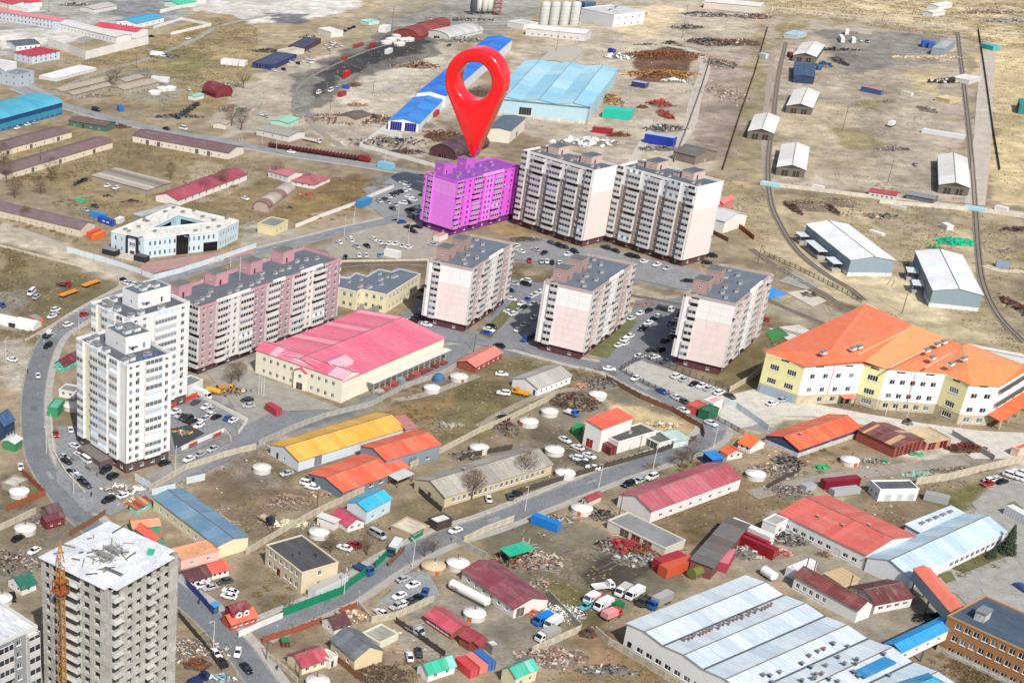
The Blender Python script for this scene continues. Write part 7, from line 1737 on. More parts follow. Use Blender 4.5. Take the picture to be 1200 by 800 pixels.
container('10',622,240,(7,-3),8.0,'ececea','white lorry box at the tip of the coal strip',3.0,2.6)
container('10',840,532,(7,-5),9.0,'b03440','crimson lorry box beside the nearest blue hall',2.8)
container('10',628,625,(9,2),14.0,'e0e0dc','white long trailer in front of the nearest blue hall',2.6)
def railwagon():
 px,py=tile('10',300,712);p=at(px,py,1.5);r=thing('long_trailer','very long maroon flat trailer with red cab beside the road','trailer',(p.x,p.y,0),heading(px,py,9,1.35))
 b=MB();b.box(-30,22,-1.6,1.6,1.2,1.8,mat('5e1c22','paint'),bottom=True)
 for i in range(27):b.box(-30+2*i,-29.85+2*i,-1.7,1.7,0.9,2.5,mat('6e2228','paint'))
 b.build('deck',r);b=MB();loft(b,[(23,1.5,1.4,0.7,3.2),(27,1.5,1.4,0.7,3.3),(29,1.4,1.3,0.7,1.8)],mat('8c1f28','paint'));b.build('cab',r)
 b=MB()
 for i in range(12):
  for s in(-1,1):b.bar((-28+4.4*i,s*1.3-0.2,0.5),(-28+4.4*i,s*1.3+0.2,0.5),0.5,mat('1c1c1c','plain'),8)
 b.build('wheels',r)
railwagon()
truck('10',262,655,(9,2),'e8e8e6','d8d8d6',12.0,'white articulated lorry behind the maroon trailer','flat')
container('10',610,775,(9,2),8.0,'8ec8dc','light turquoise kiosk on the verge of upper main road',3.0,4.0,cat='kiosk',name='kiosk')
container('11',505,148,(8,-3),9.0,'3a8cc8','light blue gatehouse at the end of white wall',3.2,3.0,cat='gatehouse',name='gatehouse')
container('11',640,388,(9,2),7.0,'eceae6','white box lorry body in the gravel lot',3.0)
container('11',865,312,(8,-3),6.5,'e8e4dc','white porch hut at the foot of magenta block',2.6,3.0,cat='hut',name='hut',top='c8a08c')
container('00',565,508,(5,4),4.5,'2c6cb8','small blue kiosk beside the upper main road',3.2,3.0,cat='kiosk',name='kiosk')
container('00',752,372,(9,1),12.0,'e6e8ea','white lorry trailer at the end of old cattle sheds',3.2)
truck('00',788,368,(-1,6),'f0f0f0','f0f0f0',5.0,'white lorry cab by the white trailer','flat')
truck('00',742,258,(9,1),'f2f2f2','f2f2f2',11.0,'white lorry beside the heap of black tyres','box',3.4)
for i,x in enumerate((1055,1082,1110,1140)):
 container('00',x,288+i*3,(5,-3.5),7.5,'ecebe8',('leftmost','second from left','third from left','rightmost')[i]+' of the four white boxes on the steppe',3.0,4.0,group='four white boxes')
for i in range(7):
 truck('00',830+i*15,545-i*10,(7,4),'33302e','5a5550',6.0,('first','second','third','fourth','fifth','sixth','seventh')[i]+' from left of the dark lorries lined up below the maroon arched shed','flat')
container('30',240,385//4+220,(3,5),7.0,'2f62a4','blue crane body right of the navy depot shed',2.6)
container('30',105,258,(5,3),6.0,'7a2430','dark red wagon on the track by the farthest depot shed',3.0)
container('30',488,425,(9,2),14.0,'4a6a9a','blue and pink lorry load in the middle of depot',3.0,top='e07a80')
container('30',652,440,(9,2),7.0,'e6e0d0','cream van body on the depot gravel',2.4)
container('30',345,182,(4,6),16.0,'e6e6e4','long white aircraft like hull in the depot top row',3.0)
container('30',370,150,(1,5),8.0,'f0f0ee','short white tank behind the long white hull',3.0)
container('30',400,188,(3,5),9.0,'ececea','white tanker right of the long white hull',3.0)
container('30',455,150,(9,1),9.0,'c9bfae','beige trailer top centre of the depot',3.0)
container('30',735,205,(2,6),8.0,'2c5cb0','blue machine stack left in front of grey storage box',4.0,4.0,cat='machine',name='machine')
container('30',765,210,(2,6),8.0,'3a66b4','blue machine stack right in front of grey storage box',4.0,4.0,cat='machine',name='machine')
truck('30',582,582,(5,-2),'4a6a9c','f0f0ee',7.0,'white and blue lorry alone in middle of the depot','box',3.2)
container('30',822,628,(9,1.5),22.0,'e9ecee','long white trailer lying in the lower right of depot',2.4)
container('30',1040,220,(8,2),12.0,'49b4bc','turquoise heap of sheets beyond the trench fence',3.0,6.0,cat='stack',name='stack')
container('30',1200,500,(1,7),20.0,'2b8f94','dark turquoise lorry cut by the right edge',5.0,6.0)
container('31',838,262,(6,3),5.0,'f0efec','small white cabin above the green tarpaulin',2.4,3.0,cat='cabin',name='cabin')
container('31',510,292,(9,3),7.0,'f2f0ea','white pallet stack behind the left railside warehouse',1.2,2.0,cat='stack',name='stack')
container('31',1100,440,(8,1),5.0,'8fa4b8','blue grey machine right of the second railside warehouse',2.0,3.0,cat='machine',name='machine')
container('31',612,172,(9,2),6.5,'d6cec4','pale flat wagon on the soil below pipeline road',1.5)
container('31',1095,178,(9,2),5.5,'f2f2ee','white van body by the pipeline gate',2.0)
container('31',235,78,(9,2),5.5,'f0e8e4','white van body on the pipeline road left part',1.8)
container('33',155,245+20,(8,-3.2),9.5,'f4f3f0','white coach parked behind the maroon roofed house',3.0,2.6,cat='coach',name='coach')
container('33',1190,22,(9,5),10.0,'e6eae8','white and grey coach cut by right edge beside spruce',3.0,2.6,cat='coach',name='coach')
for i,(x,y,L,c,lb)in enumerate(((1085,118,15,'a8222e','upper long crimson container of the stack with white roofed top'),(1130,150,14,'9c1f2c','lower long crimson container beside the green strip'),(1120,92,13,'eceae6','long white container lying behind the crimson ones'))):
 container('23',x,y,(9,4),L,c,lb,3.2)
container('23',1000,225,(4,-7),9.0,'b84a5a','pink roofed container standing right of the dark slate lean-to',3.0,3.0,top='d87f88')
container('23',775,255,(9,-3),11.5,'d9603f','orange red container front one near dark green tank',3.2,3.0)
container('23',735,232,(9,-3),9.5,'a8323c','crimson container behind the orange red one',3.4,3.0)
def tank(t,x,y,d,L,rr,c,label):
 px,py=tile(t,x,y);p=at(px,py,rr);r=thing('storage_tank',label,'tank',(p.x,p.y,0),heading(px,py,*d))
 b=MB();m=mat(c,'paint');b.bar((-L/2,0,rr+0.3),(L/2,0,rr+0.3),rr,m,14);b.bar((L/2,0,rr+0.3),(L/2+0.4,0,rr+0.3),rr,m,14,rr*0.5);b.build('shell',r)
 for xx in(-L/4,L/4):b=MB();b.box(xx-0.2,xx+0.2,-rr*0.8,rr*0.8,0,0.6,mat('8b8680','concrete'));b.build('saddle',r)
tank('23',862,282,(9,-4),4.0,1.5,'7a8040','olive green tank beside the orange red container')
tank('33',5,290,(6,4),4.0,1.3,'f0f2f2','white horizontal tank at the lane beside the big white hall')
tank('02',1000,232,(8,2),5.0,1.0,'d9a23a','yellow machine tank on soil beside pink block annexe')
truck('02',945,245,(8,3),'f3f3f1','f3f3f1',8.0,'white ambulance like bus at red wall of tower lot','box',2.8,'bus')
truck('02',1065,215,(8,1),'e0a030','c9952e',5.5,'yellow lorry on the soil right of tower lot','flat')
truck('22',40,235,(-8,-2),'e8a020','e8a528',6.0,'bright yellow lorry in front of grey roofed shed','flat')
truck('21',720,645,(9,2),'eef0f0','3a3c40',6.5,'white pickup with dark load between middle and right pink blocks','box',2.0)
truck('01',225,765,(8,-6),'ececec','2e2c2c',5.4,'dark lorry with white cab on the kerb left of tower','flat')
truck('03',935,778,(9,-4),'26305a','2f3a6a',6.0,'navy lorry at bottom edge right of the unfinished tower','flat')
truck('22',280,330,(8,3),'3c78c8','f0f0ee',5.0,'white lorry with blue cab between two gers and timber heap','flat')
print('cars',ncar[0])
# ================================================================ gers
random.seed(91)
def ger(t,x,y,label,R=3.0,roofc=None,wallc='e6e3dc',bare=False):
 roofc=roofc or random.choice(('f2f1ed','e6e4de','eceae4','dcdad2'));R*=rnd(0.93,1.07)
 p=T(t,x,y,1.4);r=thing('ger',label,'ger',(p.x,p.y,0),rnd(0,6),'white felt gers')
 b=MB();m=mat(wallc,'canvas');b.lathe([(R,0),(R*1.0,0.05),(R,1.55)],m,28);put('wall',b.mesh('wall',True),r)
 b=MB();b.lathe([(R+0.12,1.5),(R,1.66),(R*0.55,2.2),(0.75,2.62)],mat(roofc,'canvas'),28);put('roof',b.mesh('roof',True),r)
 b=MB();b.lathe([(0.75,2.62),(0.72,2.74),(0.1,2.8)],mat('d8d2c4','canvas'),12)
 for k in range(4):a=k*math.pi/4;b.bar((0.75*math.cos(a),0.75*math.sin(a),2.78),(-0.75*math.cos(a),-0.75*math.sin(a),2.78),0.04,mat('a8522f','wood'))
 b.build('crown',r)
 for k in range(10):
  a=k*0.628+rnd(-.1,.1);g_=MB()if k==0 else g_;g_.bar(((R+.1)*math.cos(a),(R+.1)*math.sin(a),1.6),(0.7*math.cos(a),0.7*math.sin(a),2.68),0.035,mat('a59c8a','canvas'),3)
 g_.build('ropes',r);put('stovepipe',pipe_mesh(1.2,0.12,'5a5048'),r,(0.25,0.2,2.6))
 for z in(0.5,1.1):
  b=MB();b.lathe([(R+0.02,z),(R+0.04,z+0.06),(R+0.02,z+0.12)],mat('b8b0a0','canvas'),28);b.build('rope_band',r)
 b=MB();b.box(R-0.15,R+0.12,-0.5,0.5,0,1.5,mat('c46a34','paint'));b.build('door',r)
for a in(('02',90,700,'white ger in the rust fenced yard left of curved road'),('02',338,296,'white ger mostly hidden behind the front white tower'),('12',28,588,'pale weathered ger on the dirt lot by the long wall'),('12',825,215,'white ger beside the blue dome, lower left of the brick house pair'),('12',952,162,'white ger closest to the red brick house'),('12',1048,495,'white ger at the wall corner above old two tone building'),('22',403,247,'white ger beside the timber heap near the court'),('22',177,325,'white ger in dark soil yard, upper of two'),('22',80,372,'white ger in dark soil yard, lower of two'),('22',200,505,'white ger beside the row of white cars'),('22',250,613,'white ger squeezed against the road fence'),('22',328,778,'white ger below the road by tiny crimson roofed house'),('22',1143,618,'white ger right of the dull pink roofed house'),('32',385,552,'white ger with blue spots in front of brick garage'),('13',296,90,'white ger behind the black roofed cream house'),('13',948,236,'white ger left of the dark crimson roofed hall'),('13',1025,470,'white ger between brick house and tank trailer'),('13',290,788,'white ger at the bottom below crimson roofed cottage'),('03',118,72,'white ger in the yard behind dark red shed'),('03',8,400,'white ger cut by the left edge near green cottage')):
 ger(*a)
ger('13',832,248,'sand coloured bare ger platform left of the white ger',3.2,'cdb794','b39c7c')
for i,(x,y)in enumerate(((635,182),(662,165),(672,203),(692,184),(718,182),(612,195))):
 ger('10',x,y,('white ger in the far yard cluster, left front one','white ger in the far yard cluster, highest one','white ger in the far yard cluster, nearest one','white ger in the far yard cluster, centre one','white ger in the far yard cluster, rightmost one','white ger in the far yard cluster, leftmost one')[i],4.0)
for i,(x,y)in enumerate(((725,430),(762,412),(798,410))):ger('00',x,y,('left','middle','right')[i]+' one of three white gers by the old cattle sheds',4.0)
p=T('12',855,182);dm=thing('dome_tent','dark blue dome tent between the two gers','tent',(p.x,p.y,0));b=MB();b.lathe([(2.2,0),(2.1,1.2),(1.5,2.2),(0.1,2.7)],mat('3a6a94','canvas'),18);put('cover',b.mesh('cover',True),dm)
for i,(x,y,w)in enumerate(((75,705,16),(130,712,9))):
 px,py=tile('01',x,y);p=at(px,py,1.5);r=thing('barrel_tent',('large white barrel tent in the field left of towers','small white barrel tent beside the large one')[i],'tent',(p.x,p.y,0),heading(px,py,9,2))
 b=MB();m=mat('ecebe6','canvas');q=[(-3*math.cos(a),3*math.sin(a))for a in[math.pi*k/8 for k in range(9)]]
 for k in range(8):b.face([(-w/2,*q[k]),(w/2,*q[k]),(w/2,*q[k+1]),(-w/2,*q[k+1])],m)
 b.face([(-w/2,*v)for v in q],m);b.face([(w/2,*v)for v in q],m);b.build('cover',r)
 b=MB();b.box(-1.5,1.5,-3.1,-2.6,0,1.6,mat('3a3834','plain'));b.build('opening',r)
 # ================================================================ fences and walls
FK={'conc':('concrete_panel','cfc4ae',2.2,0.14,3.2,'concrete'),'white':('wall_panel','efece6',2.4,0.16,4.0,'wall'),'board':('hoarding_panel','dce8ee',2.3,0.08,3.0,'paint'),'wood':('board_panel','8a5f44',2.0,0.07,3.0,'wood'),'dark':('board_panel','544a42',2.0,0.07,3.0,'wood'),'green':('sheet_panel','138a62',2.6,0.06,2.6,'paint'),'rust':('board_panel','a35a3c',2.2,0.07,3.0,'wood'),'blue':('sheet_panel','2b3f86',2.2,0.06,2.6,'paint'),'mesh':('mesh_panel','4c4f52',2.2,0.05,3.0,'plain'),'low':('kerb_wall','d6cdb9',0.9,0.35,4.0,'concrete'),'red':('wall_panel','d94a34',2.0,0.15,3.0,'paint'),'pipe':('pipeline_casing','dcd3c2',1.5,1.6,8.0,'concrete'),'grey':('concrete_panel','b9b6ae',2.0,0.14,3.2,'concrete')}
def fence(t,pts,kind,label,h=None,gap=0.0):
 nm,col,hh,th,step,mk=FK[kind];h=h or hh
 P=[T(t,x,y)if t else at(x,y)for x,y in pts]
 r=thing('fence' if kind not in('white','low','pipe','red')else 'wall',label,'fence' if kind not in('white','low','pipe','red')else 'wall',tuple(P[0]))
 def panel():
  b=MB();m=mat(col,mk)
  if kind=='mesh':
   for k in range(8):b.box(step*k/8,step*k/8+0.05,-0.02,0.02,0.1,h,m)
   for z in(0.2,h*0.55,h-0.1):b.box(0,step,-0.03,0.03,z,z+0.07,m)
  elif kind in('wood','dark','rust'):
   n=6
   for k in range(n):b.box(step*k/n+0.02,step*(k+1)/n-0.02,-th/2,th/2,0.05,h-(k*37%5)*0.06,m)
   for z in(0.5,h-0.6):b.box(0,step,th/2,th/2+0.06,z,z+0.1,m)
  elif kind in('conc','grey'):
   b.box(0.08,step-0.08,-th/2,th/2,0.0,h,m)
   for z in(0.25,h*0.5,h-0.3):b.box(0.15,step-0.15,-th/2-0.04,-th/2,z,z+0.12,m)
  elif kind in('green','blue','board'):
   for k in range(6):b.box(step*k/6,step*(k+1)/6-0.03,-th/2-0.03*(k%2),th/2,0.05,h,m)
  else:b.box(0,step-0.02,-th/2,th/2,0.0,h,m)
  return b.mesh(nm)
 pm=cached(('fence',kind,h),panel)
 def post():
  b=MB();b.box(-0.1,0.1,-0.11,0.11,0,h+0.12,mat(col,mk));return b.mesh('post')
 po=cached(('fpost',kind,h),post)
 for i in range(len(P)-1):
  a,c=P[i],P[i+1];d=c-a;L=d.length;n=max(1,round(L/step));ang=math.atan2(d.y,d.x)
  for k in range(n):
   q=a+d*(k/n)-P[0]
   o=put(nm,pm,r,(q.x,q.y,rnd(-0.06,0.03)),ang+rnd(-0.01,0.01),(L/n/step,1,1))
   if kind not in('low','pipe','white'):put('post',po,r,(q.x,q.y,0),ang)
 return r
fence(None,[(175,576),(217,551),(262,536),(300,526)],'conc','concrete fence between tower parking and the dirt lot')
fence(None,[(303,522),(345,503),(382,489),(435,476),(475,455),(517,440),(560,416)],'grey','long grey concrete fence behind the yellow hall along the factory lane')
fence('02',[(635,650),(705,690)],'board','pale blue hoarding piece at the tower barrier')
fence('02',[(875,668),(960,648)],'board','pale blue hoarding piece at top of the steel blue workshop, right one')
fence('02',[(712,722),(822,695)],'board','pale blue hoarding piece at top of the steel blue workshop, left one')
fence(None,[(288,650),(300,643),(335,622),(370,603),(398,590),(430,574)],'conc','cream concrete fence between dirt lot and cream two storey house')
fence(None,[(480,549),(526,526),(560,508),(600,491),(650,466)],'conc','cream concrete fence across the open field below the factory')
fence('02',[(235,330),(240,400),(250,520),(310,620),(395,712)],'low','low pale wall between the curved road and tower parking')
fence('02',[(850,512),(1050,425),(1082,468)],'white','white wall with red stripes round the tower playground',1.6)
fence('02',[(935,262),(1160,378),(1118,436)],'white','white boundary wall on the right of the tower lot',1.5)
fence('02',[(808,312),(925,262)],'red','bright red wall panel at the end of the tower lot')
fence('01',[(315,380),(480,425),(662,486)],'board','pale blue hoarding left of the triangular blue building')
fence('01',[(668,492),(722,512),(850,478),(1000,430),(1200,362)],'board','pale blue hoarding in front of the triangular blue building')
fence('01',[(-10,352),(270,425),(550,495),(562,548),(450,610),(330,680),(120,800)],'low','low crumbling wall round the grass field with orange trailers')
fence('11',[(185,268),(330,210),(470,160),(540,125),(645,82)],'white','white wall from the yellow box house to upper road',1.8)
fence('10',[(625,590),(485,688),(640,730),(900,802)],'white','white perimeter wall round the scrap yard left of the pin',2.0)
fence('22',[(508,138),(615,78),(830,165),(1015,238)],'mesh','dark railing along the upper side of the paved court')
fence('22',[(508,138),(640,210),(760,262),(1090,440)],'mesh','dark railing along the lane side of the paved court',1.6)
fence('22',[(1018,238),(1100,190),(1182,135)],'conc','beige concrete fence between court and school')
fence('22',[(440,180),(600,268),(750,330),(890,412),(898,450)],'wood','brown plank fence along the sand strip')
fence('22',[(0,722),(210,660),(440,592),(700,518),(862,462)],'dark','dark plank fence along the upper side of main lower road')
fence(None,[(455,664),(474,645)],'wood','short plank fence at the green gate by the road')
fence(None,[(543,636),(572,622),(602,611)],'conc','beige concrete fence on the lower side of the road, above the green shelter')
fence(None,[(530,634),(570,655)],'grey','grey concrete fence left of dark crimson roofed hall')
fence('13',[(125,488),(400,385),(440,350),(520,292)],'green','long emerald sheet fence round the cream two storey house')
fence('13',[(560,262),(608,215)],'green','short emerald sheet fence by the blue lorry')
fence('13',[(725,140),(782,108)],'green','light green gate beside the sandy bunker',2.4)
fence('13',[(32,612),(170,572),(305,520)],'rust','reddish plank fence on the lower side of road, left part')
fence('13',[(395,478),(472,450)],'rust','reddish plank fence by the dark brown roofed cottage')
fence('13',[(70,692),(130,740),(195,800)],'conc','beige fence left of the crimson roofed cottage',1.6)
fence('13',[(378,700),(440,750),(500,800)],'wood','plank fence between ger yard and grey roofed house')
fence('13',[(0,548),(125,495)],'white','white wall left of the emerald fence',1.8)
fence('13',[(478,452),(540,520),(650,500),(832,420)],'conc','beige concrete wall round the roadside car park')
fence('13',[(655,520),(760,590),(885,680)],'dark','dark plank fence between lane and brick house yard')
fence('23',[(170,395),(240,470),(322,552)],'grey','grey wall on the right of bright blue van yard')
fence('23',[(318,560),(200,615),(90,662)],'conc','pale concrete wall below the bright blue van yard')
fence('23',[(388,568),(450,620),(540,672),(650,740),(770,815)],'conc','pale concrete wall in the grass in front of big white hall')
fence('32',[(690,672),(830,652),(1000,610),(1200,562)],'conc','beige concrete fence from white box building to right edge',2.6)
fence('32',[(860,440),(960,500),(1058,560)],'grey','grey concrete fence on the right of sand roofed store')
fence('21',[(1010,262),(1062,268),(1132,325)],'rust','rusty fence beside the white gabled house and tracks')
fence('21',[(930,292),(1012,335)],'wood','brown fence section between tracks and second slab')
fence('30',[(985,140),(1020,370),(1052,600),(1085,800)],'dark','dark trench like fence along the right of the depot',1.5)
fence(None,[(900,32),(884,88),(866,140),(847,200)],'wood','brown fence between scrapyard and depot')
fence(None,[(833,69),(822,105),(806,150),(790,190)],'grey','grey wall right of the long dirt track in scrapyard')
fence('31',[(20,72),(240,98),(470,125)],'pipe','pale pipeline casing along the depot, left stretch')
fence('31',[(520,150),(700,165),(935,186)],'pipe','pale pipeline casing along the depot, middle stretch')
fence('31',[(1005,192),(1100,205),(1210,222)],'pipe','pale pipeline casing along the depot, right stretch')
fence('30',[(20,38),(300,66),(600,100),(880,138)],'low','low pale wall along the top of the depot',1.2)
fence('30',[(0,90),(20,38)],'low','low pale wall at upper left corner of the depot',1.2)
fence('00',[(225,215),(320,246),(402,280)],'white','tall white compound wall, side facing the crimson roofed house',5.5)
fence('00',[(402,280),(550,242),(695,207)],'white','tall white compound wall, side along the lane',5.5)
fence('00',[(750,62),(860,36),(965,10)],'white','long white wall beside the sky blue roofed house',2.6)
fence('00',[(720,135),(850,94),(990,122),(800,165)],'white','white wall round the triangular grass plot',2.0)
fence('02',[(105,622),(212,722),(30,795)],'rust','rust red plank fence round the ger yard')
fence('03',[(848,320),(930,400),(1000,482)],'blue','dark blue sheet fence in front of the white row house')
fence('03',[(838,490),(940,610),(1042,745)],'dark','dark plank fence beside the road below unfinished tower')
fence('03',[(1118,585),(1200,548)],'white','white wall in front of the dormer cottage',1.8)
fence('03',[(0,85),(90,45),(170,5)],'conc','beige wall at the left edge above the ger')
fence('03',[(330,110),(420,60),(495,12)],'wood','plank fence behind the unfinished tower')
fence('32',[(0,690),(60,655),(145,620)],'dark','dark plank fence by the junk below navy walled hall')
fence(None,[(838,470),(862,478),(900,505)],'board','pale fence between lane and school forecourt')
fence(None,[(200,320),(232,312),(262,305)],'low','low wall behind long pink block')
fence('11',[(345,428),(500,426),(830,420)],'low','low concrete edge of the rail cutting below gravel lot',0.8)
fence('31',[(-20,395),(150,470),(300,545),(440,620)],'mesh','mesh fence between the two curved tracks',1.8)
fence('12',[(960,560),(1020,540),(1200,505)],'dark','dark fence behind the long old two tone building')
fence('12',[(745,690),(800,745),(870,800)],'dark','dark fence left of the old two tone building')
for i,(x,y)in enumerate(((905,482),(1018,437))):
 p=T('02',x,y,1.0);r=thing('red_board',('left red board on the white playground wall','right red board on the white playground wall')[i],'board',(p.x,p.y-0.25,0),heading(*tile('02',x,y),10,-4.4))
 b=MB();b.box(-2.0,2.0,-0.1,0.0,0.7,1.9,mat('d8756c','paint'),bottom=True);b.build('panel',r);b=MB();b.box(-1.7,1.7,-0.14,-0.1,0.95,1.65,mat('b8403a','paint'));b.build('face',r)
for i,(x,y)in enumerate(((12,245),(24,250),(36,255))):
 p=T('12',x,y);r=thing('flagpole',('left','middle','right')[i]+' one of three thin white flagpoles in front of the factory','flagpole',(p.x,p.y,0));b=MB();b.bar((0,0,0),(0,0,8),0.09,mat('f0f0f0','plain'),6,0.05);b.build('pole',r);b=MB();b.box(-0.3,0.3,-0.3,0.3,0,0.4,mat('b8b4ac','concrete'));b.build('base',r)
for i,(x,y)in enumerate(((12,64),(970,178))):
 container('31',x,y,(9,1.5),9.0,'b5dbe6',('pale blue gate box where the pipeline meets left track','pale blue gate box where the pipeline meets right track')[i],1.6,4.0,cat='gate',name='track_gate')
 # ================================================================ poles
def lamp(t,x,y,label,h=8.5,arm=True,c='dfe2e2',r0=0.11):
 p=T(t,x,y);r=thing('street_lamp' if arm else 'pole',label,'street lamp' if arm else 'pole',(p.x,p.y,0),rnd(0,6))
 b=MB();m=mat(c,'plain');b.bar((0,0,0),(0,0,h),r0,m,6,r0*0.6);b.build('post',r)
 if arm:
  b=MB();b.bar((0,0,h),(1.4,0,h+0.3),0.06,m);b.build('arm',r);b=MB();b.box(1.2,2.0,-0.15,0.15,h+0.22,h+0.36,mat('c8ccd0','plain'));b.build('lamp_head',r)
 else:
  b=MB();b.bar((-0.9,0,h-0.7),(0.9,0,h-0.7),0.06,m);b.build('crossbar',r)
for a in(('11',413,305,'lamp at the kerb of the gravel lot, left one'),('11',458,250,'lamp on the verge near the white wall'),('11',663,245,'lamp beside the blue car on the road'),('11',712,345,'lamp among the white cars of gravel lot'),('13',732,262,'lamp on the lower road beside the car park'),('22',943,500,'lamp at the sharp road bend'),('22',405,690,'lamp on the lower road above tiny crimson roof'),('22',660,600,'lamp on the verge behind dull pink roof'),('02',28,95,'lamp in the gravel yard at the left edge'),('02',218,525,'lamp on the outer kerb beside tower parking'),('02',345,715,'lamp at the low wall of tower parking'),('02',822,620,'lamp under the right face of front tower'),('03',1000,640,'lamp by the dark fence at junction'),('01',370,760,'lamp on the kerb left of rear white tower'),('01',882,400,'lamp in front of the triangular blue building'),('01',1080,450,'lamp behind the long pink block'),('22',60,795,'lamp on lower road, left of the tiny crimson roof'),('32',550,345,'lamp in front of the school, left one'),('32',650,360,'lamp in front of the school, middle one'),('32',885,455,'lamp in front of the school, right one'),('13',412,385,'lamp beside the emerald fence and white container'),('10',28,680,'lamp on upper main road by the grey roofed hut'),('10',95,705,'lamp on upper main road by the maroon trailer'),('10',600,790,'lamp beside the turquoise kiosk')):
 lamp(a[0],a[1],a[2],'pale steel street '+a[3])
for a in(('00',590,690,'dark wooden pole above the roadside cream storehouse',10),('00',605,745,'dark wooden pole in the grass left of storehouse',9),('00',192,790,'thick dark pole between the paired storehouses',12),('00',230,60,'dark pole by the pink roofed building',9),('00',640,320,'dark pole near the white trailer',9),('10',1042,160,'tall dark mast behind the long blue hall',26),('10',635,150,'tall dark mast in the far yard',18),('20',795,180,'tall dark mast at the sand heap',24),('20',202,275,'tall dark mast at the grey gable hall',18),('30',348,615,'leaning dark mast on the depot grass patch',14),('31',628,668,'tall dark mast between school and right railside warehouse',20),('31',560,60,'thin dark mast by the pipeline road',12),('30',530,120,'thin dark mast at depot top',10),('10',548,440,'thin mast on pale gravel left of blue halls',8),('10',348,520,'dark pole by scrap heap near pale green shed',9),('20',350,585,'black mast in front of the light blue warehouse',12),('12',285,790,'wooden pole beside the wood pile',7),('22',588,545,'dark pole before the green doored garage',8),('12',1020,50,'wooden pole beside red brick house',7),('13',75,115,'wooden pole in upper yard of cream house',8),('21',1150,440,'pole at the tracks beside the right pink block',9),('23',500,20,'wooden pole behind the ruined garages',8),('13',200,775,'wooden pole beside crimson roofed cottage',6),('13',48,690,'wooden pole at reddish fence corner',6)):
 lamp(a[0],a[1],a[2],a[3],a[4],False,'5d5048',0.16)
 # ================================================================ trees and shrubs
def twigs(b,base,d,L,r,n,depth,m,seed):
 e=base+d*L;b.bar(base,e,r,m,4 if depth<2 else 3,r*0.55)
 if depth<=0:return
 for k in range(n):
  t=rnd(0.35,1.0);ax=Vector((rnd(-1,1),rnd(-1,1),rnd(0.1,0.9))).normalized()
  nd=(d*0.55+ax*0.75).normalized();twigs(b,base+d*(L*t),nd,L*rnd(0.5,0.72),r*0.5,n,depth-1,m,seed)
def tree_proto(kind,k):
 def mk():
  random.seed(500+k)
  tr=MB();cr=MB();bm_=mat('6b5644','wood');tm=mat({'bare':'7c6650','bush':'76603f','spruce':'34442c'}[kind],'leaf')
  if kind=='bare':
   tr.bar((0,0,0),(0.1,0,2.4),0.24,bm_,6,0.17)
   for i in range(5):
    a=i*1.3+rnd(0,0.5);twigs(tr,Vector((0.1,0,1.8+0.2*i)),Vector((math.cos(a)*0.6,math.sin(a)*0.6,0.9)).normalized(),2.4,0.1,3,1,bm_,0)
   for i in range(900):
    a,z=rnd(0,6.28),rnd(-1,1);rr=(random.random()**0.5)*2.9*math.sqrt(max(0,1-z*z));p=Vector((rr*math.cos(a),rr*math.sin(a),4.9+2.3*z))
    d=(p-Vector((0,0,2.6))).normalized()+Vector((rnd(-.5,.5),rnd(-.5,.5),rnd(-.3,.5)));d.normalize();s=d.orthogonal().normalized()*0.035
    e=p+d*rnd(0.5,1.2);cr.face([p-s,p+s,e],tm)
  elif kind=='bush':
   for i in range(5):a=i*1.25;tr.bar((0,0,0),(math.cos(a)*0.7,math.sin(a)*0.7,1.3),0.05,bm_,4,0.02)
   for i in range(520):
    a,z=rnd(0,6.28),random.random();rr=(random.random()**0.5)*1.5*math.sqrt(1-z*z*0.8);p=Vector((rr*math.cos(a),rr*math.sin(a),0.15+1.7*z))
    d=Vector((rnd(-1,1),rnd(-1,1),rnd(-0.1,1))).normalized();s=d.orthogonal().normalized()*rnd(0.03,0.09);e=p+d*rnd(0.25,0.6);cr.face([p-s,p+s,e],tm)
  else:
   tr.bar((0,0,0),(0,0,7.6),0.2,bm_,6,0.03)
   for i in range(1500):
    z=0.8+7.0*(random.random()**1.3);R=2.3*(1-(z-0.6)/7.6)*rnd(0.5,1.12)+0.1;a=rnd(0,6.28);p=Vector((0.35*R*math.cos(a),0.35*R*math.sin(a),z+0.15));e=Vector((R*math.cos(a),R*math.sin(a),z-0.25*R))
    s=Vector((-math.sin(a),math.cos(a),0))*rnd(0.12,0.3);cr.face([p,e-s,e+s*0.6],tm)
  return tr.mesh('trunk'),cr.mesh('crown')
 return cached(('tree',kind,k),mk)
def tree(t,x,y,kind,label,s=1.0,k=0,group=None):
 a,c=tree_proto(kind,k);p=T(t,x,y)
 r=thing({'bare':'bare_tree','bush':'shrub','spruce':'spruce_tree'}[kind],label,'shrub' if kind=='bush' else 'tree',(p.x,p.y,0),rnd(0,6),group)
 put('trunk' if kind!='bush' else 'stems',a,r,scale=(s,s,s));put('crown' if kind!='bush' else 'foliage',c,r,scale=(s,s,s*(0.9 if kind=='bush' else 1)))
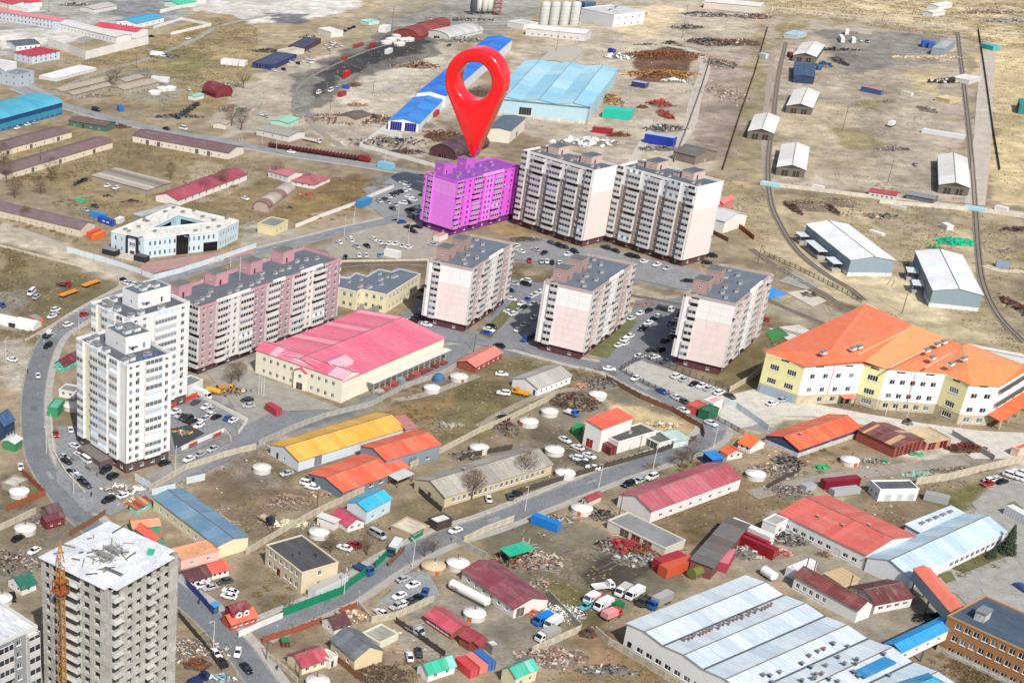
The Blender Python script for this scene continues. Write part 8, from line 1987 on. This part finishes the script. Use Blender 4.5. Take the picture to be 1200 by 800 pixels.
for i,a in enumerate((('12',1010,740,'bare tree in front of the old two tone building',1.3),('22',60,650,'bare tree at the right end of old two tone building',1.3),('13',520,200,'bare tree behind the blue lorry',1.0),('13',350,190,'bare tree beside the black roof',0.8),('00',1085,590,'bare tree at the tiny cream hut, left one',1.6),('00',1130,610,'bare tree at the tiny cream hut, right one',1.5),('00',520,400,'bare tree between old cattle sheds, near one',1.3),('00',548,372,'bare tree between old cattle sheds, far one',1.2),('00',1140,415,'bare tree right of maroon arched shed',1.6),('01',1040,80,'bare tree before the crimson roofed long house',1.2),('01',955,105,'bare tree at middle of crimson roofed long house',1.0),('02',1085,205,'bare tree on soil beside long pink block',1.1),('02',1120,190,'bare tree right of the other by long pink block',1.0),('01',30,60,'brown bare tree at left edge above the barrack',1.7),('01',70,130,'brown bare tree before the barrack, left one',1.4),('01',190,110,'brown bare tree before the barrack, middle one',1.2),('01',240,50,'brown bare tree above the barrack, right one',1.6),('00',20,780,'brown bare tree between paired storehouses at left edge',1.6),('01',120,240,'bare tree against the barrack wall',1.0),('22',790,590,'bare tree on the verge behind dull pink roof, left one',1.0),('22',840,570,'bare tree on the verge behind dull pink roof, right one',1.1),('13',790,210,'bare tree by the lower road lamp',0.8),('13',830,190,'bare tree by bare ger platform',0.8),('11',100,30,'bare tree near the faded pink roof',1.2),('01',800,40,'bare tree behind ruined grey shed',1.1))):
 tree(a[0],a[1],a[2],'bare',a[3],a[4],i%4)
tree('33',1115,190,'spruce','tall dark spruce at the end of the blue white hall',1.15,0);tree('33',1048,212,'spruce','short dark spruce beside the lawn of the hall',0.55,1);tree('33',1030,218,'spruce','small round dark spruce left of the short one',0.4,0)
random.seed(14)
def shrubs(t,a,b_,n,label,w=6.0,s=(0.7,1.3)):
 """low undergrowth nobody could count: one scattered mass"""
 P,Q=T(t,*a),T(t,*b_);m=MB();tm=mat('7c6544','leaf');td=mat('8f7a4e','leaf')
 for i in range(n):
  c=P.lerp(Q,random.random())+Vector((rnd(-w,w),rnd(-w,w),0));r=rnd(*s)
  for k in range(34):
   d=Vector((rnd(-1,1),rnd(-1,1),rnd(0.1,1.3))).normalized();p=c+Vector((rnd(-r,r),rnd(-r,r),0));e=p+d*r*rnd(0.5,1.1);u=d.orthogonal().normalized()*rnd(0.05,0.14)*r
   m.face([p-u,p+u,e],tm if k%3 else td)
 tag(m.build('undergrowth',None),label,'undergrowth',None,'stuff')
for a in(('01',(0,40),(330,20),60,'tangled brown undergrowth above the long barrack'),('01',(10,220),(360,330),36,'dry weeds along the lane below the barrack'),('01',(260,150),(360,155),14,'dark undergrowth by the green tarpaulin'),('01',(20,380),(80,400),20,'brown weeds in the grass field corner'),('11',(300,230),(620,60),46,'orange brown weeds inside the white wall'),('11',(380,40),(640,70),30,'dry weeds beside the upper main road'),('12',(640,430),(760,330),40,'tall dry grass at the end of the yellow hall'),('22',(700,600),(880,560),34,'brown scrub behind the dull pink roof'),('33',(830,720),(1190,830),90,'brown hedge below the brick office block'),('12',(560,260),(760,240),20,'rusty weeds along the factory lane fence'),('21',(840,360),(1100,560),30,'weeds between the railway tracks'),('23',(640,140),(900,130),20,'weeds around the ruined garages'),('13',(600,780),(760,700),24,'weeds on the lane by the mint green cottage'),('33',(860,270),(1060,190),44,'green brown hedge along the blue white hall'),('10',(780,760),(860,775),16,'orange weeds behind the perimeter wall'),('22',(200,150),(420,160),26,'dry scrub behind the pale roofed shed'),('13',(10,420),(200,390),22,'dry weeds in front of cream two storey house'),('32',(100,590),(320,500),20,'weeds beside navy walled hall'),('31',(480,80),(640,70),10,'green scrub behind narrow crimson roof'),('01',(900,70),(1130,60),14,'undergrowth along the crimson roofed house')):
 shrubs(a[0],a[1],a[2],a[3],a[4])
 # ================================================================ heaps and scrap
def heap(t,x,y,rx,ry,h,cols,n,label,size=(0.6,2.4),cat='scrap heap',ang=0.0,flat=0.5):
 p=T(t,x,y);m=MB();ms=[mat(c,'rust' if c[0]in '56789' else 'concrete')for c in cols]
 ca,sa=math.cos(ang),math.sin(ang)
 base=[]
 K=22
 for k in range(K):a=6.283*k/K;q=rnd(0.75,1.1);base.append((rx*q*math.cos(a)*ca-ry*q*math.sin(a)*sa,rx*q*math.cos(a)*sa+ry*q*math.sin(a)*ca))
 if max(rx,ry)<20 and h>0.9:
  gm=mat({'5':'5a4c40','6':'5e4838','7':'6e5a48'}.get(cols[0][0],'7d7468'),'soil')
  for k in range(K):p0_,p1_=base[k],base[(k+1)%K];m.face([(*p0_,0.02),(*p1_,0.02),(p1_[0]*.45,p1_[1]*.45,h*.3),(p0_[0]*.45,p0_[1]*.45,h*.3)],gm);m.face([(p0_[0]*.45,p0_[1]*.45,h*.3),(p1_[0]*.45,p1_[1]*.45,h*.3),(0,0,h*.42)],gm)
 n=int(n*0.85);size=(size[0]*0.5,size[1]*0.72)
 for i in range(n):
  a,r=rnd(0,6.28),random.random()**0.75*rnd(0.75,1.15);u,v=rx*r*math.cos(a),ry*r*math.sin(a);X,Y=u*ca-v*sa,u*sa+v*ca
  z=h*(1-r)*rnd(0.3,1.0);s=size[0]+(size[1]-size[0])*random.random()**2.2;d=Vector((rnd(-1,1),rnd(-1,1),rnd(-0.4,0.4))).normalized();e=d.orthogonal().normalized();g=d.cross(e)
  c=Vector((X,Y,z+0.2));wd=rnd(.15,.9);q=[c+d*s*i_/2+e*s*0.35*wd*j_+g*s*flat*0.25*k_ for i_ in(-1,1)for j_ in(-1,1)for k_ in(-1,1)]
  mm=random.choice(ms)
  for f in((0,1,3,2),(4,6,7,5),(0,4,5,1),(2,3,7,6),(0,2,6,4),(1,5,7,3)):m.face([q[k]for k in f],mm)
 tag(m.build('scrap_heap' if cat=='scrap heap' else cat.replace(' ','_'),None,(p.x,p.y,0)),label,cat,None,'stuff')
RU=('6e3a24','8a4c2a','9a6034','5a3628','7a5238');GR=('86827b','98938a','b0aba2','5f5c5a','cdcac2','716c64');DK=('2c2b2c','3c3a3a','565250','8a8680','1f1f20');WD=('b0957a','c8b094','967458','bda48e','a08470')
heap('20',710,262,30,17,3,RU,1500,'wide rusty brown scrap field in the yard',(0.8,3.0));heap('20',700,350,26,13,3,('9a6434','b07a3a','7a4a2a','c28f4a'),800,'orange rusty scrap at lower edge of the scrap field',(0.8,3.0))
heap('20',455,470,8,22,3.5,('a8703a','8a5a34','c8a070','6a3e28'),420,'orange brown scrap strip beside light blue warehouse',(0.8,3.0));heap('20',690,490,8,9,2.5,('9a2c2c','8a3a30','b04a40'),110,'red steel frames scrapped below the rust field',(1.5,5))
heap('20',715,540,4,12,2.5,('9a2c2c','8a3a30','b04a40'),70,'red steel boom lying in the scrapyard',(1.5,5));heap('20',920,200,16,14,3,DK+('7a5238',),420,'dark tangled steel heap at the bend of the track',(1,4));heap('20',820,130,13,7,2.5,DK+GR,260,'grey black scrap heap below the sand',(1,3))
heap('20',960,75,26,7,2,GR,380,'grey slab stacks at the top of scrapyard',(1,4));heap('20',1130,80,16,11,2.5,GR+RU,380,'mixed white and brown scrap at upper right of scrapyard',(1,4));heap('20',870,65,14,5,2,DK,150,'black scrap row at the top of the sand',(1,3))
heap('20',715,605,14,8,2.5,GR+DK,320,'grey junk heap behind the royal blue tent',(0.8,2.5));heap('20',700,700,14,5,2,DK+GR,220,'black and white junk below the royal blue tent',(0.8,2.5));heap('20',355,670,18,9,2.6,('e9e9e6','f2f2f0','cfcfca'),130,'white panels piled behind the first slab',(2,7))
heap('20',500,270,11,6,3,('f0f0ee','d9e2ec','8a8682'),90,'white tarpaulin covered pile near navy container',(2,5));heap('20',755,382,9,4,2.4,('eef2ee','d9e6de','c9c4ba'),90,'white sheeted pile on the lower rust field',(1,4));heap('20',1000,440,14,34,1.0,GR+WD,700,'pale rubble strip between wall and fence',(0.6,2.4),'rubble')
heap('20',980,300,12,16,1.5,DK+WD,260,'dark rubble at the head of the pale strip',(0.8,3),'rubble');heap('20',1070,200,16,14,1.5,RU+GR,260,'brown scattered scrap beside depot fence',(0.8,3));heap('20',630,210,10,3,1,GR,90,'low grey scrap row above rust field',(1,3));heap('20',740,205,7,3,2.2,DK,70,'small black machine wreck above rust field',(1,3))
heap('20',500,635,8,4,1.5,RU,80,'small brown scrap pile behind first slab',(1,3));heap('20',610,505,4,3,2,RU,40,'small rusty machine left of red frames',(1,2.5));heap('20',500,65,26,10,4,GR[:3]+('e9e9e8',),260,'jumble of white plant machinery right of the silos',(2,6),'machinery')
heap('10',445,560,30,15,2.5,GR+RU+WD,900,'large mixed junk heap round the tan hut',(0.8,3));heap('10',530,560,16,12,3,DK+RU,330,'dark brown junk right of the tan hut',(0.8,3));heap('10',470,495,7,4,2,('c8786a','b08a78','d8a89a'),60,'pinkish junk pile above the tan hut',(0.8,3))
heap('10',600,670,24,12,2.4,GR+DK,560,'grey junk inside the white perimeter wall',(0.8,3));heap('10',700,715,12,5,2,DK+RU,200,'dark junk in the corner of perimeter wall',(0.8,3));heap('10',765,312,14,8,3.5,DK+RU+WD,260,'dark machinery wrecks on pale gravel, right',(1,4));heap('10',645,315,6,3,2,DK+WD,60,'small wreck pile on pale gravel, left',(1,3))
heap('10',880,640,12,14,2.6,RU+('6a2c30','b0a8a0'),300,'reddish scrap beside the dark arched hangar',(0.8,3));heap('10',965,190,18,9,2.4,GR,280,'grey scrap row left of the far blue hall end',(1,3.5));heap('10',960,95,30,5,2,DK+GR,260,'dark junk line below cement silos',(1,3));heap('10',455,402,5,4,2,RU,60,'brown wrecks right of rusty containers',(1,3))
heap('10',60,240,14,6,2,RU+DK,130,'brown junk above nearer navy shed',(1,3));heap('10',240,175,8,6,2,GR,90,'white junk above farther navy shed',(1,3));heap('10',790,590,7,7,2,GR[:3],70,'white crates beside crimson lorry box',(1,2.5));heap('10',1040,440,12,9,5,('6a6058','5c544c','7a7068'),700,'brown grey soil mound seen through the pin',(0.5,1.4),'soil mound')
heap('00',775,268,12,6,2.5,DK,260,'heap of black tyres beside the white lorry',(0.6,1.6));heap('00',830,548,16,4,2.0,DK,240,'black junk row by the dark lorries',(1,3));heap('00',420,450,18,5,1.5,('a59a88','c0b6a4','8a7f6c'),220,'collapsed shed rubble below the near cattle shed',(0.6,2),'rubble')
heap('00',1090,515,12,6,1.6,GR+('8ac0a8','c07060'),150,'coloured junk on pale yard by the bare trees',(0.8,3));heap('00',1060,395,12,6,2,('b4aca0','9c9184','c9c2b6'),260,'pale stone pile behind maroon arched shed',(0.6,2),'stone pile');heap('00',560,600-4,7,4,1.6,('6a2c2c','7a3a34','5a3028'),80,'dark red junk right of the green walled hut',(0.6,2))
heap('00',350,25,14,5,2,DK+GR,150,'dark junk around the pale grey shed',(1,3));heap('30',1050,60,30,8,2,GR+WD,420,'ruined walls and rubble at upper right',(1,4),'rubble');heap('30',1150,100,26,6,2,GR[:3],160,'white slabs at the right of the ruins',(2,6),'rubble')
heap('30',745,270,26,5,0.6,('cdb48c','d8c09a'),500,'flat sand spread below grey storage box',(1,3),'sand heap');heap('30',845,388,13,3,2.4,('3a3026','4a3c30','e4e0d8'),120,'dark timber stack crossing the right railway',(2,7));heap('30',260,310,7,6,3,('2c5aa0','20304c','3c3a3a'),90,'blue crane wreck beside navy depot shed',(1,4))
heap('30',330,290,4,14,3,DK,110,'black conveyor frame in the depot',(1.5,5));heap('30',745,515,6,10,1.6,GR,110,'grey barrels in the fenced gravel plot',(0.8,2));heap('30',580,700,10,4,2,DK+GR,100,'grey wreck at the end of depot grass patch',(1,3));heap('30',300,238,30,1.2,2,DK,140,'black gantry line across top of depot',(1.5,4))
heap('30',550,480,6,3,1.4,GR,30,'small crates near oval grass patch',(1,2));heap('31',195,165,12,11,3.5,('a08c70','b09c80','94826a'),900,'earth mound between two trenches',(0.6,1.5),'soil mound');heap('31',340,150,9,9,3,('a8967a','b5a284'),420,'earth mound right of the trenches',(0.6,1.5),'soil mound')
heap('31',118,180,2,11,2,('4a3226','5a3a2c'),160,'dark trench wall left of the earth mound',(1,3),'trench wall');heap('31',290,180,2,11,2,('4a3226','5a3a2c'),160,'dark trench wall right of the earth mound',(1,3),'trench wall');heap('31',530,215,9,5,1.4,DK+WD,90,'dark scattered timber behind left railside warehouse',(1,3))
heap('31',1165,640,3,14,2,('4a2a22','6a4436'),130,'dark rusted trench at right edge',(1,4),'trench wall');heap('31',1170,280,10,1.5,1.4,('4a3c34','5c4a40'),60,'dark beam near right edge above warehouses',(2,5));heap('31',1115,378,4,3,1,GR[:3],26,'white crates right of right railside warehouse',(0.8,2))
heap('31',195,585,4,3,2.2,DK+('c03a3a',),50,'dark playground climbing frame on pale court',(0.8,2),'climbing frame');heap('12',155,755,7,5,2.6,WD,520,'big heap of split pink wood',(0.5,1.4),'wood pile');heap('12',295,718,4,2,0.8,WD,60,'small pile of planks behind white cars',(1,3),'wood pile')
heap('12',975,540,5,3,1.4,GR+DK,120,'white and black junk under the concrete fence',(0.5,2));heap('12',1170,410,5,7,2,DK+RU,170,'dark junk inside corner of concrete fence',(0.6,2));heap('12',900,395,4,1.2,0.5,GR[:3],30,'grey slabs lying on the field',(1.5,4),'slabs')
heap('22',300,285,9,8,2.5,('5c4c40','7a6656','8f7c6a','48392f'),620,'dark timber heap above the workshop yard',(0.8,3),'timber heap');heap('22',420,205,8,5,2,DK+GR,300,'grey tyre and stone heap beside lane',(0.5,1.6));heap('22',330,215,3.5,3,1.6,('c89a84','b58470'),60,'pinkish board pile near the court lane',(1,3))
heap('02',645,760,5,4,1.6,('b8793a','d9a860','8a5a34','e0d0b0'),260,'yellow brown rubble beside the burnt roof hut',(0.5,2),'rubble');heap('02',575,700,7,3,2.2,('dcd8d0','e8e4da','9c9890'),110,'broken white barrier blocks below the tower',(1,3),'rubble');heap('02',1080,235,7,4,1.8,WD+DK,200,'brown junk on the soil right of tower lot',(0.6,2.2))
heap('02',855,430,3.4,2.0,1.6,('d93a30','3aa85a','e8a030','e6e6e0'),46,'colourful climbing frames on the dark playground',(0.8,2.4),'playground equipment');heap('03',860,650,12,6,1.4,('d2cdc4','b8ad9e','9c7c62','e2dfd8','948876','77695a'),700,'white rubble and rubbish beside the unfinished tower',(0.4,1.6),'rubble')
heap('03',920,715,4,3,1.4,RU,110,'rusty junk beside the rubble at tower',(0.5,2));heap('03',40,240,10,7,1.6,DK+GR+WD,420,'mixed junk in the yard above green cottage',(0.5,2));heap('03',200,50,6,3,1.6,GR,110,'white junk left of the dark red shed',(0.6,2));heap('03',140,240,3,3,2,GR[:3],50,'pale junk beside green cottage',(0.6,2))
heap('03',1035,790,6,2,2.6,('9fc4d8','cfe0ea','7aa0b8'),40,'pale blue crates at the bottom by the street',(1.4,2.4),'crate stack');heap('13',160,60,7,3,1.2,('ddd2ae','cbbf9c','e8deba'),90,'pale blocks piled along cream fence',(1,2.4),'block pile');heap('13',590,545+30,5,3,1.0,('f2f0ec','dcd8d0','b0aca4'),160,'white stones on the low shed roof',(0.5,1.2),'stones')
heap('13',590,760,7,5,1.0,('6c6050','8a7a62','544a3c'),420,'dark garden waste by the grey roofed house',(0.4,1.5),'garden waste');heap('13',460,490,6,3,1.4,('c9b090','a88a68','e0cdb0'),160,'planks behind the dark brown roofed cottage',(0.8,2.6),'timber heap');heap('13',1105,420,2,2,1,GR[:3],20,'white crate by tank trailer',(0.8,1.6))
heap('23',20,225,7,5,2.2,DK+WD+RU,420,'dark scrap under the emerald shelter',(0.6,2.4));heap('23',120,230,8,6,2.0,GR+WD,380,'grey steel scrap right of emerald shelter',(0.6,2.6));heap('23',225,475,7,5,1.4,('efece6','dcd8d0','f4f2ee'),420,'heap of white sacks right of the white van',(0.5,1.2),'sack heap')
heap('23',435,165,4,4,1.8,GR+DK,130,'white car parts in the scrap line',(0.6,2));heap('23',520,165,8,5,2.4,('a02c34','b84048','7a2a2e'),220,'red car wrecks in front of the ruined garages',(0.8,2.8));heap('23',590,185,7,5,2.0,RU+('8c2c34',),220,'brown red wrecks right of the red ones',(0.8,2.6));heap('23',560,225,6,4,1.6,GR+('4ab0c0',),150,'white and turquoise wrecks at the lower scrap line',(0.8,2.4))
heap('23',640,220,4,4,1.8,GR+('c07868',),90,'pale junk left of the crimson container',(0.8,2.2));heap('23',230,42,6,4,1.8,GR+WD,170,'grey pile right of bright blue container',(0.6,2));heap('23',415,15,4,4,2,DK,90,'black machine on the lane near pole',(0.8,2));heap('23',660,185-25,9,4,2.2,('a06a52','8a4c3c','c08a6c'),220,'collapsed brick front of ruined garages',(0.6,2),'rubble')
heap('23',185,680,9,5,1.4,('b89c8c','a08878','d0beb4','96705e'),300,'pink stone blocks in the lower walled plot',(0.8,2.4),'stone blocks');heap('23',450,745,8,3,1.4,GR+DK,140,'dumped white and dark junk in the lower grass',(0.6,2));heap('23',355,572,3,2,1.8,('5a3a30','6e4c40'),60,'small dark hut debris at wall corner',(0.8,1.8))
heap('23',95,475,3,2,1.4,('d8603a','e07848'),50,'orange boxes by the hall door',(0.6,1.4),'box stack');heap('23',145,335,4,3,0.8,('b09684','c4ac9c'),90,'pinkish rubble behind dark crimson hall',(0.5,1.4),'rubble');heap('23',1090,190,6,4,2,GR,120,'white junk in front of crimson containers',(0.6,2.4))
heap('32',30,610,8,6,1.8,GR+WD,420,'mixed junk left of navy walled hall',(0.5,2));heap('32',95,570,5,5,2.4,DK,220,'black scrap stack below navy hall corner',(0.6,2.2));heap('32',100,705,7,5,1.4,GR+('c08a80',),260,'white pink rubble above coral roofed workshop',(0.5,1.8),'rubble');heap('32',930,508,7,3,2.8,('6e2c26','7e3a30','5a241f'),170,'dark red rusty tanks by the grey fence',(1,3))
heap('32',250,592,3,1.6,0.8,('2aa868','35b878'),50,'green netting dumped left of the ger',(0.8,2),'netting');heap('32',548,562,1.6,1.2,0.8,('2aa868','35b878'),26,'small green netting bundle by brick garage',(0.6,1.4),'netting');heap('32',690,530,2.6,1.6,0.8,('2aa868','35b878'),40,'green netting before the red doors',(0.8,1.8),'netting')
heap('32',715,630,6,1.6,1.0,('9cc8b4','b8b4a8','7aa890'),90,'pale green pipes lying by concrete fence',(1,3.5),'pipe stack');heap('32',900,605,10,2,1.0,('8a7a68','b0a08c','6c5c4c'),220,'brown rubble along concrete fence',(0.5,1.6),'rubble');heap('32',480,565,4,2,0.8,GR,80,'pale boards right of the ger',(0.6,2));heap('32',650,385,2,2,2.4,DK,40,'dark machine behind brick garage',(0.8,2))
heap('31',880,335,9,6,1.2,('12b487','18c496','0fa67c'),420,'bright green tarpaulin mound behind right railside warehouse',(1,3),'tarpaulin');heap('31',780,362,4,1.5,0.8,('12b487','2c6a50'),50,'small green netting left of the green tarpaulin',(0.8,2),'netting');heap('01',380,145,4,2.4,1.8,('2fb87c','35c488'),80,'green tarpaulin covered stack in weeds',(1,2.4),'tarpaulin')
heap('01',505,122,2.4,1.6,1.2,DK,36,'black junk in the grass, left one',(0.8,2));heap('01',620,148,5,2,1.4,DK+RU,90,'black junk in the grass, right one',(0.8,2));heap('33',95,130,7,4,2,GR+DK,300,'white machinery jumble left of coral roofed workshop',(0.6,2.6));heap('33',35,195,5,3,2,('d8857c','e8a098','b85a54'),90,'pink red skip load at lane',(0.8,2.4));heap('33',262,200,2.4,1.6,1.2,('8a6a4c','a08060'),60,'brown pallets in the yard',(0.6,1.6),'pallet stack')
heap('33',780,505,7,3,2.2,('1c1a18','28241f','121110'),420,'black coal heap under the orange gallery',(0.4,1.2),'coal heap');heap('33',830,625,3,2,1.4,DK,60,'dark steel steps under the blue gallery',(0.8,2));heap('11',160-10,178+0,3,2,1,DK,20,'small dark junk at the torn arched store',(0.8,2));heap('11',240,118,5,2,1.6,('a04438','b86a54'),60,'red timber stack by the dry grass',(1,3),'timber heap')
heap('21',590,630,8,4,0.6,('a87c78','8f6a66','b89890'),200,'pinkish paving rubble right of middle pink block',(0.5,1.6),'rubble');heap('21',60,325,8,4,1.2,('4a4a50','55555c'),420,'dark gravel mound below magenta block',(0.4,1.2),'gravel mound');heap('22',700,395,8,3,0.8,('cdb890','b8a078','efe8da'),220,'sand and boards on the sand strip',(0.5,1.8),'sand heap')
p0=[T('31',x,y,3)for x,y in((0,505),(95,548),(15,568),(-10,555))]
c=sum(p0,Vector())/4;r=thing('playground_mat','bright blue triangular playground cover beside the tracks','playground cover',(c.x,c.y,0));b=MB();b.slab([(p.x-c.x,p.y-c.y,0.35)for p in p0][::-1],0.3,mat('2590e8','canvas'));b.build('cover',r)
for i,(x,y)in enumerate(((110,520),(125,545),(80,500),(40,485))):
 lamp('31',x,y,('first','second','third','fourth')[i]+' from right of the thin posts round the blue cover' if False else['rightmost upper','rightmost lower','middle','leftmost'][i]+' thin post near the blue playground cover',4.0,False,'b8bcc0',0.08)
 # ================================================================ people
def person(t,x,y,h,label,cl,tr):
 p=T(t,x,y);r=thing('person',label,'person',(p.x,p.y,0.16),h)
 V=[(0,0,0.95),(0,0,1.2),(0,0,1.42),(0,0,1.52),(0.02,0,1.66),(0,0.1,0.9),(0.05,0.12,0.5),(0.1,0.12,0.06),(0.2,0.12,0.03),(0,-0.1,0.9),(-0.04,-0.12,0.5),(-0.12,-0.12,0.06),(-0.02,-0.12,0.03),(0,0.2,1.38),(-0.02,0.27,1.1),(0.08,0.27,0.86),(0,-0.2,1.38),(0.04,-0.27,1.1),(0.12,-0.25,0.88)]
 E=[(0,1),(1,2),(2,3),(3,4),(0,5),(5,6),(6,7),(7,8),(0,9),(9,10),(10,11),(11,12),(2,13),(13,14),(14,15),(2,16),(16,17),(17,18)]
 Rd=[.16,.17,.16,.07,.12,.11,.08,.06,.05,.11,.08,.06,.05,.08,.06,.04,.08,.06,.04]
 me=bpy.data.meshes.new('body');me.from_pydata(V,E,[]);o=put('body',me,r);o.modifiers.new('skin','SKIN')
 sv=me.skin_vertices[0].data
 for i,q in enumerate(Rd):sv[i].radius=(q,q)
 sv[0].use_root=True;s=o.modifiers.new('sub','SUBSURF');s.levels=s.render_levels=1;me.materials.append(mat(cl,'canvas'))
 b=MB();b.lathe([(0.125,1.66),(0.13,1.74),(0.09,1.8),(0.01,1.82)],mat('2a2420','canvas'),10,(0.0,0));b.build('hair',r)
for i,a in enumerate((('02',455,635,0.4,'person in dark clothes walking between parked cars by the tower','2a2c34'),('02',428,730,2.0,'person in black at the barrier below the tower parking','232428'),('21',58,730,1.0,'person crossing the car park between left and middle pink blocks','303440'),('02',130,150,1.5,'person in dark coat on the verge of curved road','2c2a2c'),('13',98,742,0.8,'person walking along the bottom left pavement','2a2a30'),('03',932,432,2.2,'person walking below the dark blue fence','20242c'))):
 person(a[0],a[1],a[2],a[3],a[4],a[5],None)
